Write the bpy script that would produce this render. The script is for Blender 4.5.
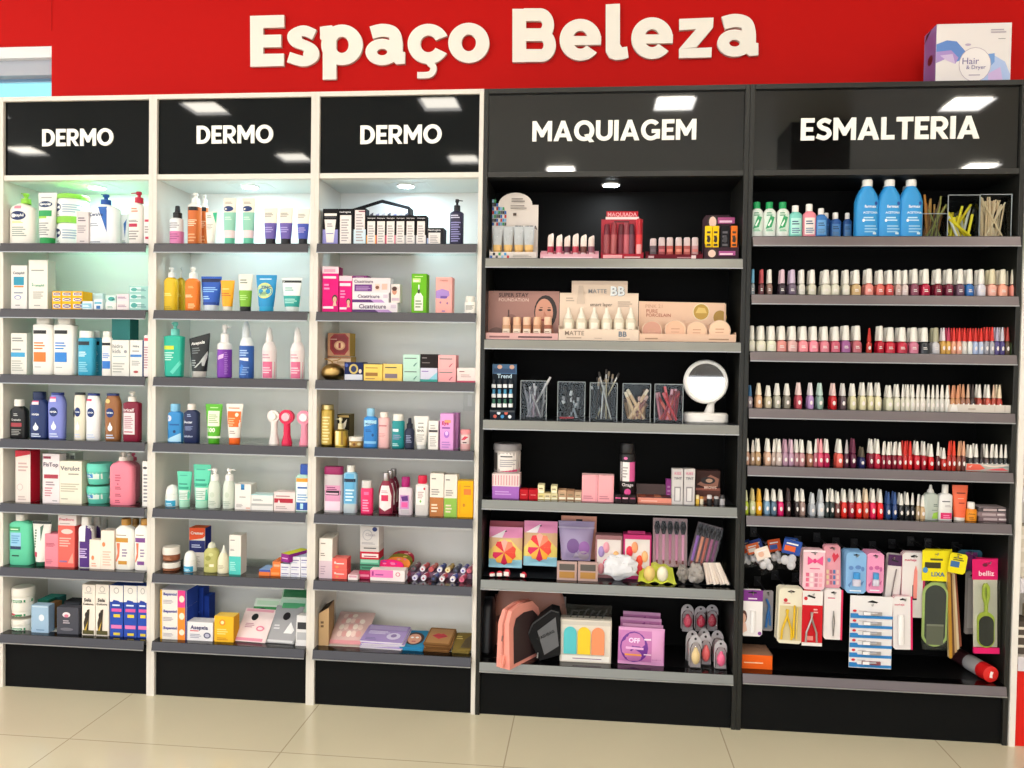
import bpy, math, random
from mathutils import Vector, Matrix
random.seed(7)
S = bpy.context.scene
COL = S.collection
for o in list(bpy.data.objects):
    bpy.data.objects.remove(o)

# ---------------------------------------------------------------- camera
FPX = 800.0
CAM = Vector((0.381436, -2.782877, 1.242170))
ROT = Matrix(((0.99523503, 0.09619964, 0.01590149),
              (-0.09580334, 0.99510981, -0.02404536),
              (-0.01813688, 0.02240737, 0.9995844)))      # world -> camera-aligned (x right, y forward, z up)
cam_data = bpy.data.cameras.new('camera')
cam = bpy.data.objects.new('camera', cam_data)
COL.objects.link(cam)
cam_data.sensor_fit = 'HORIZONTAL'
cam_data.sensor_width = 36.0
cam_data.lens = 36.0 * FPX / 1024.0
cam_data.clip_start = 0.05
RI = ROT.transposed()
cx_, cf_, cu_ = RI.col[0], RI.col[1], RI.col[2]
M = Matrix((cx_, cu_, -cf_)).transposed().to_4x4()
M.translation = CAM
cam.matrix_world = M
S.camera = cam

# ---------------------------------------------------------------- world and exposure
S.view_settings.view_transform = 'Standard'
S.view_settings.look = 'None'
S.view_settings.gamma = 1.0
S.view_settings.use_curve_mapping = False
S.view_settings.exposure = 0.2
W = bpy.data.worlds.new('world')
S.world = W
W.use_nodes = True
bg = W.node_tree.nodes['Background']
bg.inputs[0].default_value = (0.95, 0.975, 1.0, 1)
bg.inputs[1].default_value = 2.2
S.cycles.max_bounces = 8
S.cycles.transparent_max_bounces = 24
S.cycles.use_denoising = True

CEIL = 3.3
PANELS = [(x, -2.05) for x in (-4.7, -2.75, -0.85, 1.03, 3.2)] + [(-4.7, -3.45), (-2.75, -3.45), (-.82, -3.43), (1.0, -3.5), (3.2, -3.62)] + [(-5.2, -4.65), (-2.6, -5.0), (-.9, -5.12), (.05, -5.6), (1.35, -6.1), (2.3, -6.1), (-3.9, -6.1), (-1.9, -6.2), (4.2, -5.6)]
PANEL_POWER = 5.0
def area(name, loc, size, power, color, shape='SQUARE', rot=(0, 0, 0), spread=180):
    l = bpy.data.lights.new(name, 'AREA')
    l.shape = shape; l.size = size; l.energy = power; l.color = color; l.spread = math.radians(spread)
    o = bpy.data.objects.new(name, l); COL.objects.link(o)
    o.location = loc; o.rotation_euler = rot
    return o
for (x, y) in PANELS:
    area('ceiling_lamp', (x, y, CEIL - 0.03), 0.3, PANEL_POWER, (1.0, 0.965, 0.92))

# ---------------------------------------------------------------- helpers
def lin(h):
    r = []
    for i in (0, 2, 4):
        c = int(h[i:i+2], 16) / 255.0
        r.append(c / 12.92 if c <= 0.04045 else ((c + 0.055) / 1.055) ** 2.4)
    return (r[0], r[1], r[2], 1.0)
MATS = {}
def mat(key):
    """'rrggbb' or 'rrggbb:kind'; kinds: m metal, c clear, g glossy, p paper, e lamp, x black glass, t translucent"""
    if key in MATS: return MATS[key]
    h, _, k = key.partition(':')
    m = bpy.data.materials.new('mat_' + key.replace(':', '_'))
    m.use_nodes = True
    nt = m.node_tree; b = nt.nodes['Principled BSDF']; out = nt.nodes['Material Output']
    b.inputs['Base Color'].default_value = lin(h)
    b.inputs['Roughness'].default_value = 0.38
    b.inputs['Specular IOR Level'].default_value = 0.35
    if k == 'm': b.inputs['Metallic'].default_value = 1.0; b.inputs['Roughness'].default_value = 0.3
    elif k == 'r': b.inputs['Metallic'].default_value = 0.7; b.inputs['Roughness'].default_value = 0.36
    elif k == 'g': b.inputs['Roughness'].default_value = 0.12; b.inputs['Specular IOR Level'].default_value = 0.5
    elif k == 'p': b.inputs['Roughness'].default_value = 0.7; b.inputs['Specular IOR Level'].default_value = 0.15
    elif k == 'x': b.inputs['Roughness'].default_value = 0.03; b.inputs['IOR'].default_value = 1.75
    elif k == 'v': b.inputs['Roughness'].default_value = 0.03; b.inputs['IOR'].default_value = 1.3; b.inputs['Specular IOR Level'].default_value = 0.42
    elif k == 'y': b.inputs['Metallic'].default_value = 1.0; b.inputs['Roughness'].default_value = 0.02
    elif k in ('c', 't', 'w'):
        tr = nt.nodes.new('ShaderNodeBsdfTransparent'); tr.inputs[0].default_value = lin(h)
        if k in ('c', 'w'):
            b = nt.nodes.new('ShaderNodeBsdfGlossy'); b.inputs['Roughness'].default_value = 0.06; b.inputs['Color'].default_value = (.9, .92, .92, 1)
        mx = nt.nodes.new('ShaderNodeMixShader')
        if k in ('c', 'w'):
            lw = nt.nodes.new('ShaderNodeFresnel'); lw.inputs['IOR'].default_value = 1.22 if k == 'c' else 1.3
            nt.links.new(lw.outputs[0], mx.inputs[0])
        mx.inputs[0].default_value = {'c': 0.06, 'w': 0.05, 't': 0.5}[k]
        nt.links.new(tr.outputs[0], mx.inputs[1]); nt.links.new(b.outputs[0], mx.inputs[2])
        nt.links.new(mx.outputs[0], out.inputs[0])
    elif k == 'e':
        b.inputs['Emission Color'].default_value = lin(h); b.inputs['Emission Strength'].default_value = 42.0
    MATS[key] = m
    return m

_txt = {}
def text_geo(s, bold):
    k = (s, bold)
    if k in _txt: return _txt[k]
    c = bpy.data.curves.new('t', 'FONT'); c.body = s; c.size = 1.0; c.resolution_u = 2; c.offset = bold
    c.space_character = 1.0 + bold * 1.2
    o = bpy.data.objects.new('t', c); COL.objects.link(o)
    me = bpy.data.meshes.new_from_object(o.evaluated_get(bpy.context.evaluated_depsgraph_get()))
    vs = [(v.co.x, v.co.y) for v in me.vertices]; fs = [tuple(p.vertices) for p in me.polygons]
    bpy.data.objects.remove(o); bpy.data.curves.remove(c); bpy.data.meshes.remove(me)
    x0 = min(v[0] for v in vs); x1 = max(v[0] for v in vs); y0 = min(v[1] for v in vs); y1 = max(v[1] for v in vs)
    vs = [((v[0] - x0) / (x1 - x0), (v[1] - y0) / (x1 - x0)) for v in vs]
    _txt[k] = (vs, fs, (y1 - y0) / (x1 - x0))
    return _txt[k]

class MB:
    def __init__(s): s.v = []; s.f = []; s.m = []; s.k = []
    def mi(s, c):
        if c not in s.k: s.k.append(c)
        return s.k.index(c)
    def face(s, idx, c): s.f.append(tuple(idx)); s.m.append(s.mi(c))
    def add(s, pts): n = len(s.v); s.v += [tuple(p) for p in pts]; return n
    def box(s, x0, x1, y0, y1, z0, z1, c, ch=0.0012, right=None, left=None, top=None):
        ch = min(ch, (x1 - x0) * .2, (y1 - y0) * .2)
        pts = [(x0 + ch, y0), (x1 - ch, y0), (x1, y0 + ch), (x1, y1 - ch), (x1 - ch, y1), (x0 + ch, y1), (x0, y1 - ch), (x0, y0 + ch)]
        cs = [c, c, right or c, right or c, c, left or c, left or c, c]
        n = s.add([(x, y, z0) for x, y in pts] + [(x, y, z1) for x, y in pts])
        for i in range(8):
            j = (i + 1) % 8
            s.face((n + i, n + j, n + 8 + j, n + 8 + i), cs[i])
        s.face([n + 7 - i for i in range(8)], c); s.face([n + 8 + i for i in range(8)], top or c)
    def loft(s, secs, cols, seg=20, cap=True):
        """secs: (z, half width, half depth, exponent, x offset, y offset)"""
        rings = []
        for q in secs:
            z, w, d, e = q[:4]; ox = q[4] if len(q) > 4 else 0; oy = q[5] if len(q) > 5 else 0
            ring = []
            for i in range(seg):
                a = 2 * math.pi * i / seg; ca, sa = math.cos(a), math.sin(a)
                ring.append((ox + w * math.copysign(abs(ca) ** (2 / e), ca), oy + d * math.copysign(abs(sa) ** (2 / e), sa), z))
            rings.append(s.add(ring))
        for k in range(len(rings) - 1):
            a, b = rings[k], rings[k + 1]; c = cols if isinstance(cols, str) else cols[min(k, len(cols) - 1)]
            for i in range(seg):
                j = (i + 1) % seg
                s.face((a + i, a + j, b + j, b + i), c)
        if cap:
            s.face([rings[0] + seg - 1 - i for i in range(seg)], cols if isinstance(cols, str) else cols[0])
            s.face([rings[-1] + i for i in range(seg)], cols if isinstance(cols, str) else cols[-1])
    def rod(s, p0, p1, r0, r1, c, seg=10):
        p0, p1 = Vector(p0), Vector(p1); d = (p1 - p0).normalized()
        a = d.orthogonal().normalized(); b = d.cross(a)
        n = s.add([p0 + (a * math.cos(t) + b * math.sin(t)) * r0 for t in [2 * math.pi * i / seg for i in range(seg)]])
        k = s.add([p1 + (a * math.cos(t) + b * math.sin(t)) * r1 for t in [2 * math.pi * i / seg for i in range(seg)]])
        for i in range(seg):
            j = (i + 1) % seg; s.face((n + i, n + j, k + j, k + i), c)
        s.face([n + seg - 1 - i for i in range(seg)], c); s.face([k + i for i in range(seg)], c)
    def pipe(s, pts, r, c, seg=8):
        for a, b in zip(pts[:-1], pts[1:]): s.rod(a, b, r, r, c, seg)
    def ball(s, p, rx, ry, rz, c, seg=14, rn=8):
        rings = []
        for k in range(1, rn):
            t = math.pi * k / rn
            rings.append(s.add([(p[0] + rx * math.sin(t) * math.cos(a), p[1] + ry * math.sin(t) * math.sin(a), p[2] - rz * math.cos(t)) for a in [2 * math.pi * i / seg for i in range(seg)]]))
        b = s.add([(p[0], p[1], p[2] - rz), (p[0], p[1], p[2] + rz)])
        for k in range(len(rings) - 1):
            for i in range(seg):
                j = (i + 1) % seg; s.face((rings[k] + i, rings[k] + j, rings[k + 1] + j, rings[k + 1] + i), c)
        for i in range(seg):
            j = (i + 1) % seg
            s.face((rings[0] + j, rings[0] + i, b), c); s.face((rings[-1] + i, rings[-1] + j, b + 1), c)
    def slab(s, pts, y0, y1, c, side=None):
        """outline in x,z (counter-clockwise seen from the front) extruded from y0 (front) to y1"""
        k = len(pts); n = s.add([(x, y0, z) for x, z in pts] + [(x, y1, z) for x, z in pts])
        s.face([n + i for i in range(k)], c); s.face([n + 2 * k - 1 - i for i in range(k)], side or c)
        for i in range(k):
            j = (i + 1) % k; s.face((n + j, n + i, n + k + i, n + k + j), side or c)
    def deco(s, items, w, h, fy, off=0.0006):
        """print on the front: u,v in 0..1 across a w x h face; fy(x,z) is the front surface"""
        P = lambda u, v: ((u - .5) * w, fy((u - .5) * w, v * h) - off, v * h)
        off0 = off
        for q_, it in enumerate(items):
            t = it[0]; off = off0 + q_ * .00016
            if t == 'r' or t == 'l':
                if t == 'l':
                    _, u0, v0, u1, v1, n, c = it
                    rs = []
                    for i in range(n):
                        dv = (v1 - v0) / max(1, n); vv = v0 + dv * i
                        uu = u1 - (u1 - u0) * (.32 * ((i * 37 + n) % 5) / 5)
                        rs.append((u0, vv, uu, vv + dv * .5))
                else:
                    _, u0, v0, u1, v1, c = it; rs = [(u0, v0, u1, v1)]
                for (a, b_, e, d) in rs:
                    k = 6; kz = 1 if d - b_ < .12 else 5
                    n = s.add([P(a + (e - a) * i / k, b_ + (d - b_) * j / kz) for j in range(kz + 1) for i in range(k + 1)])
                    for j in range(kz):
                        for i in range(k):
                            q = n + j * (k + 1) + i; s.face((q, q + 1, q + k + 2, q + k + 1), c)
            elif t == 'e':
                _, uc, vc, ru, rv, c = it
                q = 20; n = s.add([P(uc, vc)] + [P(uc + ru * math.cos(6.28319 * i / q), vc + rv * math.sin(6.28319 * i / q)) for i in range(q)])
                for i in range(q): s.face((n, n + 1 + i, n + 1 + (i + 1) % q), c)
            elif t == 'p':
                _, pts, c = it
                ca = sum(p[0] for p in pts) / len(pts); cb = sum(p[1] for p in pts) / len(pts); g = 4
                for i in range(len(pts)):
                    p1, p2 = pts[i], pts[(i + 1) % len(pts)]
                    ix = {}
                    for u in range(g + 1):
                        for v in range(g + 1 - u):
                            ix[u, v] = s.add([P(ca + (p1[0] - ca) * u / g + (p2[0] - ca) * v / g, cb + (p1[1] - cb) * u / g + (p2[1] - cb) * v / g)])
                    for u in range(g):
                        for v in range(g - u):
                            s.face((ix[u, v], ix[u + 1, v], ix[u, v + 1]), c)
                            if u + v < g - 1: s.face((ix[u + 1, v], ix[u + 1, v + 1], ix[u, v + 1]), c)
            elif t == 't':
                _, tx, uc, vc, tw, c = it[:6]
                vs, fs, asp = text_geo(tx, it[6] if len(it) > 6 else 0.018)
                n = len(s.v)
                x0 = (uc - tw / 2 - .5) * w; sc = tw * w; z0 = vc * h - asp * sc / 2
                for (a, b_) in vs:
                    x = x0 + a * sc; z = z0 + b_ * sc
                    s.v.append((x, fy(x, z) - off * 1.8, z))
                for p in fs: s.face([n + i for i in p], c)
    def turn(s, mtx, start=0):
        for i in range(start, len(s.v)): s.v[i] = tuple(mtx @ Vector(s.v[i]))
    def build(s, name, parent=None, loc=None, rot=None, smooth=35):
        me = bpy.data.meshes.new(name)
        me.from_pydata([tuple(p) for p in s.v], [], s.f)
        for c in s.k: me.materials.append(mat(c))
        me.polygons.foreach_set('material_index', s.m)
        if smooth:
            me.polygons.foreach_set('use_smooth', [True] * len(me.polygons))
            me.set_sharp_from_angle(angle=math.radians(smooth))
        me.update()
        o = bpy.data.objects.new(name, me); COL.objects.link(o)
        if parent: o.parent = parent
        if loc is not None: o.location = loc
        if rot: o.rotation_euler = rot
        return o

def tag(o, label=None, cat=None, group=None, kind=None):
    if label: o['label'] = label
    if cat: o['category'] = cat
    if group: o['group'] = group
    if kind: o['kind'] = kind
    return o
def empty(name, loc, rz=0, label=None, cat=None, group=None):
    o = bpy.data.objects.new(name, None); COL.objects.link(o)
    o.location = loc; o.rotation_euler = (0, 0, rz); o.empty_display_size = .02
    return tag(o, label, cat, group)
def dup(o, loc=None, label=None, group=None, parent=None, rot=None):
    c = o.copy(); COL.objects.link(c)
    if parent: c.parent = parent
    if loc is not None: c.location = loc
    if rot is not None: c.rotation_euler = rot
    if label: c['label'] = label
    if group: c['group'] = group
    for ch in o.children: dup(ch, parent=c)
    return c
def at(u, v, y):
    """the point of the vertical plane at depth y that the photograph shows at u, v"""
    d = RI @ Vector(((u - 512) / FPX, 1.0, -(v - 384) / FPX))
    return CAM + d * ((y - CAM.y) / d.y)
TILE = .712; FLOOR_OFF = (.572, .352, 0)
SP1 = [(250.2, 284.2, 15.2, 66.5), (286.7, 319.2, 25.4, 66.5), (320, 362.9, 24.9, 80), (365.4, 405, 24.6, 65.3), (407.6, 446.2, 24.1, 79.2), (448.2, 489.4, 22.9, 63)]
SP2 = [(511.9, 555.9, 8.4, 62.2), (559.6, 601.2, 19, 60.6), (605, 628.7, 3.7, 60.1), (630.2, 673.5, 17.4, 59), (678.8, 713.6, 17.4, 58.5), (717.2, 759.7, 14.5, 57)]
# ---------------------------------------------------------------- letter shapes
def sector(cx, cy, ro, ri, a0, a1, n=28):
    """filled ring sector as quads, y up"""
    qs = []
    for i in range(n):
        a, b = math.radians(a0 + (a1 - a0) * i / n), math.radians(a0 + (a1 - a0) * (i + 1) / n)
        qs.append([(cx + ri[0] * math.cos(a), cy + ri[1] * math.sin(a)), (cx + ro[0] * math.cos(a), cy + ro[1] * math.sin(a)),
                   (cx + ro[0] * math.cos(b), cy + ro[1] * math.sin(b)), (cx + ri[0] * math.cos(b), cy + ri[1] * math.sin(b))])
    return [('sec', qs)]
def ribbon(pts, th, n=6):
    P = [pts[0]] + list(pts) + [pts[-1]]; c = []
    for i in range(1, len(P) - 2):
        p0, p1, p2, p3 = P[i - 1], P[i], P[i + 1], P[i + 2]
        for k in range(n):
            t = k / n
            c.append(tuple(.5 * (2 * p1[j] + (p2[j] - p0[j]) * t + (2 * p0[j] - 5 * p1[j] + 4 * p2[j] - p3[j]) * t * t + (3 * p1[j] - p0[j] - 3 * p2[j] + p3[j]) * t ** 3) for j in (0, 1)))
    c.append(pts[-1]); Lf, Rt = [], []
    for i, p in enumerate(c):
        a, b = c[max(0, i - 1)], c[min(len(c) - 1, i + 1)]; dx, dy = b[0] - a[0], b[1] - a[1]; l = math.hypot(dx, dy) or 1
        Lf.append((p[0] - dy / l * th / 2, p[1] + dx / l * th / 2)); Rt.append((p[0] + dy / l * th / 2, p[1] - dx / l * th / 2))
    return [('sec', [[Rt[i], Rt[i + 1], Lf[i + 1], Lf[i]] for i in range(len(c) - 1)])]
def poly(*pts): return [('poly', list(pts))]
def bar(x0, y0, x1, y1): return poly((x0, y0), (x1, y0), (x1, y1), (x0, y1))
CAPS = {
 'D': (.80, bar(0, 0, .22, 1) + bar(.2, 0, .34, .2) + bar(.2, .8, .34, 1) + sector(.32, .5, (.48, .5), (.25, .3), -90, 90)),
 'E': (.60, bar(0, 0, .22, 1) + bar(.2, 0, .6, .2) + bar(.2, .4, .54, .59) + bar(.2, .8, .6, 1)),
 'R': (.76, bar(0, 0, .22, 1) + bar(.2, .8, .4, 1) + bar(.2, .34, .4, .53) + sector(.39, .67, (.34, .33), (.13, .14), -90, 90) + poly((.26, .38), (.49, .38), (.76, 0), (.52, 0))),
 'M': (.98, bar(0, 0, .21, 1) + bar(.77, 0, .98, 1) + poly((.0, 1), (.2, 1), (.54, .46), (.49, .2), (.42, .2)) + poly((.78, 1), (.98, 1), (.56, .2), (.49, .2), (.44, .46))),
 'O': (1.0, sector(.5, .5, (.5, .51), (.27, .31), 0, 360, 40)),
 'A': (.94, poly((0, 0), (.24, 0), (.58, 1), (.37, 1)) + poly((.70, 0), (.94, 0), (.57, 1), (.36, 1)) + bar(.22, .19, .72, .37)),
 'Q': (1.0, sector(.5, .5, (.5, .51), (.27, .31), 0, 360, 40) + poly((.5, .3), (.68, .34), (1.0, -.05), (.76, -.07))),
 'U': (.82, bar(0, .36, .22, 1) + bar(.6, .36, .82, 1) + sector(.41, .37, (.41, .38), (.19, .18), 180, 360)),
 'I': (.22, bar(0, 0, .22, 1)),
 'G': (.94, sector(.49, .5, (.49, .51), (.27, .31), 42, 320, 36) + bar(.52, .35, .92, .53) + bar(.72, .08, .92, .5)),
 'S': (.68, ribbon([(.62, .80), (.36, .90), (.13, .75), (.24, .57), (.5, .46), (.57, .26), (.36, .10), (.03, .2)], .2)),
 'L': (.58, bar(0, 0, .22, 1) + bar(.2, 0, .58, .2)),
 'T': (.72, bar(.25, 0, .47, 1) + bar(0, .8, .72, 1)),
}
def word(s, gap=.075):
    """the shapes of a word in capitals, width and shapes with cap height 1"""
    x = 0; out = []
    for ch in s:
        w, sh = CAPS[ch]
        for k, g in sh:
            out.append((k, [[(p[0] + x, p[1]) for p in q] for q in g] if k == 'sec' else [(p[0] + x, p[1]) for p in g]))
        x += w + gap
    return out, x - gap
def relief(m, shapes, y0, y1, c, side):
    st = .0002 if y1 - y0 > .01 else .00008
    for k, g in shapes:
        if k == 'poly':
            pts = g
            ar = sum(pts[i][0] * pts[(i + 1) % len(pts)][1] - pts[(i + 1) % len(pts)][0] * pts[i][1] for i in range(len(pts)))
            if ar < 0: pts = pts[::-1]
            y0 -= st; m.slab(pts, y0, y1, c, side)
        else:
            y0 -= st
            for q in g:
                ar = sum(q[i][0] * q[(i + 1) % 4][1] - q[(i + 1) % 4][0] * q[i][1] for i in range(4))
                qq = q if ar > 0 else q[::-1]
                m.slab(qq, y0, y1, c, side)
# ================================================================ the setting
def setting(name, mb, smooth=0, loc=None):
    return tag(mb.build(name, smooth=smooth, loc=loc), kind='structure')
WALL_Y = 0.275
XL, XR, YB = -6.5, 5.2, -7.0
# floor: polished beige tiles
m = MB(); m.box(XL, XR, YB, WALL_Y + .3, -.1, 0, 'd8ccb2', ch=0)
fl = setting('floor', m)
fm = bpy.data.materials.new('mat_floor_tiles'); fm.use_nodes = True
nt = fm.node_tree; b = nt.nodes['Principled BSDF']
tc = nt.nodes.new('ShaderNodeTexCoord'); mp = nt.nodes.new('ShaderNodeMapping')
mp.inputs['Location'].default_value = FLOOR_OFF
br = nt.nodes.new('ShaderNodeTexBrick'); br.offset = 0.0
br.inputs['Scale'].default_value = 1.0; br.inputs['Mortar Size'].default_value = 0.0022
br.inputs['Brick Width'].default_value = TILE; br.inputs['Row Height'].default_value = TILE
br.inputs['Color1'].default_value = lin('dad3b8'); br.inputs['Color2'].default_value = lin('d8d0b5'); br.inputs['Mortar'].default_value = lin('b4a88e')
nz = nt.nodes.new('ShaderNodeTexNoise'); nz.inputs['Scale'].default_value = 2.5
mx = nt.nodes.new('ShaderNodeMixRGB'); mx.blend_type = 'MULTIPLY'; mx.inputs[0].default_value = .12
nt.links.new(tc.outputs['Object'], mp.inputs[0]); nt.links.new(mp.outputs[0], br.inputs[0]); nt.links.new(tc.outputs['Object'], nz.inputs[0])
nt.links.new(br.outputs[0], mx.inputs[1]); nt.links.new(nz.outputs[0], mx.inputs[2]); nt.links.new(mx.outputs[0], b.inputs['Base Color'])
b.inputs['Roughness'].default_value = .16; b.inputs['Specular IOR Level'].default_value = .45
fl.data.materials[0] = fm
m = MB(); m.box(XL, XR, YB, WALL_Y + .3, CEIL, CEIL + .1, 'dedbd4', ch=0); setting('ceiling', m)
# red wall with the window opening at the upper left
OX, OZ0, OZ1 = -1.797, 1.6, 2.497
RED = 'ba0b07:p'
m = MB()
m.box(OX, XR, WALL_Y, WALL_Y + .12, 0, CEIL, RED, ch=0)
m.box(XL, OX, WALL_Y, WALL_Y + .12, 0, OZ0, RED, ch=0)
m.box(XL, OX, WALL_Y, WALL_Y + .12, OZ1, CEIL, RED, ch=0)
m.box(OX - .0015, OX + .0015, WALL_Y - .002, WALL_Y, OZ1 + .06, CEIL, 'b01410:p', ch=0)
setting('wall_back', m)
m = MB(); m.box(XR, XR + .1, YB, WALL_Y + .3, 0, CEIL, 'd9d6cf', ch=0); setting('wall_right', m)
m = MB(); m.box(XL, XR, YB - .1, YB, 2.75, CEIL, '3a3a3c', ch=0); m.box(XL, XL + .5, YB - .1, YB, 0, 2.75, 'e4e1da', ch=0); m.box(XR - .5, XR, YB - .1, YB, 0, 2.75, 'e4e1da', ch=0); setting('wall_rear', m)
m = MB(); m.box(2.02, 2.5, -4.6, -4.1, 0, CEIL, '4a4845', ch=0); setting('column', m)
win = bpy.data.objects.new('window_1', None); COL.objects.link(win); win.location = (OX - .8, WALL_Y, OZ0); tag(win, kind='structure')
m = MB()
zt = OZ1 - OZ0
m.box(-1.2, .8, 0.004, .10, zt - .045, zt, 'dfe3e6'); m.box(-1.2, .8, .03, .12, zt - .105, zt - .045, 'a9adb8'); m.box(-1.2, .8, .07, .09, zt - .116, zt - .105, '6f8fae')
m.box(-1.2, .8, .01, .10, 0, .05, 'dfe3e6')
m.build('window_frame', win, smooth=0)
m = MB(); m.box(-1.2, .8, .075, .081, .05, zt - .118, 'b0d2d6:c', ch=0); m.build('pane', win, smooth=0)

# ceiling light panels
for i, (x, y) in enumerate(PANELS):
    t = empty('ceiling_light', (x, y, CEIL), 0, 'square white ceiling light panel above the shop floor', 'light', 'ceiling light panels')
    m = MB(); m.box(-.14, .14, -.125, .125, -.012, 0, 'e8e8e4'); m.build('frame', t)
    m = MB(); m.box(-.13, .13, -.115, .115, -.016, -.012, 'fff6e4:e', ch=0); m.build('diffuser', t)

# ================================================================ the shelving units
SD = [1.661, 1.420, 1.178, .938, .699, .460, .209]           # shelf heights, white units
SM = [1.612, 1.330, 1.050, .770, .488, .196]                 # make-up unit
SE = [1.688, 1.493, 1.301, 1.109, .914, .744, .204]          # nail polish unit
HU = 2.2; DB = 0.25
def unit(x0, x1, white, shelves, title, tx, tz, tw, label, lightcol, lightpow, lx, rail='7c7c77'):
    t = empty('shelving_unit', ((x0 + x1) / 2, 0, 0), 0, label, 'shelving unit')
    cx = (x0 + x1) / 2; a, b = x0 - cx, x1 - cx
    fc = 'dad4cc' if white else '1e1e1b'
    inner = 'f2f0ec' if white else '040404:p'
    T = .0155
    for q in (a, b - T):
        m = MB(); m.box(q, q + T, 0, DB + .012, 0, HU, fc, ch=.001); m.build('side_panel', t, smooth=0)
    m = MB(); m.box(a + T, b - T, DB, DB + .012, .02, 1.92, inner, ch=0); m.build('back_panel', t, smooth=0)
    m = MB(); m.box(a + T, b - T, 0, DB + .012, HU - .016, HU, fc, ch=.001); m.build('top_panel', t, smooth=0)
    m = MB(); m.box(a + T, b - T, .003, DB, 1.895, 1.913, fc if white else '2a2926', ch=.001)
    m.box(a + T, b - T, .03, DB, 1.8945, 1.8955, 'e4ecea' if white else '17171a', ch=0); m.build('header_rail', t, smooth=0)
    m = MB(); m.box(a + T, b - T, .012, .02, 1.913, HU - .016, '04080b:v' if white else '070809:x', ch=0); h = m.build('header_panel', t, smooth=0)
    # lettering on the header
    m = MB(); shp, ww = word(title); k = tw / ww
    tr = lambda q: [((p[0] * k - tw / 2) + tx - cx, tz + (p[1] - .5) * k) for p in q]
    relief(m, [(kk, [tr(q) for q in g] if kk == 'sec' else tr(g)) for kk, g in shp], .0095, .0125, 'f6f4ee', 'f6f4ee')
    le = m.build('lettering', h, smooth=0); tag(le, 'white capital letters ' + title)
    m = MB(); m.box(a + T, b - T, .012, .026, 0, shelves[-1] - .03, '060708:p', ch=.001); m.build('kick_board', t, smooth=0)
    for i, z in enumerate(shelves):
        m = MB()
        last = i == len(shelves) - 1
        if last:
            m.box(a + T, b - T, .03, DB, z - .016, z, 'd8d6d0' if white else '0c0c0d', ch=0)
        else:
            m.box(a + T, b - T, .03, DB, z - .006, z, 'f8fbf9:w' if white else '20242a', ch=0)
        m.box(a + T, b - T, -.0145, .03, z - .006, z, '070708:g', ch=0)
        sh = m.build('shelf', t, smooth=0)
        m = MB()
        e = .003
        prof = [(-.015, z - .0015), (-.021, z - .030), (-.021, z - .034), (-.018, z - .034), (-.012, z - .005), (-.011, z - .0015)]
        n = m.add([(a + T, y, zz) for y, zz in prof] + [(b - T, y, zz) for y, zz in prof]); k = len(prof)
        rc = '47464a:r' if white else rail + ':r'
        for q in range(k):
            w = (q + 1) % k; m.face((n + q, n + k + q, n + k + w, n + w), rc)
        m.face([n + q for q in range(k)], rc); m.face([n + 2 * k - 1 - q for q in range(k)], rc)
        m.box(a + T, b - T, -.0235, -.0205, z - .0345, z - .0315, 'a8a8aa:r', ch=0)
        m.build('price_rail', sh, smooth=0)
    # recessed lamp above the top shelf
    if lightpow:
        d = MB(); d.loft([(0, .034, .034, 2), (.004, .034, .034, 2)], 'e8e8e8', seg=28)
        if white: d.box(-.07, .085, -.05, .05, .0035, .0045, 'dfe6e4', ch=0)
        q = d.build('lamp_housing', t, loc=(lx - cx, .12, 1.890))
        d = MB(); d.loft([(-.001, .028, .028, 2), (.001, .028, .028, 2)], 'f4fcff:e', seg=28); d.build('lamp_lens', q, loc=(0, 0, 0))
        area('shelf_lamp', (lx, .12, 1.8885), .054, lightpow, lin(lightcol)[:3], 'DISK')
    return t
unit(-1.806, -1.2095, True, SD, 'DERMO', at(78, 137.5, .012).x, at(78, 137.5, .012).z, .278, 'white shelving unit headed DERMO at the far left, by the window', '96f2d2', 1.0, at(97, 184, .12).x)
unit(-1.2095, -.6035, True, SD, 'DERMO', at(235, 134.5, .012).x, at(235, 134.5, .012).z, .287, 'white shelving unit headed DERMO, middle of the three white units', 'b8e8f6', 1.0, at(250, 185, .12).x)
unit(-.6035, 0.0, True, SD, 'DERMO', at(401, 134.5, .012).x, at(401, 134.5, .012).z, .293, 'white shelving unit headed DERMO, beside the black make-up unit', 'b8e4f6', 1.0, at(406, 185, .12).x)
unit(0.0005, .905, False, SM, 'MAQUIAGEM', at(613.5, 130.5, .012).x, at(613.5, 130.5, .012).z, .560, 'black shelving unit headed MAQUIAGEM', 'f2fbff', 1.15, at(611, 184, .12).x)
unit(.9055, 1.789, False, SE, 'ESMALTERIA', at(889, 128.5, .012).x, at(889, 128.5, .012).z, .572, 'black shelving unit headed ESMALTERIA, full of nail polish', 'ffffff', 0, 0, '70686a')

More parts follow.
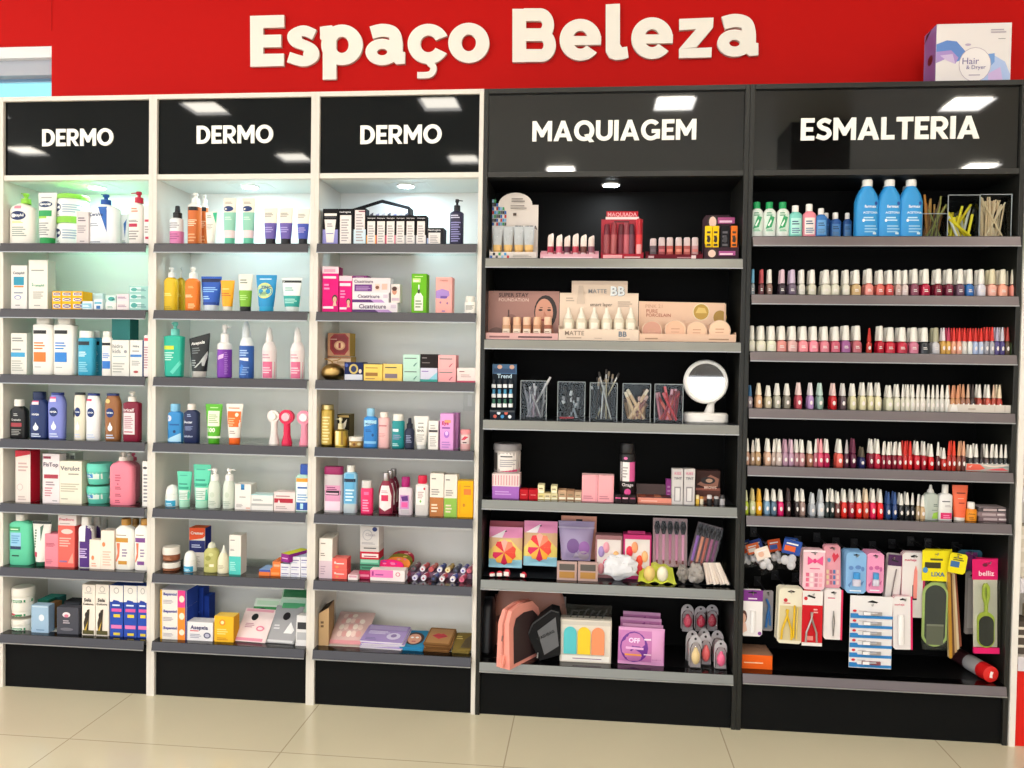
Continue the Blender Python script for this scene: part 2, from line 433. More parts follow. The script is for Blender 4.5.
# ================================================================ big wall lettering
t = empty('wall_sign', at(505, 66, WALL_Y - .001), 0, 'big raised white lettering reading Espaço Beleza on the red wall', 'sign')
def glyph(ox, oy, sc, shapes):
    """letter outline measured on the wall, y down in the measuring sheet"""
    f = lambda q: [(lambda w: (w.x - t.location.x, w.z - t.location.z))(at(ox + p[0] / sc, oy - p[1] / sc, WALL_Y - .014)) for p in q]
    m = MB(); relief(m, [(k, [f(q) for q in g] if k == 'sec' else f(g)) for k, g in shapes], -.014, -.001, 'efe9df', 'dcd6cb')
    m.build('letter', t, smooth=0)
def letter_e(x, y): return sector(x, y, (79, 79), (29, 34), -1, 322, 40) + poly((x - 52, y + 14), (x + 79, y + 14), (x + 78, y - 19), (x - 52, y - 21))
def letter_a(x, y):
    P = lambda *q: [(a + x, b + y) for a, b in q]
    return ribbon(P((23, 128), (66, 138), (108, 128), (121, 92), (121, 40)), 50) + sector(x + 66, y + 52, (66, 52), (20, 13), 0, 360) + poly(*P((100, 60), (146, 60), (147, 53), (156, 52), (156, 6), (122, 3), (104, 20)))
q0 = (240, 0, 3.938)
glyph(*q0, poly((40, -63), (174, -59), (174, -108), (92, -110), (92, -138), (162, -136), (162, -186), (92, -187), (92, -212), (173, -211), (173, -260), (41, -263)))
glyph(*q0, ribbon([(293, -137), (250, -121), (209, -139), (217, -164), (252, -178), (285, -196), (289, -222), (252, -241), (191, -225)], 42) + sector(225, -150, (20, 19), (0, 0), 0, 360) + sector(271, -213, (22, 20), (0, 0), 0, 360))
glyph(*q0, poly((326, -104), (362, -100), (380, -125), (380, -313), (326, -314)) + poly((315, -106), (340, -103), (340, -155), (326, -158), (316, -154)) + sector(402, -177, (82, 80), (26, 32), 0, 360, 40))
glyph(*q0, letter_a(494, -257))
glyph(*q0, sector(742, -173, (82, 79), (31, 33), 24, 332, 36) + ribbon([(744, -246), (762, -264), (755, -288), (735, -296), (698, -296)], 25))
glyph(*q0, sector(901, -169, (81, 79), (28, 33), 0, 360, 40))
q0 = (500, 0, 3.793)
glyph(*q0, bar(47, -236, 99, -34) + bar(90, -80, 155, -32) + bar(90, -156, 160, -108) + bar(90, -235, 160, -187) + sector(152, -94, (53, 62), (8, 14), -90, 90) + sector(157, -171, (55, 64), (8, 16), -90, 90))
glyph(*q0, letter_e(305, -151))
glyph(*q0, poly((401, -17), (455, -14), (455, -168), (463, -180), (482, -177), (488, -218), (465, -226), (440, -228), (415, -220), (401, -195)))
glyph(*q0, letter_e(577, -145))
glyph(*q0, poly((680, -72), (810, -67), (808, -105), (680, -115)) + poly((744, -110), (808, -105), (745, -180), (679, -186)) + poly((679, -186), (803, -180), (802, -218), (679, -221)))
glyph(*q0, letter_a(824, -216))
# ================================================================ product builders
Z = [0, 0, 1.0]; SH = [0.0]; GRP = [None]; LEAN = math.radians(1)
def zoom(ox, oy, s): Z[:] = [ox, oy, s]
def shelf(z): SH[0] = z
def uv(x, y): return Z[0] + x / Z[2], Z[1] + y / Z[2]
def proj(p):
    c = ROT @ (Vector(p) - CAM); return 512 + FPX * c.x / c.y, 384 - FPX * c.z / c.y
def place(x0, x1, yt, yb, y):
    (u0, vt), (u1, _) = uv(x0, yt), uv(x1, yt)
    uc = (u0 + u1) / 2
    zb = SH[0] if yb is None else at(uc, uv(0, yb)[1], y).z
    if abs(zb - SH[0]) < .005: zb = SH[0]
    zt = at(uc, vt, y).z
    vm = (vt + proj((at(uc, vt, y).x, y, zb))[1]) / 2
    a, b = at(u0, vm, y).x, at(u1, vm, y).x
    return (a + b) / 2, b - a, zb, zt - zb
FLAT = lambda x, z: 0.0
def face_fn(secs):
    def f(x, z):
        z = min(max(z, secs[0][0]), secs[-1][0])
        for a, b in zip(secs[:-1], secs[1:]):
            if a[0] <= z <= b[0]:
                t = (z - a[0]) / max(1e-9, b[0] - a[0]); break
        w = a[1] + (b[1] - a[1]) * t; d = a[2] + (b[2] - a[2]) * t; e = a[3] + (b[3] - a[3]) * t
        q = min(.999, abs(x) / max(1e-6, w))
        return -d * (1 - q ** e) ** (1 / e)
    return f
def box(lab, x0, x1, yt, c, deco=(), d=None, yb=None, y=.014, right=None, left=None, top=None, rz=0, name='carton', cat='box', grp=None, tilt=0):
    X, w, z, h = place(x0, x1, yt, yb, y)
    if d is None: d = max(.02, min(.075, w * .62))
    m = MB(); m.box(-w / 2, w / 2, 0, d, 0, h, c + ':p', right=right and right + ':p', left=left and left + ':p', top=top and top + ':p')
    m.deco(deco, w, h, FLAT)
    o = m.build(name, loc=(X, y, z), rot=(tilt, 0, rz), smooth=0)
    return tag(o, lab, cat, grp or GRP[0])
def cap_mesh(m, kind, w, h, d, c, dirn=1, e=2):
    if kind in ('screw', 'flip', 'cut'):
        m.loft([(0, w * .97, d * .97, e), (h * .04, w, d, e), (h * .9, w * .98, d * .98, e), (h, w * .9, d * .9, e)], c, seg=18)
    elif kind == 'dome':
        m.loft([(0, w, d, 2), (h * .3, w * .97, d * .97, 2), (h * .7, w * .8, d * .8, 2), (h * .92, w * .45, d * .45, 2), (h, w * .1, d * .1, 2)], c, seg=16)
    elif kind == 'cone':
        m.loft([(0, w, d, 2), (h * .3, w * .8, d * .8, 2), (h * .5, w * .5, d * .5, 2), (h * .97, w * .32, d * .32, 2), (h, w * .25, d * .25, 2)], c, seg=16)
    elif kind == 'spray':
        m.loft([(0, w, d, 2), (h * .42, w, d, 2), (h * .5, w * .62, d * .62, 2), (h * .95, w * .52, d * .52, 2), (h, w * .4, d * .4, 2)], c, seg=16)
        m.rod((0, 0, h * .78), (0, -d * .75, h * .78), d * .12, d * .1, c)
    elif kind == 'pump':
        m.loft([(0, w, d, 2), (h * .46, w * .95, d * .95, 2), (h * .52, w * .4, d * .4, 2), (h * .72, w * .36, d * .36, 2)], c, seg=16)
        m.loft([(h * .70, w * .42, d * .42, 2), (h * .78, w * .62, d * .62, 2), (h * .97, w * .58, d * .58, 2), (h, w * .4, d * .4, 2)], c, seg=16)
        s = 1 if dirn > 0 else -1
        if dirn: m.rod((0, 0, h * .9), (s * w * 1.7, -d * .3, h * .84), h * .055, h * .04, c)
        else: m.rod((0, 0, h * .9), (0, -d * 1.5, h * .86), h * .06, h * .045, c)
def bottle(lab, x0, x1, yt, c, cap, deco=(), sh=.8, e=2.6, dr=.6, bands=None, y=.014, yb=None, name='bottle', cat='bottle', grp=None, dirn=0, base=.93, top=1.0, rz=0, waist=None, lname='label'):
    """cap: (kind, y of its lower edge, x0, x1, colour)"""
    X, w, z, h = place(x0, x1, yt, yb, y)
    yk = y + w * dr * .45
    X, w, z, h = place(x0, x1, yt, yb, yk)
    kind, yc, c0, c1, cc = cap
    cX, cw, zc, _ = place(c0, c1, yt, yc, yk); cX -= X
    d = w * dr
    zc = max(zc - z, h * .2); nk = min(.98, cw / w * .94); nkd = min(.98, nk / dr if dr < 1 else nk)
    W, D = w / 2, d / 2
    cD = min(cw / 2, D * .98)
    sec = [(0, W * base, D * base, e), (zc * .02, W * (base + .07 if base < .94 else 1), D, e)]
    if waist: sec += [(zc * .35, W * waist, D * waist, e)]
    k = top
    s2 = zc - (1 - sh) * zc
    sec += [(s2, W * k, D * k, e), (s2 + (zc - s2) * .45, W * (k - (k - nk) * .28), D * (k - (k - nkd) * .2), e), (s2 + (zc - s2) * .85, W * (nk + (k - nk) * .25), D * (nkd + (k - nkd) * .25), 2.2), (zc, W * nk, min(D * nkd, cD), 2)]
    if bands:
        cuts = [b * zc for b, _ in bands[1:]]
        full = []
        for a, b in zip(sec[:-1], sec[1:]):
            full.append(a)
            for q in cuts:
                if a[0] + 1e-6 < q < b[0] - 1e-6:
                    t = (q - a[0]) / (b[0] - a[0]); full.append(tuple(a[i] + (b[i] - a[i]) * t for i in range(4)))
        full.append(sec[-1]); cols = []
        for a, b in zip(full[:-1], full[1:]):
            mid = (a[0] + b[0]) / 2; cc2 = c
            for q, bc in bands:
                if mid >= q * zc: cc2 = bc
            cols.append(cc2)
    else: full, cols = sec, c
    r = empty(name, (X, y + D, z), rz, lab, cat, grp or GRP[0])
    m = MB(); m.loft(full, cols, seg=24)
    sticker = deco and deco[0][0] == 'r' and (deco[0][3] - deco[0][1]) * (deco[0][4] - deco[0][2]) > .2
    if deco and not sticker: m.deco(deco, w, zc, face_fn(full))
    m.build('body', r)
    m = MB(); cap_mesh(m, kind, cw / 2, h - zc, cD if kind != 'flip' else min(D * .95, cw / 2), cc, dirn, 2 if kind != 'flip' else e)
    m.build({'pump': 'pump', 'spray': 'spray_head'}.get(kind, 'cap'), r, loc=(cX, 0, zc))
    if sticker:
        m = MB(); m.deco(deco, w, zc, face_fn(full)); m.build(lname, r, smooth=0)
    return r
def tube(lab, x0, x1, yt, c, cap, deco=(), bands=None, y=.014, yb=None, name='squeeze_tube', cat='tube', grp=None, rz=0, slant=0):
    """stands on its cap: (y of the cap's upper edge, x0, x1, colour)"""
    X, w, z, h = place(x0, x1, yt, yb, y + .015)
    yc, c0, c1, cc = cap
    _, cw, zc, _ = place(c0, c1, yt, yc, y + .015)
    zc = max(.004, zc - z); W, R = w / 2, cw / 2 * 1.04
    H = h - zc
    f = lambda t: R + (W - R) * t
    sec = [(0, R, R * .8, 2), (H * .3, f(.35), R * .72, 2), (H * .6, f(.68), R * .5, 2), (H * .85, f(.93), R * .2, 2.2), (H * .93, W, .0022, 2.6), (H, W, .0018, 2.6)]
    if bands:
        cuts = [b * H for b, _ in bands[1:]]
        full = []
        for a, b in zip(sec[:-1], sec[1:]):
            full.append(a)
            for q in sorted(cuts):
                if a[0] + 1e-6 < q < b[0] - 1e-6:
                    t = (q - a[0]) / (b[0] - a[0]); full.append(tuple(a[i] + (b[i] - a[i]) * t for i in range(4)))
        full.append(sec[-1]); cols = []
        for a, b in zip(full[:-1], full[1:]):
            mid = (a[0] + b[0]) / 2; cc2 = c
            for q, bc in bands:
                if mid >= q * H: cc2 = bc
            cols.append(cc2)
    else: full, cols = sec, c
    r = empty(name, (X, y + R * .85, z), rz, lab, cat, grp or GRP[0])
    m = MB(); m.loft(full, cols, seg=24); m.deco(deco, w, H, face_fn(full))
    if slant: m.v = [(a, b, q + slant * a * (q / H) ** 2) for a, b, q in m.v]
    m.build('body', r, loc=(0, 0, zc))
    m = MB(); m.loft([(0, R * .93, R * .74, 2), (zc * .1, R * .96, R * .78, 2), (zc, R * .95, R * .77, 2)], cc, seg=18); m.build('cap', r)
    return r
def jar(lab, x0, x1, yt, c, lid, deco=(), y=.014, yb=None, dr=1.0, name='cream_jar', cat='jar', grp=None, bands=None, bottom=.95):
    """lid: (y of the lid's lower edge, colour)"""
    X, w, z, h = place(x0, x1, yt, yb, y)
    X, w, _, h = place(x0, x1, yt, yb, y + w * dr * .45)
    zc = place(x0, x1, yt, lid[0], y + w * dr * .2)[2] - z
    W, D = w / 2, w / 2 * dr
    r = empty(name, (X, y + D, z), 0, lab, cat, grp or GRP[0])
    sec = [(0, W * bottom * .93, D * bottom * .93, 2), (zc * .1, W * bottom, D * bottom, 2), (zc * .9, W * .97, D * .97, 2), (zc, W * .9, D * .9, 2)]
    m = MB(); m.loft(sec, c, seg=26); m.deco(deco, w, zc, face_fn(sec)); m.build('body', r)
    m = MB(); H = h - zc; m.loft([(0, W, D, 2), (H * .75, W, D, 2), (H, W * .94, D * .94, 2)], lid[1], seg=26); m.build('lid', r, loc=(0, 0, zc))
    return r
def pouch(lab, x0, x1, yt, c, deco=(), t=.02, yb=None, y=.02, lean=0.12, rz=0, name='pouch', cat='pouch', grp=None, edge=None, crimp=.08, ry=0, wfn=None):
    """a sealed soft bag, bulging between its crimped ends"""
    X, w, z, h = place(x0, x1, yt, yb, y)
    h = h / max(.25, math.cos(lean)); m = MB(); nu, nv = 12, 12
    def th(u, v):
        if v < crimp or v > 1 - crimp: return .0012
        q = (v - crimp) / (1 - 2 * crimp)
        return .0012 + t / 2 * (math.sin(math.pi * q) ** .55) * (max(0, 1 - (2 * u - 1) ** 4)) * (1 + .1 * math.sin(9 * u + 5 * v))
    for sgn in (-1, 1):
        n = m.add([((u / nu - .5) * w * (wfn(v / nv) if wfn else 1), sgn * th(u / nu, v / nv), v / nv * h) for v in range(nv + 1) for u in range(nu + 1)])
        for v in range(nv):
            cc = edge if edge and (v < 1 or v >= nv - 1) else c
            for u in range(nu):
                q = [n + v * (nu + 1) + u, n + v * (nu + 1) + u + 1, n + (v + 1) * (nu + 1) + u + 1, n + (v + 1) * (nu + 1) + u]
                m.face(q if sgn < 0 else q[::-1], cc)
    m.deco(deco, w, h, lambda x, zz: -th(x / w + .5, zz / h), off=.0012)
    o = m.build(name, loc=(X, y + t / 2, z + .001), rot=(-lean, ry, rz))
    return tag(o, lab, cat, grp or GRP[0])
def T(s, u, v, w, c='333333', b=.018): return ('t', s, u, v, w, c, b)
def R(a, b, c, d, col): return ('r', a, b, c, d, col)
def L(a, b, c, d, n=4, col='8a8a8a'): return ('l', a, b, c, d, n, col)
def EL(a, b, c, d, col): return ('e', a, b, c, d, col)
def PG(col, *pts): return ('p', pts, col)
# ================================================================ first white unit: top shelf
zoom(0, 160, 4.8); shelf(SD[0])
bottle('white lotion bottle with lime green pump, first on the top shelf by the window', 54, 168, 160, 'eeeae2', ('pump', 212, 103, 145, '8cc63f'), [EL(.44, .70, .33, .11, '1b2c5e'), T('Cetaphil', .44, .70, .5, 'ffffff'), R(.28, .87, .58, .94, 'e8899a'), L(.2, .52, .72, .58, 2, 'c9d46a'), L(.2, .2, .8, .45, 5, '9aa39a')], sh=.86, e=3, dr=.5)
tube('white squeeze tube with dark green cap, between the lotion bottle and the tubs', 176, 266, 155, 'e2e2de', (374, 185, 252, '1f9a4b'), [EL(.45, .74, .37, .07, '1d3d66'), T('Cetaphil', .45, .74, .58, 'ffffff'), R(.1, .47, .82, .6, '2e9d57'), R(.12, .42, .6, .47, '9bd04f'), L(.15, .05, .75, .35, 6, '9a9a98'), L(.2, .88, .8, .92, 1, '999999')])
for i, (a, yt, yb, lb) in enumerate(((278, 160, 278, 'upper white tub with lime green lid, stacked on its twin'), (278, 278, None, 'lower white tub with lime green lid, under its twin'))):
    jar(lb, a, 414, yt, 'e9ece8', (yt + 26, '86c544'), [EL(.2, .55, .19, .2, '1b2c5e'), T('Cetaphil', .2, .55, .28, 'ffffff'), L(.45, .3, .95, .75, 4, '9fb0c4'), L(.05, .08, .4, .25, 2, 'a5a5a0')], yb=yb, y=.03, name='cream_tub', cat='tub', grp='stacked cream tubs')
box('small pale pink carton standing in front of the green lidded tubs', 366, 425, 246, 'd9cfcf', [L(.15, .7, .85, .85, 2, '7a6f78'), L(.12, .35, .8, .6, 4, 'a0969c'), L(.3, .08, .7, .14, 1, '9a9090')], d=.012)
bottle('wide white lotion bottle with blue pump and blue corner triangle', 437, 572, 165, 'eaecef', ('pump', 216, 484, 530, '1f4fa0'), [PG('2a62b4', (.38, .93), (.70, .93), (.70, .30)), T('CeraVe', .32, .74, .5, '24406e'), L(.1, .45, .45, .55, 2, '9aa2ae'), L(.08, .05, .5, .1, 1, '8a929a')], sh=.88, e=3.2, dr=.5)
box('narrow white carton with blue slash, half hidden behind the red pump bottle', 580, 613, 260, 'e3e7ea', [PG('3b6cb0', (.4, .7), (.85, .85), (.6, .25)), L(.2, .1, .8, .2, 2, '8a92a0')], y=.06)
bottle('white lotion bottle with crimson pump, its nozzle pointing left', 621, 690, 152, 'eae3de', ('pump', 208, 646, 686, 'b51a3a'), [R(.1, .42, .7, .5, 'b8294a'), L(.3, .78, .8, .9, 2, 'f08a6a'), L(.1, .12, .8, .36, 4, '9a9490'), L(.1, .54, .85, .6, 2, '777777')], sh=.9, e=3, dirn=-1)
box('white carton with pink stripes against the right side of the top shelf, first unit', 690, 716, 218, 'e6dede', [R(.2, .58, 1, .64, 'c23a55'), R(.3, .14, 1, .2, 'c23a55'), L(.2, .3, .9, .5, 3, '9a9490')], d=.04)
# second shelf
shelf(SD[1])
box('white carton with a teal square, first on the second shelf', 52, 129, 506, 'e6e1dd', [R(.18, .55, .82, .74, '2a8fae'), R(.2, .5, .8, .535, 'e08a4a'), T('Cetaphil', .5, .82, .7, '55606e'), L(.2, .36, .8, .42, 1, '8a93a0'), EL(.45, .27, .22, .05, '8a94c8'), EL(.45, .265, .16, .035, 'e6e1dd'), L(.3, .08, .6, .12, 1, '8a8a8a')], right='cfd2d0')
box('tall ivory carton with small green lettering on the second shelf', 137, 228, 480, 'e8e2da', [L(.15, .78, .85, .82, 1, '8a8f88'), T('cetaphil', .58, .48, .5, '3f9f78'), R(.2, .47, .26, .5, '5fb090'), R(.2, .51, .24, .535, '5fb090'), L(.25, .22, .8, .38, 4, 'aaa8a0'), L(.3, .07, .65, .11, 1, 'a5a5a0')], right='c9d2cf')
box('grey-white carton standing behind the tall ivory carton', 222, 250, 486, 'c3d6d4', [L(.2, .2, .9, .8, 8, '8fa3a6')], y=.09)
k = 0
for r, (yt, yb) in enumerate(((683, None), (656, 683), (630, 656))):
    for c, (a, b_) in enumerate(((250, 294), (295, 344), (345, 397))):
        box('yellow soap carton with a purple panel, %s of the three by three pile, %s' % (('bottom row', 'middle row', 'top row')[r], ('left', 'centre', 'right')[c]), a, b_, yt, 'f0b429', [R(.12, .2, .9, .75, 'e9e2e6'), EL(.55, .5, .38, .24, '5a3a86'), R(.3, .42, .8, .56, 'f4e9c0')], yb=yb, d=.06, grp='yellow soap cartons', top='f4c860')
box('flat white and blue carton lying in front of the pile of yellow soap cartons', 386, 446, 678, 'dfe8ee', [R(.1, .2, .9, .75, '8fc3d8'), L(.2, .35, .8, .6, 2, 'f4f8fa')], d=.05)
box('pale blue carton fanned out behind the flat white and blue one', 396, 492, 640, 'cfe6ee', [L(.2, .3, .8, .7, 3, 'a3c7d6')], d=.02, y=.08, top='e0f0f4')
box('little white carton with dark blue square beside the fanned pale blue carton', 450, 492, 668, 'e3e9ee', [R(.3, .1, .75, .4, '2f6fae'), R(.1, .55, .9, .75, '6fb3cc')], d=.04)
box('small pale carton with green lettering, lower, in the middle of the second shelf', 506, 556, 684, 'e6e6e2', [L(.2, .25, .8, .6, 2, '7ab0a0')], d=.05)
box('small carton with teal picture lying on the pale carton', 510, 556, 650, 'cfe4e0', [EL(.55, .5, .35, .3, '3f9a94'), R(.6, .3, .9, .5, '24706a')], yb=684, d=.05)
box('pinkish white carton, lower of a pair in the middle of the second shelf', 560, 619, 676, 'e3dadb', [L(.1, .35, .9, .65, 2, 'a07f96')], d=.05, grp='pinkish cartons')
box('pinkish white carton, upper of a pair in the middle of the second shelf', 560, 619, 643, 'e3d5dc', [L(.1, .35, .9, .65, 2, '7a5a86')], yb=676, d=.05, grp='pinkish cartons')
for yt, yb, w in ((674, None, 'bottom'), (639, 674, 'middle'), (605, 639, 'top')):
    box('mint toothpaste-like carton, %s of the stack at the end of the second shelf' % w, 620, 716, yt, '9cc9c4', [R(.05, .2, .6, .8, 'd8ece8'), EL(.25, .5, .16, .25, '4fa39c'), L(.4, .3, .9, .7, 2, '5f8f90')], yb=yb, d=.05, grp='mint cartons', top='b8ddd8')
# third shelf
zoom(0, 310, 5.4857); shelf(SD[2])
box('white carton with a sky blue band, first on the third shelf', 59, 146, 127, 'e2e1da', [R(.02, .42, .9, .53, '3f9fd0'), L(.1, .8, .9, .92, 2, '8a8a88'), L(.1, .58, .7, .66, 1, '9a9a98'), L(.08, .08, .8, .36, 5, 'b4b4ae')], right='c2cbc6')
box('white carton peeping out behind the one with the sky blue band', 150, 186, 130, 'd6dad4', [L(.2, .1, .9, .85, 8, '9aa39e')], y=.1)
for a, col, lb in ((191, 'e8772e', 'tall white bottle with orange square, third shelf'), (306, '2f7fd0', 'tall white bottle with bright blue square, third shelf')):
    bottle(lb, a, a + 112, 38, 'ece9e3', ('flip', 76, a + 20, a + 95, 'd9d4cc'), [R(.08, .80, .72, .87, '222222'), L(.12, .5, .65, .66, 3, col), R(.1, .25, .7, .44, col), L(.15, .14, .5, .17, 1, '9aa0a8')], sh=.96, e=5, dr=.5, grp='tall white bottles with colour squares')
for a, b_, y, lb in ((515, 562, .075, 'turquoise toner bottle standing behind its twin'), (435, 521, .014, 'turquoise toner bottle with white cap, front one')):
    bottle(lb, a, b_, 115, '3aa3c8', ('flip', 152, a + 6, b_ - 10, 'e6e6e2'), [R(.05, .80, .78, .9, '1d2a33'), L(.1, .5, .6, .65, 3, 'd5eef4'), L(.12, .1, .7, .38, 5, '8fd0e2')], sh=.96, e=4, dr=.5, y=y, grp='turquoise toner bottles')
bottle('slim white bottle with blue square standing by the children\'s carton', 563, 613, 117, 'ece9e3', ('flip', 148, 568, 608, 'e0dcd6'), [R(.05, .78, .95, .85, '222222'), L(.15, .45, .9, .6, 3, '3f7fd0'), R(.1, .18, .95, .38, '2f74c8')], sh=.96, e=4, dr=.5)
box('white carton reading hidra kids on the third shelf', 612, 708, 165, 'e4e2dc', [T('hidra', .36, .83, .58, '6a7078', .0), T('kids', .3, .69, .46, '6a7078', .0), EL(.8, .68, .09, .045, '9a9aa0'), L(.08, .53, .9, .57, 1, '8fa8b8'), L(.08, .1, .75, .4, 4, 'b0b0aa')], d=.05)
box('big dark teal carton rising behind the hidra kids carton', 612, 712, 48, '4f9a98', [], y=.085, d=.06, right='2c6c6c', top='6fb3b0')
box('slim white carton with blue band, next to the hidra kids carton', 713, 780, 165, 'e6e4e0', [T('hidra', .5, .83, .5, '4a5560'), R(.04, .53, .96, .60, '3f7fc8'), L(.2, .68, .8, .74, 1, '8a8a90'), L(.15, .3, .85, .45, 3, 'a5a5a5'), EL(.5, .12, .2, .035, 'b04a4a')], d=.05, right='2f5fa8')
box('white carton with red top corner at the right end of the third shelf', 788, 818, 138, 'e6dcdc', [R(.1, .86, .9, .93, 'd04a5a'), L(.1, .2, .9, .75, 9, 'b08a94')], d=.05)
# fourth shelf
shelf(SD[3])
bottle('black bottle with white cap, first on the fourth shelf', 62, 150, 490, '17191c', ('flip', 527, 84, 127, 'e8e6e0'), [R(.15, .36, .82, .48, 'a03a44'), T('Granado', .5, .58, .6, 'd0d0cc'), L(.2, .1, .8, .3, 4, '9a9a98'), L(.35, .7, .65, .8, 2, 'b0b0b0')], sh=.84, e=3)
nv = [EL(.44, .62, .26, .105, '16306e'), T('NIVEA', .44, .62, .4, 'ffffff')]
drop = [EL(.46, .28, .15, .07, 'e9eef4'), PG('e9eef4', (.36, .31), (.56, .31), (.46, .42)), L(.2, .05, .8, .16, 2, 'c9d3e8')]
def lotion(lb, a, b_, yt, c, capc, c0, c1, yc, extra=(), **k):
    return bottle(lb, a, b_, yt, c, ('flip', yc, c0, c1, capc), nv + drop + list(extra), sh=.80, e=2.6, dr=.55, base=.86, grp='body lotion bottles', **k)
lotion('navy blue body lotion bottle with navy cap, fourth shelf', 168, 268, 448, '1c2f63', '16264f', 185, 246, 490, [R(.22, .87, .62, .97, 'e6d3dc'), R(.22, .94, .62, .97, 'd84a7a')])
lotion('periwinkle body lotion bottle, right of the navy one', 268, 360, 452, '7d86d0', '2a3a86', 284, 346, 466, [R(.2, .85, .6, .96, 'ead9e4'), R(.2, .92, .6, .96, 'e0558a')])
lotion('cream body lotion bottle turned to show its dark disc at the edge, fourth shelf', 408, 469, 452, 'e5dfcd', '2a2c30', 412, 466, 466, [EL(.05, .58, .14, .1, '2a2c30')])
lotion('white body lotion bottle with navy cap and small pink tag', 475, 553, 457, 'ebebee', '2a3a86', 484, 543, 470, [R(.1, .88, .52, .93, 'e0446a')])
lotion('bronze brown body lotion bottle with blue disc', 578, 663, 457, '96623a', '24356e', 588, 650, 470, [EL(.3, .88, .16, .05, 'd8c07a')])
bottle('dark crimson pump bottle with white label at the end of the fourth shelf', 682, 770, 445, '7d1230', ('pump', 502, 704, 747, 'e6e2dc'), [R(.08, .17, .78, .72, 'e4d3d6'), T('bricelf', .42, .79, .66, 'f2e6e8'), L(.14, .32, .7, .66, 7, 'b0808c'), L(.14, .22, .7, .27, 1, 'a01c3c')], sh=.95, e=5, dr=.5)
# fifth shelf
zoom(0, 440, 5.4857); shelf(SD[4])
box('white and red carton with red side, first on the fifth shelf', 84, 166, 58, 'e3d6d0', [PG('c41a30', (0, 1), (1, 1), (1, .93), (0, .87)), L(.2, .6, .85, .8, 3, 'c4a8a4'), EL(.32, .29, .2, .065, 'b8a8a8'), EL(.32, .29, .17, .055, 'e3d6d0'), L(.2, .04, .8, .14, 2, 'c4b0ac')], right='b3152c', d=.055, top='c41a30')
box('white carton reading FisTop with a dark red bar', 233, 326, 76, 'e6dcdf', [R(.05, .9, .5, .95, '8a2a44'), T('FisTop', .5, .77, .86, '4a3f58'), R(.1, .5, .92, .58, 'a83a4c'), L(.2, .36, .8, .46, 2, '9a8a90'), L(.15, .14, .6, .34, 4, 'c88a94'), L(.6, .04, .9, .07, 1, '888888')], d=.04)
box('cream carton reading Verulot on the fifth shelf', 327, 448, 116, 'e9e3d2', [T('Verulot', .48, .83, .86, '4a4660', .006), L(.4, .68, .9, .74, 1, '9a968a'), L(.06, .28, .9, .5, 4, 'bdb6a4'), L(.08, .1, .4, .14, 1, 'a5a090')], right='cfc8b2', d=.05)
box('pale grey carton with a square emblem, behind the carton reading Verulot', 332, 374, 72, 'c6c8bf', [R(.3, .75, .9, .95, '8a8f8c'), R(.36, .78, .84, .92, 'c6c8bf')], y=.08, d=.05)
box('second pale grey carton behind the carton reading Verulot, further right', 376, 412, 72, 'c3c6bc', [R(.3, .85, .9, .95, '6f7472')], y=.08, d=.05)
for yt, yb, lb in ((250, None, 'lower of two stacked mint green cream jars'), (135, 248, 'upper of two stacked mint green cream jars')):
    jar(lb, 481, 606, yt, '5cc4b0', (yt + 40, '63cdb8'), [R(.02, .45, .98, .95, 'd6e8e2'), R(.06, .55, .5, .85, '3f86c4'), L(.1, .62, .45, .8, 2, 'e8f0f6')], yb=yb, bottom=.86, grp='mint cream jars')
for i, (dx, y) in enumerate(((0, .014), (34, .09), (58, .16))):
    bottle(('front pink lotion pump bottle on the fifth shelf', 'second pink pump bottle, just behind the front one', 'third pink pump bottle, deepest of the row')[i], 610 + dx, 736 + dx - i * 16, 65 + i * 3, 'ec8498' if i == 0 else 'd9798f', ('pump', 113, 653 + dx, 697 + dx - i * 4, 'eadfd8' if i < 2 else 'd8607c'), [L(.3, .2, .6, .28, 2, 'b04a62'), L(.3, .36, .6, .44, 2, 'b04a62'), L(.3, .55, .55, .72, 3, 'c2566e'), L(.3, .06, .55, .14, 2, 'b04a62'), EL(.42, .48, .03, .02, 'b04a62')] if i == 0 else [], sh=.86, e=4, dr=.45, y=y, grp='pink pump bottles')
box('white carton with black dots at the right end of the fifth shelf', 780, 818, 116, 'e6e4e0', [EL(.4, .85, .3, .03, '4a4a50'), L(.2, .1, .9, .75, 8, '8a8a90')], d=.05)
# sixth shelf
shelf(SD[5])
bottle('mint green shampoo bottle with white cap, first on the sixth shelf', 62, 181, 405, '5fc9a2', ('flip', 440, 95, 142, 'e2ddd4'), [R(.06, .77, .58, .87, '3f9f6a'), L(.12, .8, .52, .85, 1, 'd8f0d0'), R(.12, .36, .62, .74, '93c6e4'), L(.18, .5, .56, .7, 4, '5f9ac8'), R(.12, .36, .62, .43, '24365e'), L(.2, .2, .55, .26, 1, '1f4a3c')], sh=.93, e=4, dr=.5)
tube('white hand cream tube with dark green cap, sixth shelf', 176, 279, 445, 'e6e3dc', (664, 184, 242, '16503a'), [R(0, .93, 1, 1, '2a3330'), R(.12, .12, .38, .24, 'c23a5a'), L(.18, .35, .3, .82, 7, '3f6a55'), ('p', [(.45, .85), (.62, .92), (.55, .5)], '4a6a5a')], y=.01)
box('short pink carton on the sixth shelf', 245, 318, 516, 'e68a9a', [L(.1, .62, .8, .74, 3, 'b04a60'), L(.1, .1, .6, .24, 3, 'c0667a')], d=.05, right='d67488')
box('coral carton with a pale tag, under the white carton', 318, 408, 470, 'ec6a62', [EL(.55, .86, .35, .06, 'f4c8c0'), L(.1, .5, .8, .74, 4, 'f4b0a6'), L(.1, .12, .6, .2, 1, '8f6a9a'), ('p', [(.6, .1), (.9, .35), (.95, .1)], 'f09a8c')], d=.06, right='d44a4a', rz=0)
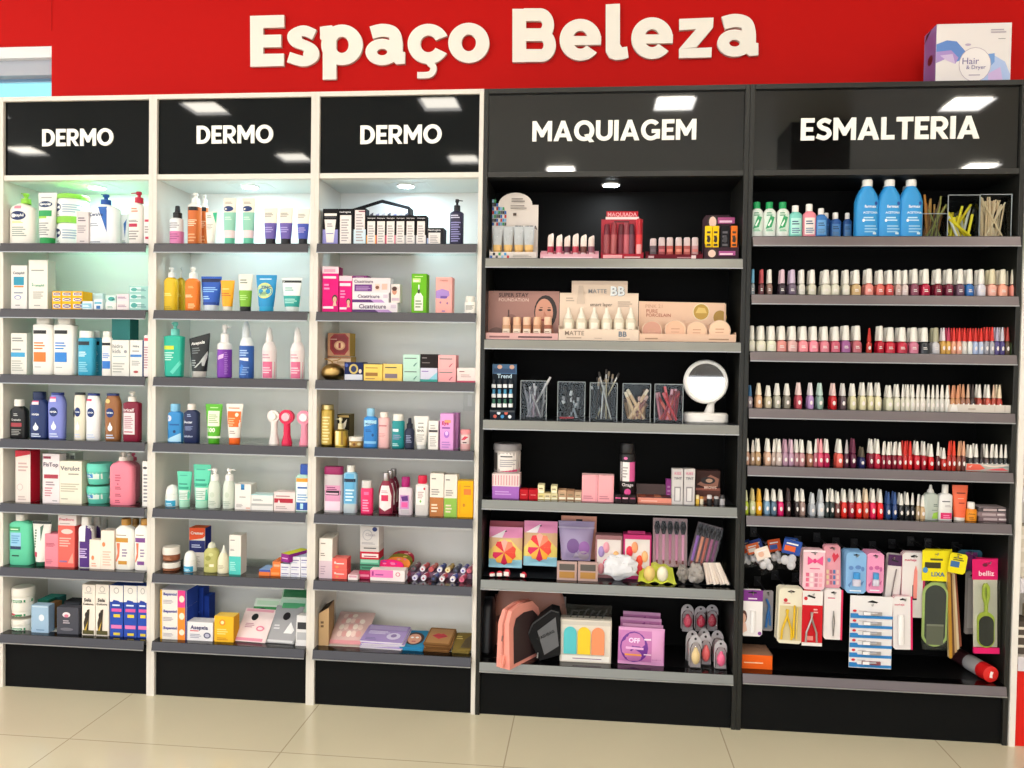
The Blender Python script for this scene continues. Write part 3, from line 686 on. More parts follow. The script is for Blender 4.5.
box('white carton with pink lettering lying on the coral carton', 318, 418, 414, 'e6d9d6', [T('FreeStore', .48, .6, .8, 'd05a72'), L(.1, .15, .7, .3, 1, 'b09a9a')], yb=469, d=.06, right='d8c8c4')
for i, (a, b_, yt, y) in enumerate(((560, 596, 436, .16), (508, 558, 420, .09), (437, 512, 418, .014))):
    bottle(('purple and white bottle, deepest of three', 'purple and white bottle, middle of three', 'front purple and white bottle with white cap')[i], a, b_, yt, 'e9e6e6', ('flip', yt + 46, a + (b_ - a) * .22, b_ - (b_ - a) * .22, 'e6e2dc'), [PG('44246e', (.6, 1), (.98, .93), (.98, .55), (.55, .62)), R(.02, .02, .98, .62, '4b2478'), L(.12, .28, .7, .48, 4, 'c8b0dc'), R(.1, .24, .7, .27, 'd8c8e4')], sh=.9, e=4, dr=.55, y=y, grp='purple and white bottles')
box('low white carton with an orange emblem, before the purple bottles', 490, 553, 548, 'efe0d4', [EL(.3, .38, .12, .08, 'e88a5a'), L(.2, .08, .7, .24, 2, 'e0a890')], d=.03, right='dccabc', y=.01)
box('taller white carton with an orange emblem, right of the low one', 553, 626, 497, 'efe0d4', [EL(.22, .64, .12, .06, 'e88a5a'), L(.15, .1, .8, .5, 6, 'e8bca8')], d=.05, right='dccabc', y=.01)
for a, band, lb in ((637, 'c8903a', 'white lotion bottle with ochre band and gold cap, sixth shelf'), (743, '7d4a8f', 'white lotion bottle with purple band and gold cap, sixth shelf')):
    bottle(lb, a, a + 105 - (20 if a > 700 else 0), 430, 'efece6', ('flip', 465, a + 33, a + 76, 'b8863a'), [R(.1, .62, .75, .72, band), L(.15, .77, .7, .81, 1, 'a09080'), ('p', [(.14, .16), (.3, .3), (.34, .6), (.16, .6), (.24, .38), (.1, .2)], 'e0785a'), R(.25, .12, .7, .2, band), L(.45, .3, .72, .5, 3, '9a8aa8')], sh=.88, e=3, dr=.5, grp='white bottles with gold caps')
bottle('gold capped bottle half hidden behind the ochre banded one', 716, 768, 430, 'd8b070', ('flip', 462, 728, 760, 'a87a34'), [], sh=.88, e=3, dr=.5, y=.11, grp='white bottles with gold caps')
# bottom shelf
zoom(0, 570, 3.879); shelf(SD[6])
for i, (yt, yb) in enumerate(((185, None), (132, 185), (76, 132))):
    jar('white cream jar with green base, %s of a stack of three' % ('bottom', 'middle', 'top')[i], 50, 126, yt, 'e8e6da', (yt + 26, 'e6e2d8'), [R(.0, .05, 1, .5, '2f8a5a'), R(.15, .5, .85, .75, 'f2f0ea'), EL(.3, .45, .16, .2, 'c84a5a') if i == 1 else R(.2, .2, .7, .35, 'cfe0d0')], yb=yb, grp='white and green cream jars')
box('light blue box with pale emblem on the bottom shelf of the first unit', 121, 188, 137, '9db9d2', [EL(.6, .55, .16, .12, 'dfe6ee'), L(.3, .08, .8, .16, 1, '6f8cab'), R(.04, .93, .96, .97, 'c4d6e4')], d=.035, right='88a4c2')
box('dark green carton standing behind the light blue box', 145, 188, 116, '1f5c48', [L(.2, .5, .9, .9, 3, '3f8a6a')], y=.07, d=.04, top='2f8f86')
box('bronze striped carton behind the light blue box', 190, 214, 128, '8f6a42', [R(.1, .1, .45, .95, 'c8a878'), R(.55, .1, .9, .95, '3a3428')], y=.07, d=.04)
box('black and teal carton at the back, right of the bronze striped one', 172, 232, 104, '24605c', [R(0, 0, 1, .6, '1b2422')], y=.125, d=.04, top='2f8f86')
box('dark grey box with pink and white emblem on the bottom shelf', 220, 304, 145, '4b4c55', [EL(.45, .72, .18, .1, 'e6dce0'), EL(.45, .68, .1, .06, 'd87a94'), L(.3, .4, .65, .55, 2, 'b8b0b8'), EL(.47, .18, .3, .06, '6a6a74')], d=.035)
box('black carton standing behind the dark grey box', 248, 312, 122, '24262a', [R(.1, .5, .9, .95, '33363c')], y=.06, d=.05)
for a, lb in ((318, 'cream carton with a black and gold figure, left of the pair'), (371, 'cream carton with a black and gold figure, right of the pair')):
    box(lb, a, a + 51, 57, 'ece2d6', [EL(.5, .91, .2, .06, 'b8b0a8'), EL(.5, .91, .15, .045, 'ece2d6'), L(.2, .83, .8, .85, 1, '8a8a8a'), T('Sela', .45, .7, .55, '2b2b2b', .03), T('Cuticora', .5, .62, .8, '2b2b2b', .03), ('p', [(.2, .05), (.15, .25), (.4, .5), (.6, .52), (.55, .35), (.5, .05)], '3a3024'), EL(.38, .4, .14, .06, '2a2420'), R(.08, .02, .92, .1, '55502c'), ('p', [(.2, .1), (.5, .3), (.35, .1)], 'c0a040')], d=.05, grp='cream cartons with a figure')
for i, a in enumerate((426, 480, 533)):
    box('bright blue carton with pink and yellow lettering, %s of three' % ('left', 'middle', 'right')[i], a, a + 51 - (10 if i == 2 else 0), 60 + i, '2f4fae', [R(0, .68, 1, 1, 'e9e4de'), EL(.5, .9, .2, .06, 'b0aaa8'), EL(.5, .9, .15, .045, 'e9e4de'), ('p', [(.05, .62), (.3, .72), (.7, .7), (.95, .6), (.7, .56), (.3, .56)], '2340a0'), L(.2, .6, .8, .66, 1, 'd8e4f6'), R(.15, .49, .9, .55, 'd8569c'), R(.3, .38, .8, .44, 'e8c83a'), R(.12, .16, .92, .23, 'e078b4'), R(.3, .03, .8, .08, 'd8c040')], d=.05, grp='bright blue cartons')
# ================================================================ second white unit: top shelf
zoom(150, 160, 4.8); shelf(SD[0])
bottle('clear and pink mist bottle with black spray head, top shelf of the second unit', 97, 159, 220, 'dfe3e6', ('spray', 280, 111, 151, '17181b'), [L(.1, .62, .85, .85, 3, 'a09aa4'), L(.15, .2, .85, .45, 3, 'b05a8e')], sh=.93, e=2.2, dr=.9, bands=[(0, 'd77fb0'), (.5, 'dfe3e6')])
for a, b_, yt, y, lb in ((243, 277, 166, .085, 'orange pump bottle at the back, behind its bigger twin'), (184, 243, 158, .014, 'orange pump bottle with white pump, in front')):
    bottle(lb, a, b_, yt, 'c9682c', ('pump', 210, a + (b_ - a) * .28, b_ - (b_ - a) * .1, 'ebe6e0'), [R(.03, .82, .92, .91, '1d1a1a'), L(.12, .45, .85, .62, 4, 'f0d0b0'), L(.15, .08, .8, .3, 3, 'e0a070')], sh=.93, e=2.3, dr=.9, bands=[(0, 'c9682c'), (.91, 'e6e2dc')], y=y, dirn=0, grp='orange pump bottles')
tube('white tube with green corner, beside the orange pump bottles', 268, 324, 250, 'e9e6dc', (392, 272, 310, 'e3e0d8'), [PG('35b98a', (.62, .96), (.98, .96), (.92, .6)), L(.15, .8, .6, .92, 2, '9aa090'), L(.15, .4, .7, .6, 4, 'b5b2a8')], slant=.1)
for a, lb in ((352, 'white and mint tube with navy oval, left of two'), (442, 'white and mint tube with navy oval, right of two')):
    tube(lb, a, a + 62, 183, 'e8e0d2', (376, a + 7, a + 54, '64c0a0'), [EL(.43, .73, .38, .07, '20366e'), L(.15, .86, .8, .92, 2, 'a0958a'), L(.2, .45, .8, .55, 2, 'c8e0d4')], bands=[(0, 'ecd4d6'), (.19, '8fc7b2'), (.64, 'e8e0d2')], grp='white and mint tubes')
for a, b_, yt, pc, lb in ((543, 614, 228, '6b5aa8', 'cream and purple tube with black cap, left of three'), (617, 688, 228, '6b5aa8', 'cream and purple tube with black cap, middle of three'), (703, 768, 235, '4452ae', 'cream and violet-blue tube with black cap, right of three')):
    tube(lb, a, b_, yt, 'e8e2d6', (380, a + 12, b_ - 12, '17161a'), [L(.15, .7, .7, .85, 3, '9a948c'), L(.2, .2, .75, .4, 3, 'a69ad0')], bands=[(0, pc), (.50, 'e8e2d6')], grp='cream and purple tubes')
shelf(SD[1])
for a, b_, y, lb in ((128, 167, .08, 'yellow oil bottle behind its twin'), (70, 132, .014, 'yellow oil bottle with clear pump, first on the second shelf of the second unit')):
    bottle(lb, a, b_, 515, 'd8b51e', ('pump', 565, a + 18, b_ - 10, 'dcdfe0'), [L(.1, .45, .8, .55, 2, 'f0e080'), L(.15, .05, .8, .15, 2, 'b08f20')], sh=.9, e=2.6, dr=.7, y=y, grp='yellow oil bottles')
bottle('orange face wash bottle with white pump, nozzle at the front', 172, 239, 513, 'e8781e', ('pump', 570, 188, 226, 'ece8e2'), [L(.05, .42, .7, .52, 2, 'f8d8a8'), L(.3, .7, .75, .78, 2, 'f0b070'), L(.3, .08, .8, .25, 3, 'f8c890')], sh=.9, e=3, dr=.6)
tube('wide royal blue tube with clear cap, second shelf', 240, 339, 558, '2356b8', (697, 257, 325, 'c9d3dc'), [R(.04, .8, .97, .92, '15224e'), L(.15, .45, .85, .65, 3, '8fc0f0'), L(.15, .2, .6, .34, 2, 'a8d0f4'), R(.1, .02, .9, .1, '1a3f90')])
tube('small amber yellow tube with clear cap, right of the royal blue tube', 339, 406, 578, 'f0a81e', (704, 350, 394, 'dcd8cc'), [L(.1, .4, .9, .55, 2, 'c86a1e'), L(.15, .65, .7, .72, 1, 'f8d890')])
tube('white and leaf green tube with black cap', 423, 492, 549, 'e7e3d8', (704, 434, 484, '1a1c1a'), [L(.15, .72, .75, .88, 2, '8a8f80'), L(.15, .2, .75, .38, 3, 'b0d880')], bands=[(0, '7cb530'), (.5, 'e7e3d8')])
tube('wide sky blue tube with a pale yellow disc', 505, 605, 551, '1f8fc8', (704, 522, 588, '2a9fd0'), [EL(.47, .5, .38, .25, 'd8d880'), EL(.47, .5, .33, .21, 'b8d8a0'), T('ZINC', .55, .6, .5, '2a5a90', .03), L(.25, .35, .65, .48, 3, '4a7a60'), L(.2, .85, .8, .92, 1, 'd0eef8')])
tube('white and teal tube with black stripe near its top', 630, 727, 565, 'e4e8e6', (705, 648, 712, 'd5dddc'), [R(.03, .83, .97, .91, '2b2f30'), L(.2, .55, .7, .7, 2, '6fb0a8'), L(.2, .12, .8, .3, 3, 'b0e0d8')], bands=[(0, '2fa39a'), (.38, 'e4e8e6')])
# third shelf
zoom(150, 310, 5.488); shelf(SD[2])
bottle('teal shampoo bottle with clear pump, third shelf of the second unit', 81, 186, 65, '1fae96', ('pump', 140, 115, 160, '6fc9bd'), [R(.05, .66, .6, .75, 'c8d83a'), L(.05, .4, .6, .62, 4, 'b8e8dc'), ('p', [(.4, .12), (.9, .4), (.95, .3), (.55, .06)], '5fd0bc')], sh=.97, e=4, dr=.5, base=.8)
tube('black face scrub tube with slanted top and grey cap', 210, 324, 141, '1e2224', (336, 228, 302, 'b9b5b0'), [T('Asepxia', .46, .79, .66, 'e8e8e8', .03), PG('b8bcbc', (.35, .1), (.45, .1), (.92, .55), (.92, .44), (.8, .15), (.72, .15), (.74, .32)), L(.2, .5, .6, .7, 3, '6a7072'), L(.2, .15, .45, .35, 3, '9aa0a0')], slant=.27)
bottle('purple foam bottle with white pump, nozzle turned right', 371, 446, 78, '7a35a8', ('pump', 178, 388, 432, 'efeaea'), [R(.1, .02, .95, .79, '7a35a8'), ('p', [(.2, .5), (.62, .56), (.66, .68), (.25, .62)], 'd8b0e0'), L(.7, .1, .9, .75, 12, 'a878cc')], sh=.93, e=2, dr=1, bands=[(0, '7a35a8'), (.8, 'ece8e6')], dirn=1)
bottle('blue and white foam bottle with clear dome over its pump', 492, 567, 60, '2f5fae', ('dome', 152, 505, 549, 'd9dfe3'), [R(.04, .02, .96, .78, '2b59a8'), L(.1, .55, .8, .72, 3, 'a8c4e8'), ('p', [(.1, .45), (.8, .42), (.8, .5), (.1, .5)], 'e8eef6'), L(.15, .08, .85, .3, 4, '7fa4d8'), ('p', [(.1, .1), (.3, .35), (.5, .3), (.3, .12)], '3f7fd0')], sh=.78, e=2, dr=1, bands=[(0, '2f5fae'), (.8, 'e6eaec')])
for a, lb in ((617, 'pink and white foam bottle, left of the pair'), (771, 'pink and white foam bottle at the right end of the third shelf')):
    bottle(lb, a, a + 75, 94, 'e8dcdc', ('dome', 175, a + 18, a + 56, 'e9e2e0'), [R(.03, .02, .97, .46, 'd8688c'), R(.03, .46, .97, .76, 'e6d4d6'), L(.15, .55, .8, .7, 2, 'c89aa8'), L(.15, .15, .8, .34, 3, 'f0c4d0')], sh=.8, e=2, dr=1, grp='pink foam bottles')
# fourth shelf
shelf(SD[3])
bottle('sky blue shampoo bottle, first on the fourth shelf of the second unit', 101, 180, 515, '2f86c8', ('flip', 556, 116, 162, '7fbce0'), [EL(.15, .78, .2, .1, 'd0d4ea'), L(.2, .55, .9, .65, 1, '1f5fa0'), EL(.55, .35, .1, .05, '1d3f70'), ('p', [(.02, .02), (.02, .1), (.95, .3), (.97, .02)], 'a8d4ec')], sh=.92, e=3, dr=.55)
bottle('navy shampoo bottle with white cap, fourth shelf of the second unit', 190, 270, 514, '1d2850', ('flip', 548, 209, 247, 'e9dfdb'), [T('Doctar', .36, .63, .6, 'dfe4f4', .03), L(.3, .8, .6, .9, 2, '9aa8cc'), L(.15, .38, .7, .52, 4, '7f8cb4'), T('salicilico', .38, .2, .62, 'b8c4e4')], sh=.9, e=3.2, dr=.55)
tube('lime green tube with white label, cap down', 303, 396, 516, '5cb52a', (702, 321, 380, '4aa41e'), [R(.2, .35, .86, .8, 'e4e8d4'), L(.25, .45, .8, .72, 5, 'a0b880'), T('100', .45, .24, .45, 'e8f4d8', .04), R(.12, .0, .9, .06, 'e8f0dc'), L(.3, .88, .8, .94, 1, 'c0e8a0')])
tube('white and orange tube with orange cap, beside the lime green tube', 417, 509, 515, 'ebe4dc', (700, 432, 490, 'e8641e'), [R(.12, .32, .9, .78, 'ee6a1c'), EL(.68, .68, .1, .06, 'f4e0cc'), L(.2, .36, .6, .62, 4, 'f8b080'), L(.15, .86, .85, .92, 1, 'e8804a'), L(.3, .12, .7, .24, 2, 'b0a098')])
def face_brush(lab, xc, yt, r, hw, c, pad):
    X, w, z, h = place(xc - r, xc + r, yt, None, .03)
    t = empty('face_brush', (X, .05, z), 0, lab, 'face brush', 'facial cleansing brushes')
    R_ = w / 2; H = h - R_
    k = hw / r
    m = MB(); m.loft([(0, R_ * k * 1.5, R_ * k * 1.3, 2.4), (H * .05, R_ * k * 1.55, R_ * k * 1.3, 2.4), (H * .35, R_ * k, R_ * k, 2.2), (H * .72, R_ * k * .95, R_ * k * .9, 2.2), (H * .9, R_ * k * 1.2, R_ * k, 2)], c, seg=18)
    m.build('handle', t)
    m = MB(); m.rod((0, .012, H), (0, -.012, H), R_ * .92, R_, c, 28); m.build('brush_head', t)
    m = MB(); m.rod((0, -.012, H), (0, -.020, H), R_ * .62, R_ * .55, pad, 28); m.build('bristle_pad', t)
face_brush('white facial cleansing brush, left of three', 670, 550, 33, 18, 'e9e0dc', 'f0ece4')
face_brush('crimson facial cleansing brush, middle of three', 741, 548, 39, 18, 'dc1f4e', 'f0b8c4')
face_brush('pink facial cleansing brush at the right end of the fourth shelf', 838, 552, 38, 18, 'ee90a8', 'f4e4e8')
# fifth shelf
zoom(150, 440, 5.488); shelf(SD[4])
def roll_on(lab, x0, x1, yt, dy=.014):
    w = x1 - x0
    return bottle(lab, x0, x1, yt, 'e3e3e0', ('dome', yt + (368 - 245) * .38, x0 + w * .02, x1 - w * .02, 'f0efec'), [R(.1, .04, .9, .5, '2f9fc8'), L(.2, .12, .8, .36, 2, 'c8e8f4'), R(.1, .5, .9, .58, 'e8f4f8')], sh=.96, e=2, dr=1, y=dy, grp='white roll-on deodorants')
roll_on('white roll-on with blue label, first on the fifth shelf of the second unit', 87, 157, 245)
for a, b_, yt, lb in ((148, 230, 172, 'shorter teal tube with clear cap'), (234, 330, 135, 'taller teal tube with clear cap')):
    tube(lb, a, b_, yt, '5fcfae', (330, a + 14, b_ - 14, 'a8dcc4'), [R(.12, .02, .88, .36, 'd6e4dc'), L(.2, .08, .8, .3, 4, '9ab8ac'), R(.08, .4, .92, .48, '2f9f84'), L(.2, .85, .75, .9, 1, '3fa08a'), L(.2, .55, .8, .64, 1, '2f8f7a')], grp='teal tubes')
for a, d in ((322, -1), (402, 1)):
    bottle('clear pump bottle with white pump, %s of the pair' % ('left, nozzle pointing left' if d < 0 else 'right, nozzle pointing right'), a, a + 62, 154, 'd4dcd0', ('pump', 222, a + 12, a + 54, 'f2efec'), [L(.15, .12, .8, .3, 3, 'a8b8aa'), EL(.5, .5, .2, .1, 'c4d0c0')], sh=.72, e=2.2, dr=.9, dirn=d, grp='clear pump bottles')
box('white carton with a blue tab at its top edge, fifth shelf', 465, 554, 243, 'e9e4e0', [R(.38, .78, .6, 1, '2f7fb8'), R(.38, .8, .6, .84, '1f5f98'), L(.3, .48, .7, .54, 1, '8a8a8a'), L(.1, .1, .5, .24, 3, 'b0aaa8'), R(.7, .04, .95, .09, 'e0b0a0')], d=.05, right='cfcac4')
box('low white carton with grey band, fifth shelf', 555, 676, 300, 'e8e5e2', [R(.02, .28, .98, .42, 'b4b2b2'), L(.08, .6, .6, .75, 2, '8f9498'), R(0, .96, 1, 1, '8fd0d8')], d=.05, top='d8eeee')
box('low white carton with crimson band, fifth shelf', 680, 796, 286, 'ead9d8', [R(.02, .43, .9, .66, 'b01f38'), ('p', [(.18, .43), (.3, .43), (.24, .6)], 'ead9d8'), L(.1, .75, .8, .88, 1, 'b08a8c'), L(.1, .12, .7, .3, 2, 'b8a4a4')], d=.05)
bottle('clear green bottle with royal blue cap at the right end of the fifth shelf', 800, 880, 132, 'a9cfc4', ('flip', 188, 826, 878, '2f55b0'), [R(.1, .02, .98, .86, 'e6ecf0'), R(.1, .8, .98, .9, 'e89a30'), L(.2, .62, .9, .72, 1, '3f6ab0'), R(.12, .04, .98, .25, '1f4fa8'), R(.4, .07, .6, .22, 'b0d8e8'), L(.2, .3, .9, .5, 3, '7fa4d0')], sh=.9, e=3, dr=.5)
# sixth shelf
shelf(SD[5])
for yt, yb, lb in ((668, None, 'lower of two brown jars with white lids'), (595, 668, 'upper of two brown jars with white lids')):
    jar(lb, 71, 160, yt, '8a4f33', (yt + 34, 'e4ddd4'), [L(.2, .3, .8, .7, 2, 'c08a6a')], yb=yb, grp='brown jars')
roll_on('white roll-on with blue label, on the sixth shelf beside the brown jars', 188, 252, 608)
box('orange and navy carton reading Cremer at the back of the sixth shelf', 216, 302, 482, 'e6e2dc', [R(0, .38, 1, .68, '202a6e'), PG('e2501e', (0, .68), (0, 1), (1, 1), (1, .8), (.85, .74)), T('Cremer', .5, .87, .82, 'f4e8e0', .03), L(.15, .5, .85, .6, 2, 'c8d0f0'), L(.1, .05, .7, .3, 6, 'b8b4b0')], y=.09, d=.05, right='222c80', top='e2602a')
bottle('yellow-green bottle with clear cap, sixth shelf', 298, 379, 560, 'b8b56e', ('dome', 590, 318, 358, 'd4d6c4'), [R(.5, .25, .78, .36, 'ece4c8'), EL(.4, .6, .2, .1, '9a9a50'), EL(.6, .75, .15, .07, 'd0d090'), EL(.3, .3, .12, .07, '9a9a50')], sh=.8, e=2.4, dr=.7, y=.02)
bottle('small milky bottle with clear cap, sixth shelf', 372, 432, 578, 'e2dcc0', ('cone', 618, 390, 418, 'd9d8cc'), [L(.2, .25, .75, .45, 3, 'b8b090')], sh=.6, e=2, dr=.9, y=.014)
box('tall white and turquoise carton, sixth shelf', 434, 499, 522, 'e9e2db', [R(0, 0, 1, .46, '4fc4bc'), L(.1, .86, .5, .9, 1, '6a6a6a'), L(.1, .6, .5, .66, 2, '8a8a88'), L(.1, .1, .6, .34, 5, 'a8e4de')], d=.05, right='dcd4cc')
def small(lab, a, b_, yt, yb, c, deco=(), **k):
    return box(lab, a, b_, yt, c, deco, yb=yb, d=k.pop('d', .07), grp='small cartons piled by the right end', **k)
small('blue and orange carton lying at the left of the pile', 598, 658, 712, None, '4f62b0', [R(0, 0, 1, .65, 'e87a3a')], top='8fb0dc')
small('orange carton, lower, at the left of the pile', 660, 716, 706, None, 'ec7a34', [R(.1, .2, .9, .5, 'f09a5a')])
small('orange carton, upper, at the left of the pile', 672, 716, 668, 706, 'ea8048', [R(.15, .3, .9, .6, 'f4b08a')])
for r, (yt, yb) in enumerate(((718, None), (680, 718), (642, 680))):
    for c, (a, b_) in enumerate(((716, 768), (770, 825), (827, 870))):
        if r == 2 and c == 0: continue
        small('white carton with purple lettering, %s of the pile, %s column' % (('bottom row', 'middle row', 'top row')[r], ('left', 'middle', 'right')[c]), a, b_, yt, yb, 'e3e2ea', [L(.1, .45, .9, .7, 1, '6a5a9a'), R(.1, .12, .7, .22, 'a8b0d0')], top='c4cfe8')
box('purple carton with yellow top lying on the small carton pile, sixth shelf', 711, 770, 625, '8a2a80', [L(.15, .4, .9, .65, 1, 'e0b0d8')], yb=670, d=.1, top='d8d83a', y=.005, rz=math.radians(-25))
# bottom shelf
zoom(150, 570, 3.877); shelf(SD[6])
def step(i, a, yt, yb, y=.014):
    pk = ('f08a30', 'f08a30', 'e8408a')[i]
    return box('yellow and navy vitamin carton, %s of the front stack' % ('bottom', 'middle', 'top')[i], 40, 142, yt, 'e8e2dc', [R(0, 0, .07, 1, 'e8b020'), R(.66, 0, .95, 1, pk), R(.95, 0, 1, 1, '22408a'), T('Bepantol', .38, .74, .5, '3a3f9a', .03), L(.12, .2, .5, .45, 3, 'b0a8b0'), EL(.82, .5, .1, .2, 'f8e0c8')], yb=yb, d=.09, right='2140a0', y=y, grp='vitamin cartons', top='d8d4e4')
step(0, 40, 211, None); step(1, 40, 144, 211); step(2, 40, 78, 144)
for (b_, yt, y, w) in ((196, 122, .11, 'shorter'), (212, 66, .115, 'taller')): pass
box('navy carton stacked high behind the vitamin cartons', 150, 206, 66, '2445a8', [L(.2, .4, .8, .5, 1, '3f62c8')], y=.12, d=.05, right='1c3688')
box('shorter navy carton behind the vitamin cartons, to the right', 206, 229, 100, '2445a8', [], y=.13, d=.05, right='1c3688')
box('white carton reading Asepxia on the bottom shelf', 144, 244, 202, 'e6e3e6', [T('Asepxia', .47, .68, .68, '3a3a6a', .03), R(.12, .5, .45, .55, 'd03a4a'), L(.12, .15, .55, .4, 3, 'a0a0b4'), EL(.78, .3, .14, .16, '5a5a78'), EL(.78, .3, .09, .1, 'b8b8cc')], d=.05, right='cfccd4', top='dcdae0')
box('golden yellow carton with an orange emblem on the bottom shelf', 249, 324, 180, 'f0b62e', [EL(.42, .76, .16, .12, 'e88a2a'), EL(.42, .76, .09, .07, 'f8e0a0'), L(.15, .3, .7, .55, 3, 'f8d880'), L(.15, .08, .8, .2, 2, 'c88a20')], d=.05, right='d89a20', top='f4cc60')
pk = [R(.05, .9, .95, .98, 'e0a0b0'), EL(.42, .72, .11, .11, '222226'), L(.2, .4, .5, .55, 3, 'c090a0'), EL(.72, .38, .13, .08, 'e0809a'), EL(.72, .38, .08, .04, 'ecd0d4'), R(.0, .02, .9, .1, 'dc8aa0')]
pouch('green sheet mask sachet at the back, left', 395, 500, 122, 'd4e0d4', [R(.0, .0, 1, .5, '2f8f4a'), EL(.35, .3, .14, .12, '1d2420'), R(.1, .6, .9, .85, 'bcd8c0')], t=.01, yb=180, y=.11, lean=.5, grp='sheet mask sachets')
pouch('dark green sheet mask sachet standing in the far right corner of the shelf', 500, 612, 85, 'b8d0bc', [R(.05, .6, .95, .95, '2f6f48'), R(.1, .1, .9, .4, '7fb08a')], t=.01, yb=165, y=.12, lean=.45, grp='sheet mask sachets')
pouch('pale green sheet mask sachet lying behind the silver one', 496, 604, 128, 'b4d4c0', [R(.1, .3, .9, .7, '4f9f70')], t=.01, yb=170, y=.10, lean=.7, grp='sheet mask sachets')
pouch('pink sheet mask sachet leaning back on the bottom shelf', 322, 446, 182, 'ead4d4', pk, t=.012, y=.02, lean=.75, grp='sheet mask sachets', rz=-.08)
pouch('silver sheet mask sachet with a white drop, leaning back', 446, 556, 172, '9a9a9e', [EL(.5, .7, .13, .11, '1d1d20'), ('p', [(.55, .25), (.85, .25), (.9, .35), (.72, .55)], 'e4e4e4'), R(.02, .02, .95, .08, 'c8c8cc'), L(.15, .35, .4, .5, 2, 'd0d0d4')], t=.012, y=.02, lean=.7, grp='sheet mask sachets', rz=-.06)
box('white carton with a black stripe against the right side of the bottom shelf', 564, 612, 180, 'dcdadb', [R(.1, .55, .9, .78, '2a2a2e'), R(.1, .2, .9, .45, 'b0b0b4')], d=.05, tilt=-.1)
# ================================================================ third white unit: top shelf
zoom(310, 160, 4.8); shelf(SD[0])
def dark(lab, a, b_, yt, foot, deco=(), **k):
    return box(lab, a, b_, yt, '1b1a1d', [R(0, 0, 1, .42 if b_ - a > 55 else .33, foot)] + list(deco), d=.045, grp='dark skin care cartons', **k)
wp = 'e6dedb'
dark('black carton with a white tube picture over a lilac base, first of the dark row', 61, 134, 234, '8a86c8', [R(.1, .80, .92, .87, wp), PG(wp, (.12, .7), (.88, .7), (.72, .06), (.26, .06)), R(.12, .74, .88, .78, '3a3a40'), L(.25, .3, .75, .34, 1, '6a5ab0'), L(.3, .5, .7, .62, 2, '9a9498')])
dark('black carton with a long white panel, second of the dark row', 137, 208, 234, '1b1a1d', [R(.1, .03, .86, .82, wp), T('neutrogena', .45, .9, .75, 'e0dcdc'), L(.2, .1, .7, .74, 9, 'a8a0a2')])
dark('black carton with white panel over a pale blue base, third of the dark row', 210, 268, 232, 'b8d2e2', [R(.06, .02, .92, .42, 'cfdde6'), R(.1, .42, .92, .95, 'e6d8d8'), L(.2, .1, .8, .88, 10, 'a8a0a2'), R(.4, .9, .95, .93, '8a2a40')])
for i, (a, f) in enumerate(((271, 'e8a04a'), (318, 'b84a5e'), (364, 'd85a7a'), (411, 'b0aeb0'), (459, 'b4b0b4'), (510, 'd8d4d6'))):
    dark('short black carton with white panel over %s base, %s of six' % (('an orange', 'a wine red', 'a pink', 'a grey', 'a light grey', 'a whitish')[i], ('first', 'second', 'third', 'fourth', 'fifth', 'last')[i]), a, a + 47, 266, f, [R(.1, .04, .88, .80, wp), T('Neutrogena', .5, .9, .78, 'd8d4d4'), L(.2, .1, .8, .7, 7, 'aaa2a4')])
box('low dark jar carton at the end of the dark row', 561, 640, 326, '26262c', [R(.1, .04, .82, .72, wp), R(0, 0, .1, .4, '9aa8d0'), T('Neutrogena', .45, .86, .75, 'd8d4d4'), L(.2, .12, .7, .6, 5, 'aaa2a4')], d=.06, right='3a3c48', top='303036')
# the house shaped gift carton at the back
X, w, z, h = place(190, 476, 190, None, .13)
m = MB(); hw = w / 2
ol = [(-hw, 0), (hw, 0), (hw, h * .86), (.01, h), (-hw, h * .80)]
m.slab(ol, 0, .07, '1d1b1e:p')
m.slab([(-hw + .006, .004), (hw - .006, .004), (hw - .006, h * .80), (.01, h * .93), (-hw + .006, h * .74)], -.001, .0, 'd9dce0:p')
for i in range(9): m.slab([(-hw * .7 + i * .022, h * .5), (-hw * .7 + i * .022 + .012, h * .5), (-hw * .7 + i * .022 + .012, h * (.72 + .01 * (i % 3))), (-hw * .7 + i * .022, h * .70)], -.0018, -.0008, ('8a8ab0:p', 'b8b6c0:p', '5a5a66:p')[i % 3])
tag(m.build('gift_carton', loc=(X, .13, z), smooth=0), 'black and white gift carton with a peaked top, standing behind the dark cartons', 'box')
bottle('dark violet pump bottle at the right end of the top shelf, third unit', 672, 737, 188, '2c2a46', ('pump', 246, 690, 722, '17171c'), [L(.1, .78, .85, .9, 2, 'c8c4d8'), L(.12, .1, .85, .7, 9, '8a86b8')], sh=.93, e=2.4, dr=.8, dirn=1)
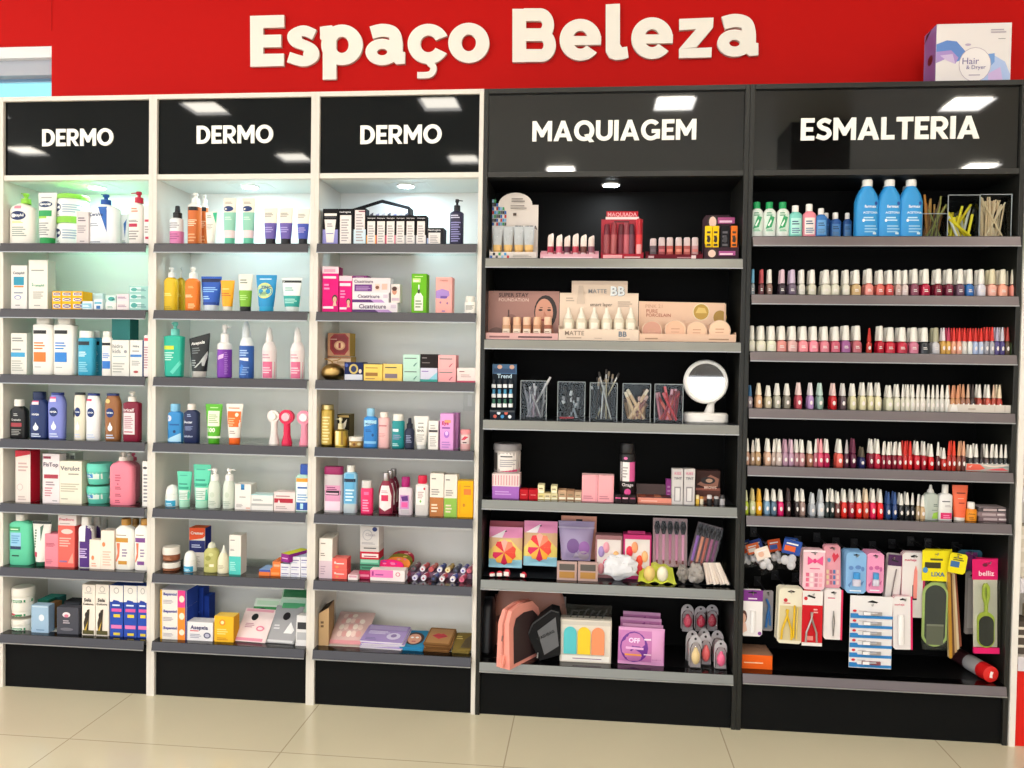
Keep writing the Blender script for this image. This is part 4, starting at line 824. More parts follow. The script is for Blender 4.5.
# second shelf
shelf(SD[1])
lady = lambda u, v, k: [EL(u, v, .17 * k, .085 * k, '3a2420'), EL(u, v - .02 * k, .12 * k, .065 * k, 'd9a58a'), PG('e8b8a0', (u - .12 * k, v - .16 * k), (u + .12 * k, v - .16 * k), (u + .05 * k, v - .06 * k), (u - .05 * k, v - .06 * k))]
box('magenta carton with a smiling face, taller of two, second shelf of the third unit', 59, 137, 512, 'd81f78', [R(0, .85, 1, 1, 'e8c8d0'), R(.1, .88, .8, .95, 'd89ab0'), R(.05, .74, .85, .79, 'f0d0dc'), L(.1, .5, .5, .66, 2, 'f088b8'), R(.06, .08, .7, .13, 'f4e0e8')] + lady(.78, .30, 1), d=.05, right='8a2a50', top='e8b8c8')
box('magenta carton with a smiling face, shorter of two, second shelf of the third unit', 140, 201, 556, 'd81f78', [R(0, .86, 1, 1, 'e6c4d0'), R(.05, .72, .9, .8, 'f0d0dc'), L(.1, .4, .5, .64, 3, 'f088b8'), R(.06, .08, .6, .14, 'f4e0e8')] + lady(.74, .30, 1), d=.05, top='e8b8c8')
ci = lambda c1: [R(0, 0, .75, .3, c1), PG('b890c8', (.6, 0), (.9, 0), (.8, .3), (.5, .3)), T('Cicatricure', .45, .62, .6, '5a4a66', .02), R(.85, .45, .97, .8, 'd0c0d0')]
box('long white and purple cream carton, bottom of the stack', 203, 420, 684, 'e6dfe4', ci('4a2460'), d=.05, grp='stacked cream cartons', top='d8d0d8')
box('long white and purple cream carton, second from the bottom of the stack', 203, 378, 636, 'e6dfe4', ci('54286c'), yb=684, d=.05, grp='stacked cream cartons')
box('purple and white cream carton with two jar pictures, third up in the stack', 203, 386, 566, 'ded6da', [R(.06, .08, .52, .55, '6a3280'), L(.1, .15, .48, .45, 3, 'b08ac0'), T('Cicatricure', .3, .76, .5, '6a5a72'), R(.6, .15, .72, .6, 'e8c8b8'), R(.78, .2, .92, .6, 'e0b8a8'), EL(.66, .35, .05, .12, '7a4a3a')], yb=636, d=.05, grp='stacked cream cartons', top='a07ab0')
box('dark plum carton topping the stack of cream cartons', 206, 276, 555, '7a3a72', [L(.2, .3, .8, .6, 1, 'e0c8dc')], yb=566, d=.05)
box('white carton with a portrait, at the right end of the cream stack', 388, 432, 596, 'e2d8d4', [EL(.4, .6, .25, .18, 'c88a70'), EL(.4, .75, .27, .12, '4a2c24'), R(.1, .1, .9, .25, 'c8b0c0')], d=.04, yb=684)
box('lime green carton with a dropper bottle picture', 487, 559, 546, '6cb52a', [R(.08, .78, .6, .88, 'c8ec90'), L(.14, .8, .5, .87, 1, 'f0fae0'), PG('e9e6da', (.2, .06), (.78, .06), (.78, .42), (.6, .52), (.38, .52), (.2, .42)), R(.42, .5, .56, .62, '3a4a2a'), R(.46, .6, .53, .72, 'f0f0f0'), L(.28, .14, .7, .36, 3, '8a9a78'), L(.2, .92, .8, .96, 1, 'd0f0a0')], d=.05)
box('salmon pink carton with a lilac blob', 603, 682, 563, 'f0aaa4', [PG('a482c8', (.02, .42), (.6, .40), (.85, .5), (.8, .62), (.4, .68), (.02, .62)), R(.3, .42, .7, .48, '6a4a9a'), T('creamy', .5, .9, .5, 'b8786e'), EL(.3, .3, .06, .03, '9a6a9a'), EL(.72, .28, .06, .03, '9a6a9a'), L(.4, .05, .6, .1, 1, '6a5ab8')], d=.05)
bottle('small white tube bottle at the right end of the second shelf, third unit', 742, 797, 655, 'ece8e0', ('flip', 682, 746, 792, 'e0dcd4'), [L(.15, .35, .85, .75, 4, '8a8880'), L(.4, .05, .6, .12, 1, '8a8a84')], sh=.95, e=2.2, dr=.7)
# third shelf
zoom(310, 310, 5.483); shelf(SD[2])
box('pale carton under the red and gold gift carton', 96, 222, 256, 'd8c0a4', [L(.4, .5, .95, .9, 2, 'b89a78'), R(0, .92, 1, 1, '9a6a4a')], y=.085, d=.07, right='b8924e')
box('red and gold gift carton with an octagonal frame, on top of the pale one', 96, 218, 126, 'b88a6c', [PG('8f1d22', (.12, .3), (.3, .06), (.78, .06), (.95, .28), (.95, .8), (.8, .96), (.3, .96), (.12, .78)), PG('7a1218', (.2, .34), (.34, .14), (.74, .14), (.88, .32), (.88, .76), (.76, .9), (.34, .9), (.2, .74)), EL(.55, .46, .25, .2, 'c8946a'), EL(.55, .46, .18, .14, 'e0b890'), R(.5, .34, .6, .58, '8f1d22'), L(.1, .72, .45, .76, 1, 'd8b0a0')], yb=253, y=.085, d=.07, right='b08a3e', top='c8a070')
# gold apple-shaped bottle
X, w, z, h = place(64, 188, 292, None, .045)
t = empty('perfume_bottle', (X, .045, z), 0, 'round gold metallic bottle with a twig, in front of the red gift carton', 'bottle')
m = MB(); rr = w / 2; m.loft([(0, rr * .45, rr * .45, 2), (h * .08, rr * .75, rr * .72, 2), (h * .28, rr * .97, rr * .9, 2), (h * .5, rr, rr * .93, 2), (h * .75, rr * .86, rr * .8, 2), (h * .93, rr * .5, rr * .48, 2), (h, rr * .18, rr * .18, 2)], 'b0925c:m', seg=28); m.build('body', t)
m = MB(); m.pipe([(0, 0, h * .98), (-.006, 0, h * 1.12), (-.03, -.004, h * 1.28)], .0022, 'a5824e:m'); m.pipe([(-.006, 0, h * 1.12), (.02, -.004, h * 1.2), (.03, -.004, h * 1.3)], .0018, 'a5824e:m'); m.build('twig', t)
box('navy cream carton with a gold disc', 188, 291, 286, '1f2a55', [EL(.5, .62, .24, .28, 'c8b060'), EL(.5, .62, .15, .18, '1f2a55'), R(.03, .02, .97, .32, 'd0d2dc'), EL(.85, .5, .08, .12, 'e0d0c0'), EL(.12, .82, .09, .1, '3a50a0')], d=.06, top='30406e')
box('golden yellow cream carton with a brown stripe', 294, 397, 292, 'f0cc6a', [R(.1, .26, .75, .46, '9a6a2a'), L(.1, .7, .8, .82, 1, 'b08a40'), R(0, .94, 1, 1, '4a4a44'), R(.1, .08, .6, .14, 'b89048')], d=.06, top='f0e0b0', right='d8a848')
box('golden yellow cream carton with a violet grey stripe', 401, 505, 296, 'eccb72', [R(.1, .16, .75, .42, '7a6a78'), L(.1, .76, .75, .88, 1, '3a3a3a'), L(.3, .04, .8, .08, 1, 'b89048')], d=.06, top='f0e4bc', right='d4a850')
def pair(lab, a, b_, yt, yb, c, deco, **k):
    return box(lab, a, b_, yt, c, deco, yb=yb, d=.06, **k)
cm = lambda c2: [L(.08, .68, .85, .82, 1, '6a7a74'), PG(c2, (.66, .1), (.78, .3), (.86, .42), (.74, .36), (.6, .16))]
pair('mint carton, lower of two stacked', 510, 603, 318, None, 'b9dccd', cm('5f8f80'), grp='mint and pink cartons')
pair('mint carton, upper of two stacked', 510, 603, 244, 318, 'bcdfd0', cm('5f8f80'), grp='mint and pink cartons')
pair('white and teal carton under the black carton', 605, 698, 318, None, 'd4d2e4', [R(0, 0, 1, .16, '2f9a90'), L(.08, .72, .5, .84, 1, '8a6ab8'), PG('8ac8d8', (.5, .16), (1, .16), (1, .7), (.8, .5))])
pair('black cream carton on top of the white and teal one', 605, 698, 242, 318, '2a2425', [L(.1, .7, .4, .8, 1, 'a09898'), L(.1, .35, .6, .45, 1, '7a7070')], top='3a3436')
pair('pink carton, lower of two stacked', 702, 800, 322, None, 'f0a8ac', cm('c06a78'), grp='mint and pink cartons')
pair('pink carton, upper of two stacked', 702, 800, 247, 322, 'f2b0b2', cm('c06a78'), grp='mint and pink cartons', right='d88a90')
pair('low white and pink carton at the right end of the third shelf, third unit', 806, 912, 318, None, 'eedcd8', [L(.12, .72, .4, .84, 1, '9a5a64'), L(.2, .35, .8, .6, 2, 'c8a8a8'), R(0, 0, 1, .1, 'c84a68')], top='f2e4e0')
# fourth shelf
shelf(SD[3])
bottle('tall gold cylinder bottle, first on the fourth shelf of the third unit', 62, 131, 518, 'b89a44:m', ('cut', 545, 64, 129, 'c4b078:m'), [R(.1, .05, .9, .96, 'c8a84e'), L(.2, .1, .8, .85, 9, 'e8dca0')], sh=.99, e=2, dr=1)
box('black and gold carton standing behind the gold pump bottle', 148, 216, 572, '2b261c', [R(.05, .9, .95, .97, 'b89a5a'), PG('e8e0d0', (.3, .5), (.5, .7), (.8, .85), (.7, .6), (.5, .45)), R(.05, .1, .95, .3, 'b89a5a')], y=.08, d=.06, right='6a5a34', top='b8a878')
bottle('short gold bottle with clear pump, before the black and gold carton', 134, 206, 590, 'c8a94e:m', ('pump', 652, 152, 182, 'd8cfa8'), [R(.2, .1, .45, .9, 'f0e4b0'), R(.6, .1, .8, .9, '8f6f28')], sh=.9, e=2.4, dr=.9, dirn=-1)
jar('low gold patterned jar with white lid', 213, 292, 694, 'b98f4a', (718, 'e4ddd2'), [EL(.2, .5, .1, .25, 'f0e0b0'), EL(.5, .45, .1, .25, '7a4a20'), EL(.8, .5, .1, .25, 'f0e0b0')])
bottle('bright blue micellar bottle with sky blue cap', 295, 371, 539, '2e86d0', ('flip', 582, 313, 354, '8fc4e4'), [R(.08, .02, .95, .88, '2a7cc8'), PG('a8d8f0', (.08, .88), (.95, .88), (.95, .76), (.08, .66)), T('Micelar', .5, .76, .6, '2a5a9a', .02), L(.2, .5, .7, .6, 2, '1f5a9a'), EL(.72, .4, .08, .05, '1a4a84'), R(.08, .12, .95, .2, '7fbce8')], sh=.92, e=2.6, dr=.6)
bottle('pale pink bottle with white cap, fourth shelf', 376, 437, 560, 'f0bdbd', ('flip', 588, 384, 428, 'ece0d8'), [L(.1, .7, .85, .8, 1, 'c87a80'), L(.15, .35, .7, .5, 3, 'd89a9c')], sh=.93, e=2.4, dr=.8, y=.02)
bottle('teal toner bottle with white cap, fourth shelf of the third unit', 450, 518, 570, '1f8f94', ('cut', 606, 456, 512, 'ebe7e0'), [R(.1, .6, .6, .7, 'd8ecec'), L(.15, .32, .8, .52, 3, '8a8ab0'), L(.1, .08, .7, .2, 2, 'b8e0e0')], sh=.95, e=2.2, dr=.8)
bottle('midnight blue spray bottle between the teal bottle and the white tube', 520, 572, 592, '222842', ('spray', 648, 530, 564, '181c2c'), [L(.2, .3, .8, .7, 5, '8a90b0')], sh=.85, e=2.2, dr=.9)
tube('white tube with clear cap, fourth shelf of the third unit', 570, 650, 582, 'ebe7e2', (738, 586, 634, 'd4d4d2'), [T('AHA', .5, .62, .4, '5a5a5a', .02), T('BHA', .5, .5, .45, '5a5a5a', .02), L(.3, .74, .7, .8, 1, '8a8a88'), L(.25, .12, .75, .4, 4, 'b0aca8')])
box('slim white carton with a black line, beside the white tube', 649, 702, 608, 'ece8e3', [R(.05, .6, .95, .68, '4a4446'), L(.2, .72, .8, .9, 2, 'b0aaa8'), L(.15, .1, .85, .5, 6, 'b8b2ae')], d=.04)
ey = [T('Eye', .4, .72, .5, 'c8305a', .03), R(.35, .74, .8, .82, 'f0a070'), L(.15, .58, .8, .66, 1, '8a4aa0'), EL(.5, .42, .2, .1, 'b070d0'), EL(.5, .45, .12, .06, 'e8c0f0'), L(.15, .05, .8, .25, 3, 'b880c8')]
box('lilac pink eye cream carton standing behind its twin', 770, 812, 566, 'd592d0', [], y=.075, d=.05, right='b878b4', grp='lilac pink cartons')
box('lilac pink eye cream carton, the front one', 713, 786, 568, 'e0a0dc', ey, d=.05, right='c080c0', grp='lilac pink cartons')
jar('small pink round tub with a white label at the end of the fourth shelf', 823, 881, 655, 'e8b4b4', (678, 'ee9a9e'), [R(.1, .35, .9, .9, 'f0dcd8'), PG('d8405a', (.15, .6), (.5, .85), (.85, .8), (.5, .6)), L(.3, .4, .7, .55, 1, '5a3a3e')], y=.03, name='small_tub', cat='tub')
# white switch on the back panel
p = at(345, 0, 0)
a_, b_ = at(465, 393, DB - .01), at(475, 408, DB - .01)
t = empty('wall_switch', ((a_.x + b_.x) / 2, DB, (a_.z + b_.z) / 2), 0, 'white switch plate on the back panel above the pink tub', 'switch')
m = MB(); m.box(-.026, .026, -.008, 0, -.04, .04, 'e4e4e0', ch=.002); m.build('plate', t)
m = MB(); m.box(-.009, .009, -.012, -.008, -.022, .022, 'f2f2f0', ch=.001); m.build('rocker', t)
# fifth shelf
zoom(310, 440, 5.483); shelf(SD[4])
bottle('clear bottle with wide plum cap and black and pink label', 80, 183, 144, 'c9c0c4', ('flip', 187, 80, 183, '9a2560'), [R(.1, .18, .9, .72, 'd894b8'), R(.08, .46, .92, .58, '2a1d28'), L(.15, .48, .85, .56, 1, 'e0b0c8'), R(.1, .06, .9, .3, 'ecd4e4'), L(.2, .6, .8, .7, 2, '8a3a68')], sh=.97, e=3.4, dr=.55, top=.98)
bottle('pale blue two-tone bottle with white cap', 186, 259, 137, '8fc0dc', ('cut', 174, 203, 246, 'ece8e2'), [R(.05, .24, .95, .96, '5fa8d4'), R(.08, .76, .92, .84, '16263c'), L(.2, .3, .85, .62, 4, 'd0e8f4')], sh=.95, e=3, dr=.6, bands=[(0, 'b4c0c8'), (.22, '8fc0dc')])
bottle('hot pink bottle with clear cap, fifth shelf', 280, 346, 222, 'e8346c', ('flip', 262, 284, 338, 'd4cfcd'), [R(.3, .74, .7, .86, 'f070a0'), L(.2, .1, .75, .6, 5, 'f8a0c0')], sh=.96, e=2.8, dr=.6)
for i, (dx, y) in enumerate(((42, .15), (24, .085), (0, .014))):
    bottle('plum red oval bottle with silver cap, %s' % ('deepest of three', 'middle of three', 'front one with a white label')[i], 377 + dx, 456 + dx * .8, 180 - dx * .55, '8a2440', ('cut', 222 - dx * .55, 400 + dx, 436 + dx * .9, 'b0a8a6:m'), [PG('ecdfe0', (.1, .2), (.5, .1), (.9, .2), (.92, .55), (.75, .86), (.25, .86), (.08, .55)), R(.24, .4, .72, .58, 'd0305a'), L(.25, .64, .75, .74, 2, 'c898a4')], sh=.68, e=2.2, dr=.6, y=y, base=.86, grp='plum red oval bottles')
bottle('square clear bottle with magenta cap and pink label', 489, 562, 202, 'd6c8d2', ('cut', 256, 502, 548, 'a3156a'), [R(.14, .22, .8, .72, 'c88ac4'), PG('5a2a7a', (.2, .66), (.7, .7), (.74, .52), (.3, .5)), R(.25, .28, .7, .46, 'e85aa0'), R(.2, .05, .8, .2, 'b8b0b8')], sh=.94, e=5, dr=.6)
bottle('square clear bottle with bright red cap and white label', 580, 652, 194, 'd8d2d0', ('cut', 238, 592, 642, 'd01f44'), [R(.1, .34, .75, .92, 'ece8e4'), EL(.42, .45, .07, .04, '7ac04a'), L(.2, .55, .66, .78, 4, 'c0a0a4'), EL(.7, .85, .07, .04, 'c83a4a')], sh=.94, e=5, dr=.6)
for a, b_, yt, c2, lb in ((657, 733, 183, 'b5703a', 'tall white carton with a brown base'), (736, 806, 190, '8cb84a', 'tall white carton with a leaf green base')):
    box(lb, a, b_, yt, 'e9e1d8', [R(0, 0, 1, .44, c2), L(.12, .86, .45, .92, 1, '8a8480'), L(.12, .5, .7, .66, 3, '9a948e'), L(.12, .1, .6, .32, 3, 'e8d8c0')], d=.05, top='e8ded4', grp='tall white cartons with coloured bases')
box('bright yellow carton with an orange label at the right end of the fifth shelf', 808, 894, 225, 'f2b01c', [R(.4, .62, .86, .78, 'e87a30'), R(.12, .1, .2, .9, 'e09a18'), EL(.42, .33, .08, .05, 'c07a18'), L(.4, .84, .85, .9, 1, 'c88a20')], d=.05, top='f4c860')
# sixth shelf
shelf(SD[5])
box('white carton with lilac base, front of two at the left of the sixth shelf', 50, 122, 540, 'e9e1da', [R(0, 0, 1, .44, 'd4bcc8'), L(.12, .86, .5, .92, 1, '9a9088'), L(.12, .56, .5, .66, 2, '9a9088'), L(.12, .1, .5, .34, 4, 'b098a8')], d=.055, right='d8ccc2', top='e6dcd2', grp='white and lilac cartons')
box('white carton with lilac base, right behind the front one', 74, 132, 522, 'e6dcd4', [], y=.085, d=.055, right='cfc2b8', grp='white and lilac cartons')
for yt, yb, w in ((712, None, 'lower'), (650, 711, 'upper')):
    box('coral carton with white lettering, %s of two stacked' % w, 120, 202, yt, 'ee6a62', [L(.3, .5, .85, .68, 1, 'f8dcd8'), EL(.22, .62, .07, .12, 'f4c8c4'), EL(.35, .25, .12, .12, 'e08a5a')], yb=yb, d=.05, right='d8484c', top='f08078', grp='coral cartons')
# stack in the middle
st = [(714, None, '2a2a2c', [], 'black carton at the bottom of the stack in the middle of the sixth shelf'), (690, 714, '4f9a7c', [R(.1, .3, .9, .7, '2f6a54')], 'green carton, second from the bottom of the middle stack'), (655, 690, '5fae8e', [R(.05, .5, .95, .9, '8fc8b0'), R(0, 0, 1, .25, '2f5a4a')], 'lighter green carton with a dark foot in the middle stack'), (613, 655, 'c02038', [R(.1, .25, .97, .75, 'ecd8d8'), R(.1, .3, .14, .7, 'f0f0f0'), L(.22, .35, .92, .65, 1, 'a03a50')], 'red and white carton in the middle stack'), (580, 613, 'cfc8c6', [L(.2, .5, .9, .9, 1, '5a5a5e')], 'thin grey carton in the middle stack'), (474, 580, 'd9d3d2', [EL(.78, .86, .13, .12, '1c2f6e'), EL(.4, .55, .26, .28, 'b8b4ba'), EL(.4, .55, .22, .24, 'd9d3d2'), T('Clean', .55, .58, .5, '9a92a0', .0), L(.1, .08, .9, .2, 2, 'a8a2a8')], 'pale grey carton with a navy disc, topping the middle stack')]
for yt, yb, c, dc, lb in st:
    box(lb, 274, 378, yt, c, dc, yb=yb, y=.05, d=.07)
box('white and pink carton lying before the middle stack', 208, 262, 740, 'ecdfe0', [R(.1, .5, .9, .9, 'd8a0b0')], d=.07, y=.008, top='e8b8c4')
box('crimson carton lying between the white and pink carton and the eye masks', 268, 330, 722, 'c02a58', [R(.1, .3, .9, .6, 'e88aa8')], d=.06, y=.03, top='c83a64')
# sleep masks fanned out, each on its card
def mask(lab, xc, yt, yb, hw, c, y, spots):
    X, w, z, h = place(xc - hw, xc + hw, yt, yb, y)
    m = MB(); W2 = w / 2; pts = []
    for i in range(25):
        a = math.pi * i / 24
        pts.append((W2 * math.cos(a), h * (.25 + .75 * math.sin(a) ** .6)))
    pts += [(-W2 * .75, 0), (-W2 * .25, h * .12), (0, h * .3), (W2 * .25, h * .12), (W2 * .75, 0)]
    m.slab(pts, 0, .008, c + ':p')
    rnd = random.Random(int(xc))
    m.deco([EL(.2 + rnd.random() * .6, .45 + rnd.random() * .4, .05 + rnd.random() * .05, .07, s_) for s_ in spots for _ in range(3)], w, h, FLAT)
    tag(m.build('sleep_mask', loc=(X, y, z), rot=(-.5, 0, 0)), lab, 'eye mask', 'sleep masks')
for i, (xc, yt, yb, hw, c, y, sp) in enumerate(((505, 606, 676, 62, 'a8243a', .125, ('5a1420', 'e09a9a')), (492, 622, 690, 66, '7f7a2c', .105, ('c8b84a',)), (478, 640, 702, 68, 'e8853a', .08, ('d86aa0', 'f4b060')), (432, 655, 712, 78, 'd81f6a', .055, ('a01a8a', 'f06a9a')))):
    mask('%s sleep mask, %s of the fan' % (('dark red speckled', 'olive', 'orange', 'magenta')[i], ('hindmost', 'second from the back', 'third from the back', 'front one')[i]), xc, yt, yb, hw, c, y, sp)
box('pink and white header card lying in front of the sleep masks', 330, 520, 714, 'eee2e2', [R(0, .3, .66, 1, 'e87ab8'), R(.05, .45, .1, .85, 'a02a80'), L(.15, .5, .4, .75, 1, 'a84a90'), EL(.8, .65, .07, .2, 'd88a9a'), EL(.8, .65, .04, .12, 'eee2e2')], d=.05, y=.012)
# lip balms lying in rows, round ends forward
zoom(315, 540, 6.206)
balm_rows = [(.03, 246, [(553, 'e8e4f0', 'c04a6a'), (618, 'dcd8ec', '6a5aa0'), (672, 'e8e4f0', 'b03a5a'), (735, '3a3a4a', '4a5a9a'), (787, 'f0e8ec', 'c84a60'), (853, 'f0e8ec', '4a5ab0'), (910, 'd86a84', 'c84a6a')]), (.085, 192, [(610, '5a5a60', '8a4a5a'), (666, 'e8e0e8', 'd84a50'), (720, 'c85a60', 'd86a5a'), (772, 'eae6ee', '3a4aa0'), (823, 'ecdcae', 'c8a04a'), (872, '3f4450', '5a5a7a'), (918, 'e8e4f4', '4a4ab0'), (955, 'c86a7a', 'b84a6a')])]
k = 0
for y, vy, row in balm_rows:
    for i, (u, cc, bc) in enumerate(row):
        uu, vv = uv(u, vy); p = at(uu, vv, y)
        r = .0098; zz = SH[0] + r + (.019 if y > .05 else 0.0005)
        nm = {'e8e4f0': 'white', 'dcd8ec': 'lavender white', '3a3a4a': 'slate', 'f0e8ec': 'white', 'd86a84': 'rose', '5a5a60': 'grey', 'e8e0e8': 'white', 'c85a60': 'red', 'eae6ee': 'white', 'ecdcae': 'cream', '3f4450': 'charcoal', 'e8e4f4': 'white', 'c86a7a': 'dusty rose'}[cc]
        t = empty('lip_balm', (p.x, y, zz), 0, 'lip balm with %s end, %s from the left in the %s row' % (nm, ('first', 'second', 'third', 'fourth', 'fifth', 'sixth', 'seventh', 'eighth')[i], 'front' if y < .05 else 'back'), 'lip balm', 'lip balms in rows')
        m = MB(); m.rod((0, .014, 0), (.006, .07, 0), r * .93, r * .93, bc, 14); m.rod((0, .035, 0), (.003, .05, 0), r * .95, r * .95, 'e0d8e0', 14); m.build('barrel', t)
        m = MB(); m.rod((0, 0, 0), (0, .014, 0), r * .95, r, cc, 16); m.rod((0, -.0006, 0), (0, 0, 0), r * .35, r * .35, bc, 10); m.build('cap', t)
# the blister card tray that carries the back row
m = MB(); a_, b_ = at(uv(560, 250)[0], uv(0, 250)[1], .06), at(uv(968, 250)[0], uv(0, 250)[1], .06)
m.box(a_.x, b_.x, .082, .17, SH[0], SH[0] + .0185, '7a5a74', ch=.002)
tag(m.build('display_tray', smooth=0), 'mauve tray raising the back row of lip balms', 'tray')
# bottom shelf
zoom(310, 570, 3.878); shelf(SD[6])
X, w, z, h = place(34, 72, 146, None, .03)
m = MB(); m.slab([(-w / 2, 0), (w / 2, 0), (w / 2, h), (-w / 2, h * .84)], 0, .10, 'bb9a72:p', 'a88860:p'); m.slab([(-w / 2 + .002, h * .845), (w / 2 - .002, h * .99), (w / 2 - .002, h * 1.002), (-w / 2 + .002, h * .857)], .003, .097, '4a3a2c:p')
m.deco([R(.2, .58, .5, .64, '6a4e34'), R(.2, .48, .5, .54, '6a4e34')], w, h, FLAT)
tag(m.build('magazine_holder', loc=(X, .03, z), smooth=0, rot=(0, 0, .12)), 'tall kraft cardboard holder against the left side of the bottom shelf', 'holder')

pouch('clear pouch of pink cotton pads lying on the bottom shelf', 62, 205, 222, 'dcb8b4', [EL(.25 + .13 * (i % 5), .25 + .18 * (i // 5), .07, .08, ('f0d4cc', 'e0a8a4', 'f4e4da')[i % 3]) for i in range(18)] + [R(.02, .0, .9, .09, 'e8a0a8')], t=.03, y=.03, lean=1.15)
def flat_pack(lab, x0, x1, yt, c, deco, n, y=.02, lean=1.25, th=.006, grp='flat sachets', yb=None, first=0, edge=None, names=None):
    """n sachets lying on each other, tilted up at the back"""
    X, w, z, h = place(x0, x1, yt, yb, y)
    dp = .12
    for k in range(n):
        m = MB(); m.box(-w / 2, w / 2, 0, dp, 0, th, (edge or c) + ':p', ch=.004, top=c + ':p')
        if k == n - 1:
            j = len(m.v); m.deco(deco, w, dp, FLAT)
            for q in range(j, len(m.v)):
                a, b, c_ = m.v[q]; m.v[q] = (a, c_, th - b)
        o = m.build('sachet', loc=(X + .004 * ((k * 7) % 3 - 1), y + .003 * (k % 2), z + .0005 + k * (th + .0008)), rot=(math.radians(10), 0, .05 * ((k * 5) % 3 - 1)))
        tag(o, lab % names[k], 'sachet', grp)
lv = ('bottom', 'second', 'third', 'fourth', 'top')
flat_pack('lilac sheet mask sachet, %s of the lilac stack', 194, 362, 290, 'a894cc', [R(.05, .72, .95, .95, 'b8a8d8'), L(.1, .45, .6, .65, 3, 'e0d8f0'), EL(.72, .35, .16, .2, 'd8d0ec'), EL(.72, .38, .07, .1, '8a74b0'), L(.1, .1, .4, .25, 2, '8070a8')], 4, edge='d8d0dc', names=('bottom', 'second', 'third', 'top one with a face outline'), y=.02)
flat_pack('blue sheet mask sachet with a face, %s of two', 346, 442, 296, '2f86b4', [EL(.5, .5, .4, .38, '3a2a28'), EL(.5, .48, .28, .3, 'd8a088'), EL(.4, .56, .07, .05, 'f4f4f4'), EL(.6, .56, .07, .05, 'f4f4f4'), R(.42, .3, .58, .35, 'b84a50')], 2, names=('lower', 'upper'))
flat_pack('bronze lip mask sachet, %s of the bronze stack', 441, 545, 290, '8a6238', [R(.06, .08, .94, .92, 'a87a48'), PG('b8283a', (.2, .5), (.4, .66), (.5, .62), (.6, .66), (.8, .5), (.5, .32)), R(.25, .48, .75, .51, '7a1020')], 4, edge='6a4826', names=('bottom', 'second', 'third', 'top one with red lips'))
flat_pack('olive gold sachet at the right end of the bottom shelf, %s', 552, 622, 300, '7d6a34', [PG('4a3c20', (.4, .1), (.95, .1), (.95, .9), (.6, .6)), L(.1, .6, .5, .85, 2, 'c8b060')], 2, names=('lower', 'upper'))
# ================================================================ make-up unit: top shelf
zoom(475, 170, 3.7236); shelf(SM[0])
ORD = ('first', 'second', 'third', 'fourth', 'fifth', 'sixth', 'seventh', 'eighth', 'ninth', 'tenth', 'eleventh', 'twelfth')
def stand(lab, x0, x1, yt, ybase, c, front=(), back=(), outline=None, fc=None, y=.016, depth=.06, name='display_stand'):
    """cardboard counter display: a tray with a low front and a tall back card"""
    X, w, z, h = place(x0, x1, ybase, None, y)
    hb = place(x0, x1, yt, None, y + depth - .01)[3]
    t = empty(name, (X, y, z), 0, lab, 'display stand', 'cardboard display stands')
    m = MB(); q = .0016
    m.box(-w / 2, w / 2, 0, q, 0, h, (fc or c) + ':p'); m.box(-w / 2, -w / 2 + q, q, depth, 0, h * 1.3, c + ':p'); m.box(w / 2 - q, w / 2, q, depth, 0, h * 1.3, c + ':p'); m.box(-w / 2 + q, w / 2 - q, q, depth, 0, .003, c + ':p')
    m.deco(front, w, h, FLAT); m.build('tray', t, smooth=0)
    m = MB(); ol = outline or [(0, 0), (1, 0), (1, 1), (0, 1)]
    m.slab([((u - .5) * w, v * hb) for u, v in ol], 0, .0016, c + ':p'); m.deco(back, w, hb, FLAT)
    m.build('back_card', t, loc=(0, depth, 0), smooth=0)
    return z + .0032, y
cols = ('2a5fae', '3a9a5a', 'c83a3a', '2a2a2e', '8ab0d0', 'e0dcd8', '5a5a60', '3f8fc8')
mos = [R(.0 + .045 * (k % 7), .52 + .055 * (k // 7), .04 + .045 * (k % 7), .565 + .055 * (k // 7), cols[(k * 5 + k // 7 * 3) % 8]) for k in range(49) if .045 * (k % 7) < .34 - .012 * abs(k // 7 - 2) * (k // 7)]
arch = [(0, 0), (1, 0), (1, .82), (.87, .82)] + [(.5 + .37 * math.cos(a), .82 + .18 * math.sin(a)) for a in [math.pi * k / 12 for k in range(1, 12)]] + [(.13, .82), (0, .8)]
zt_, ys = stand('white display stand with a coloured mosaic, holding silver tubes', 54, 229, 82, 305, 'd9cfc8', [R(.01 + .06 * k, .1 + .4 * (k % 2), .06 + .06 * k, .5 + .4 * (k % 2), cols[(k * 3) % 8]) for k in range(7)] + [L(.5, .3, .95, .7, 2, 'a89f98')],
    mos + [L(.42, .86, .75, .93, 2, '8a827c'), L(.4, .76, .8, .83, 2, '9a928c'), R(.46, .66, .53, .7, '5a4a40'), T('TENZZA', .75, .48, .48, '3a3a40', .02)], arch)
def on(z): SH[0] = z
on(zt_)
for i, a in enumerate((64, 104, 144, 181)):
    tube('silver glitter tube with gold cap, %s of four in the mosaic display' % ORD[i], a, a + 40, 211, 'b4b8bc', (300, a + 6, a + 36, 'c89a52'), [EL(.2 + .15 * k % .7, .3 + .13 * k, .03, .012, ('e8ecf0', '7a8086')[k % 2]) for k in range(5)], bands=[(0, 'd8b070'), (.22, 'b4b8bc')], y=.028, grp='silver glitter tubes')
on(SM[0])
zt_, ys = stand('low pink tray of six lip glosses on the top make-up shelf', 243, 461, 300, 313, 'e0a8b4', [L(.05, .2, .95, .8, 1, 'f4d0d8')], name='display_tray', depth=.045)
on(zt_)
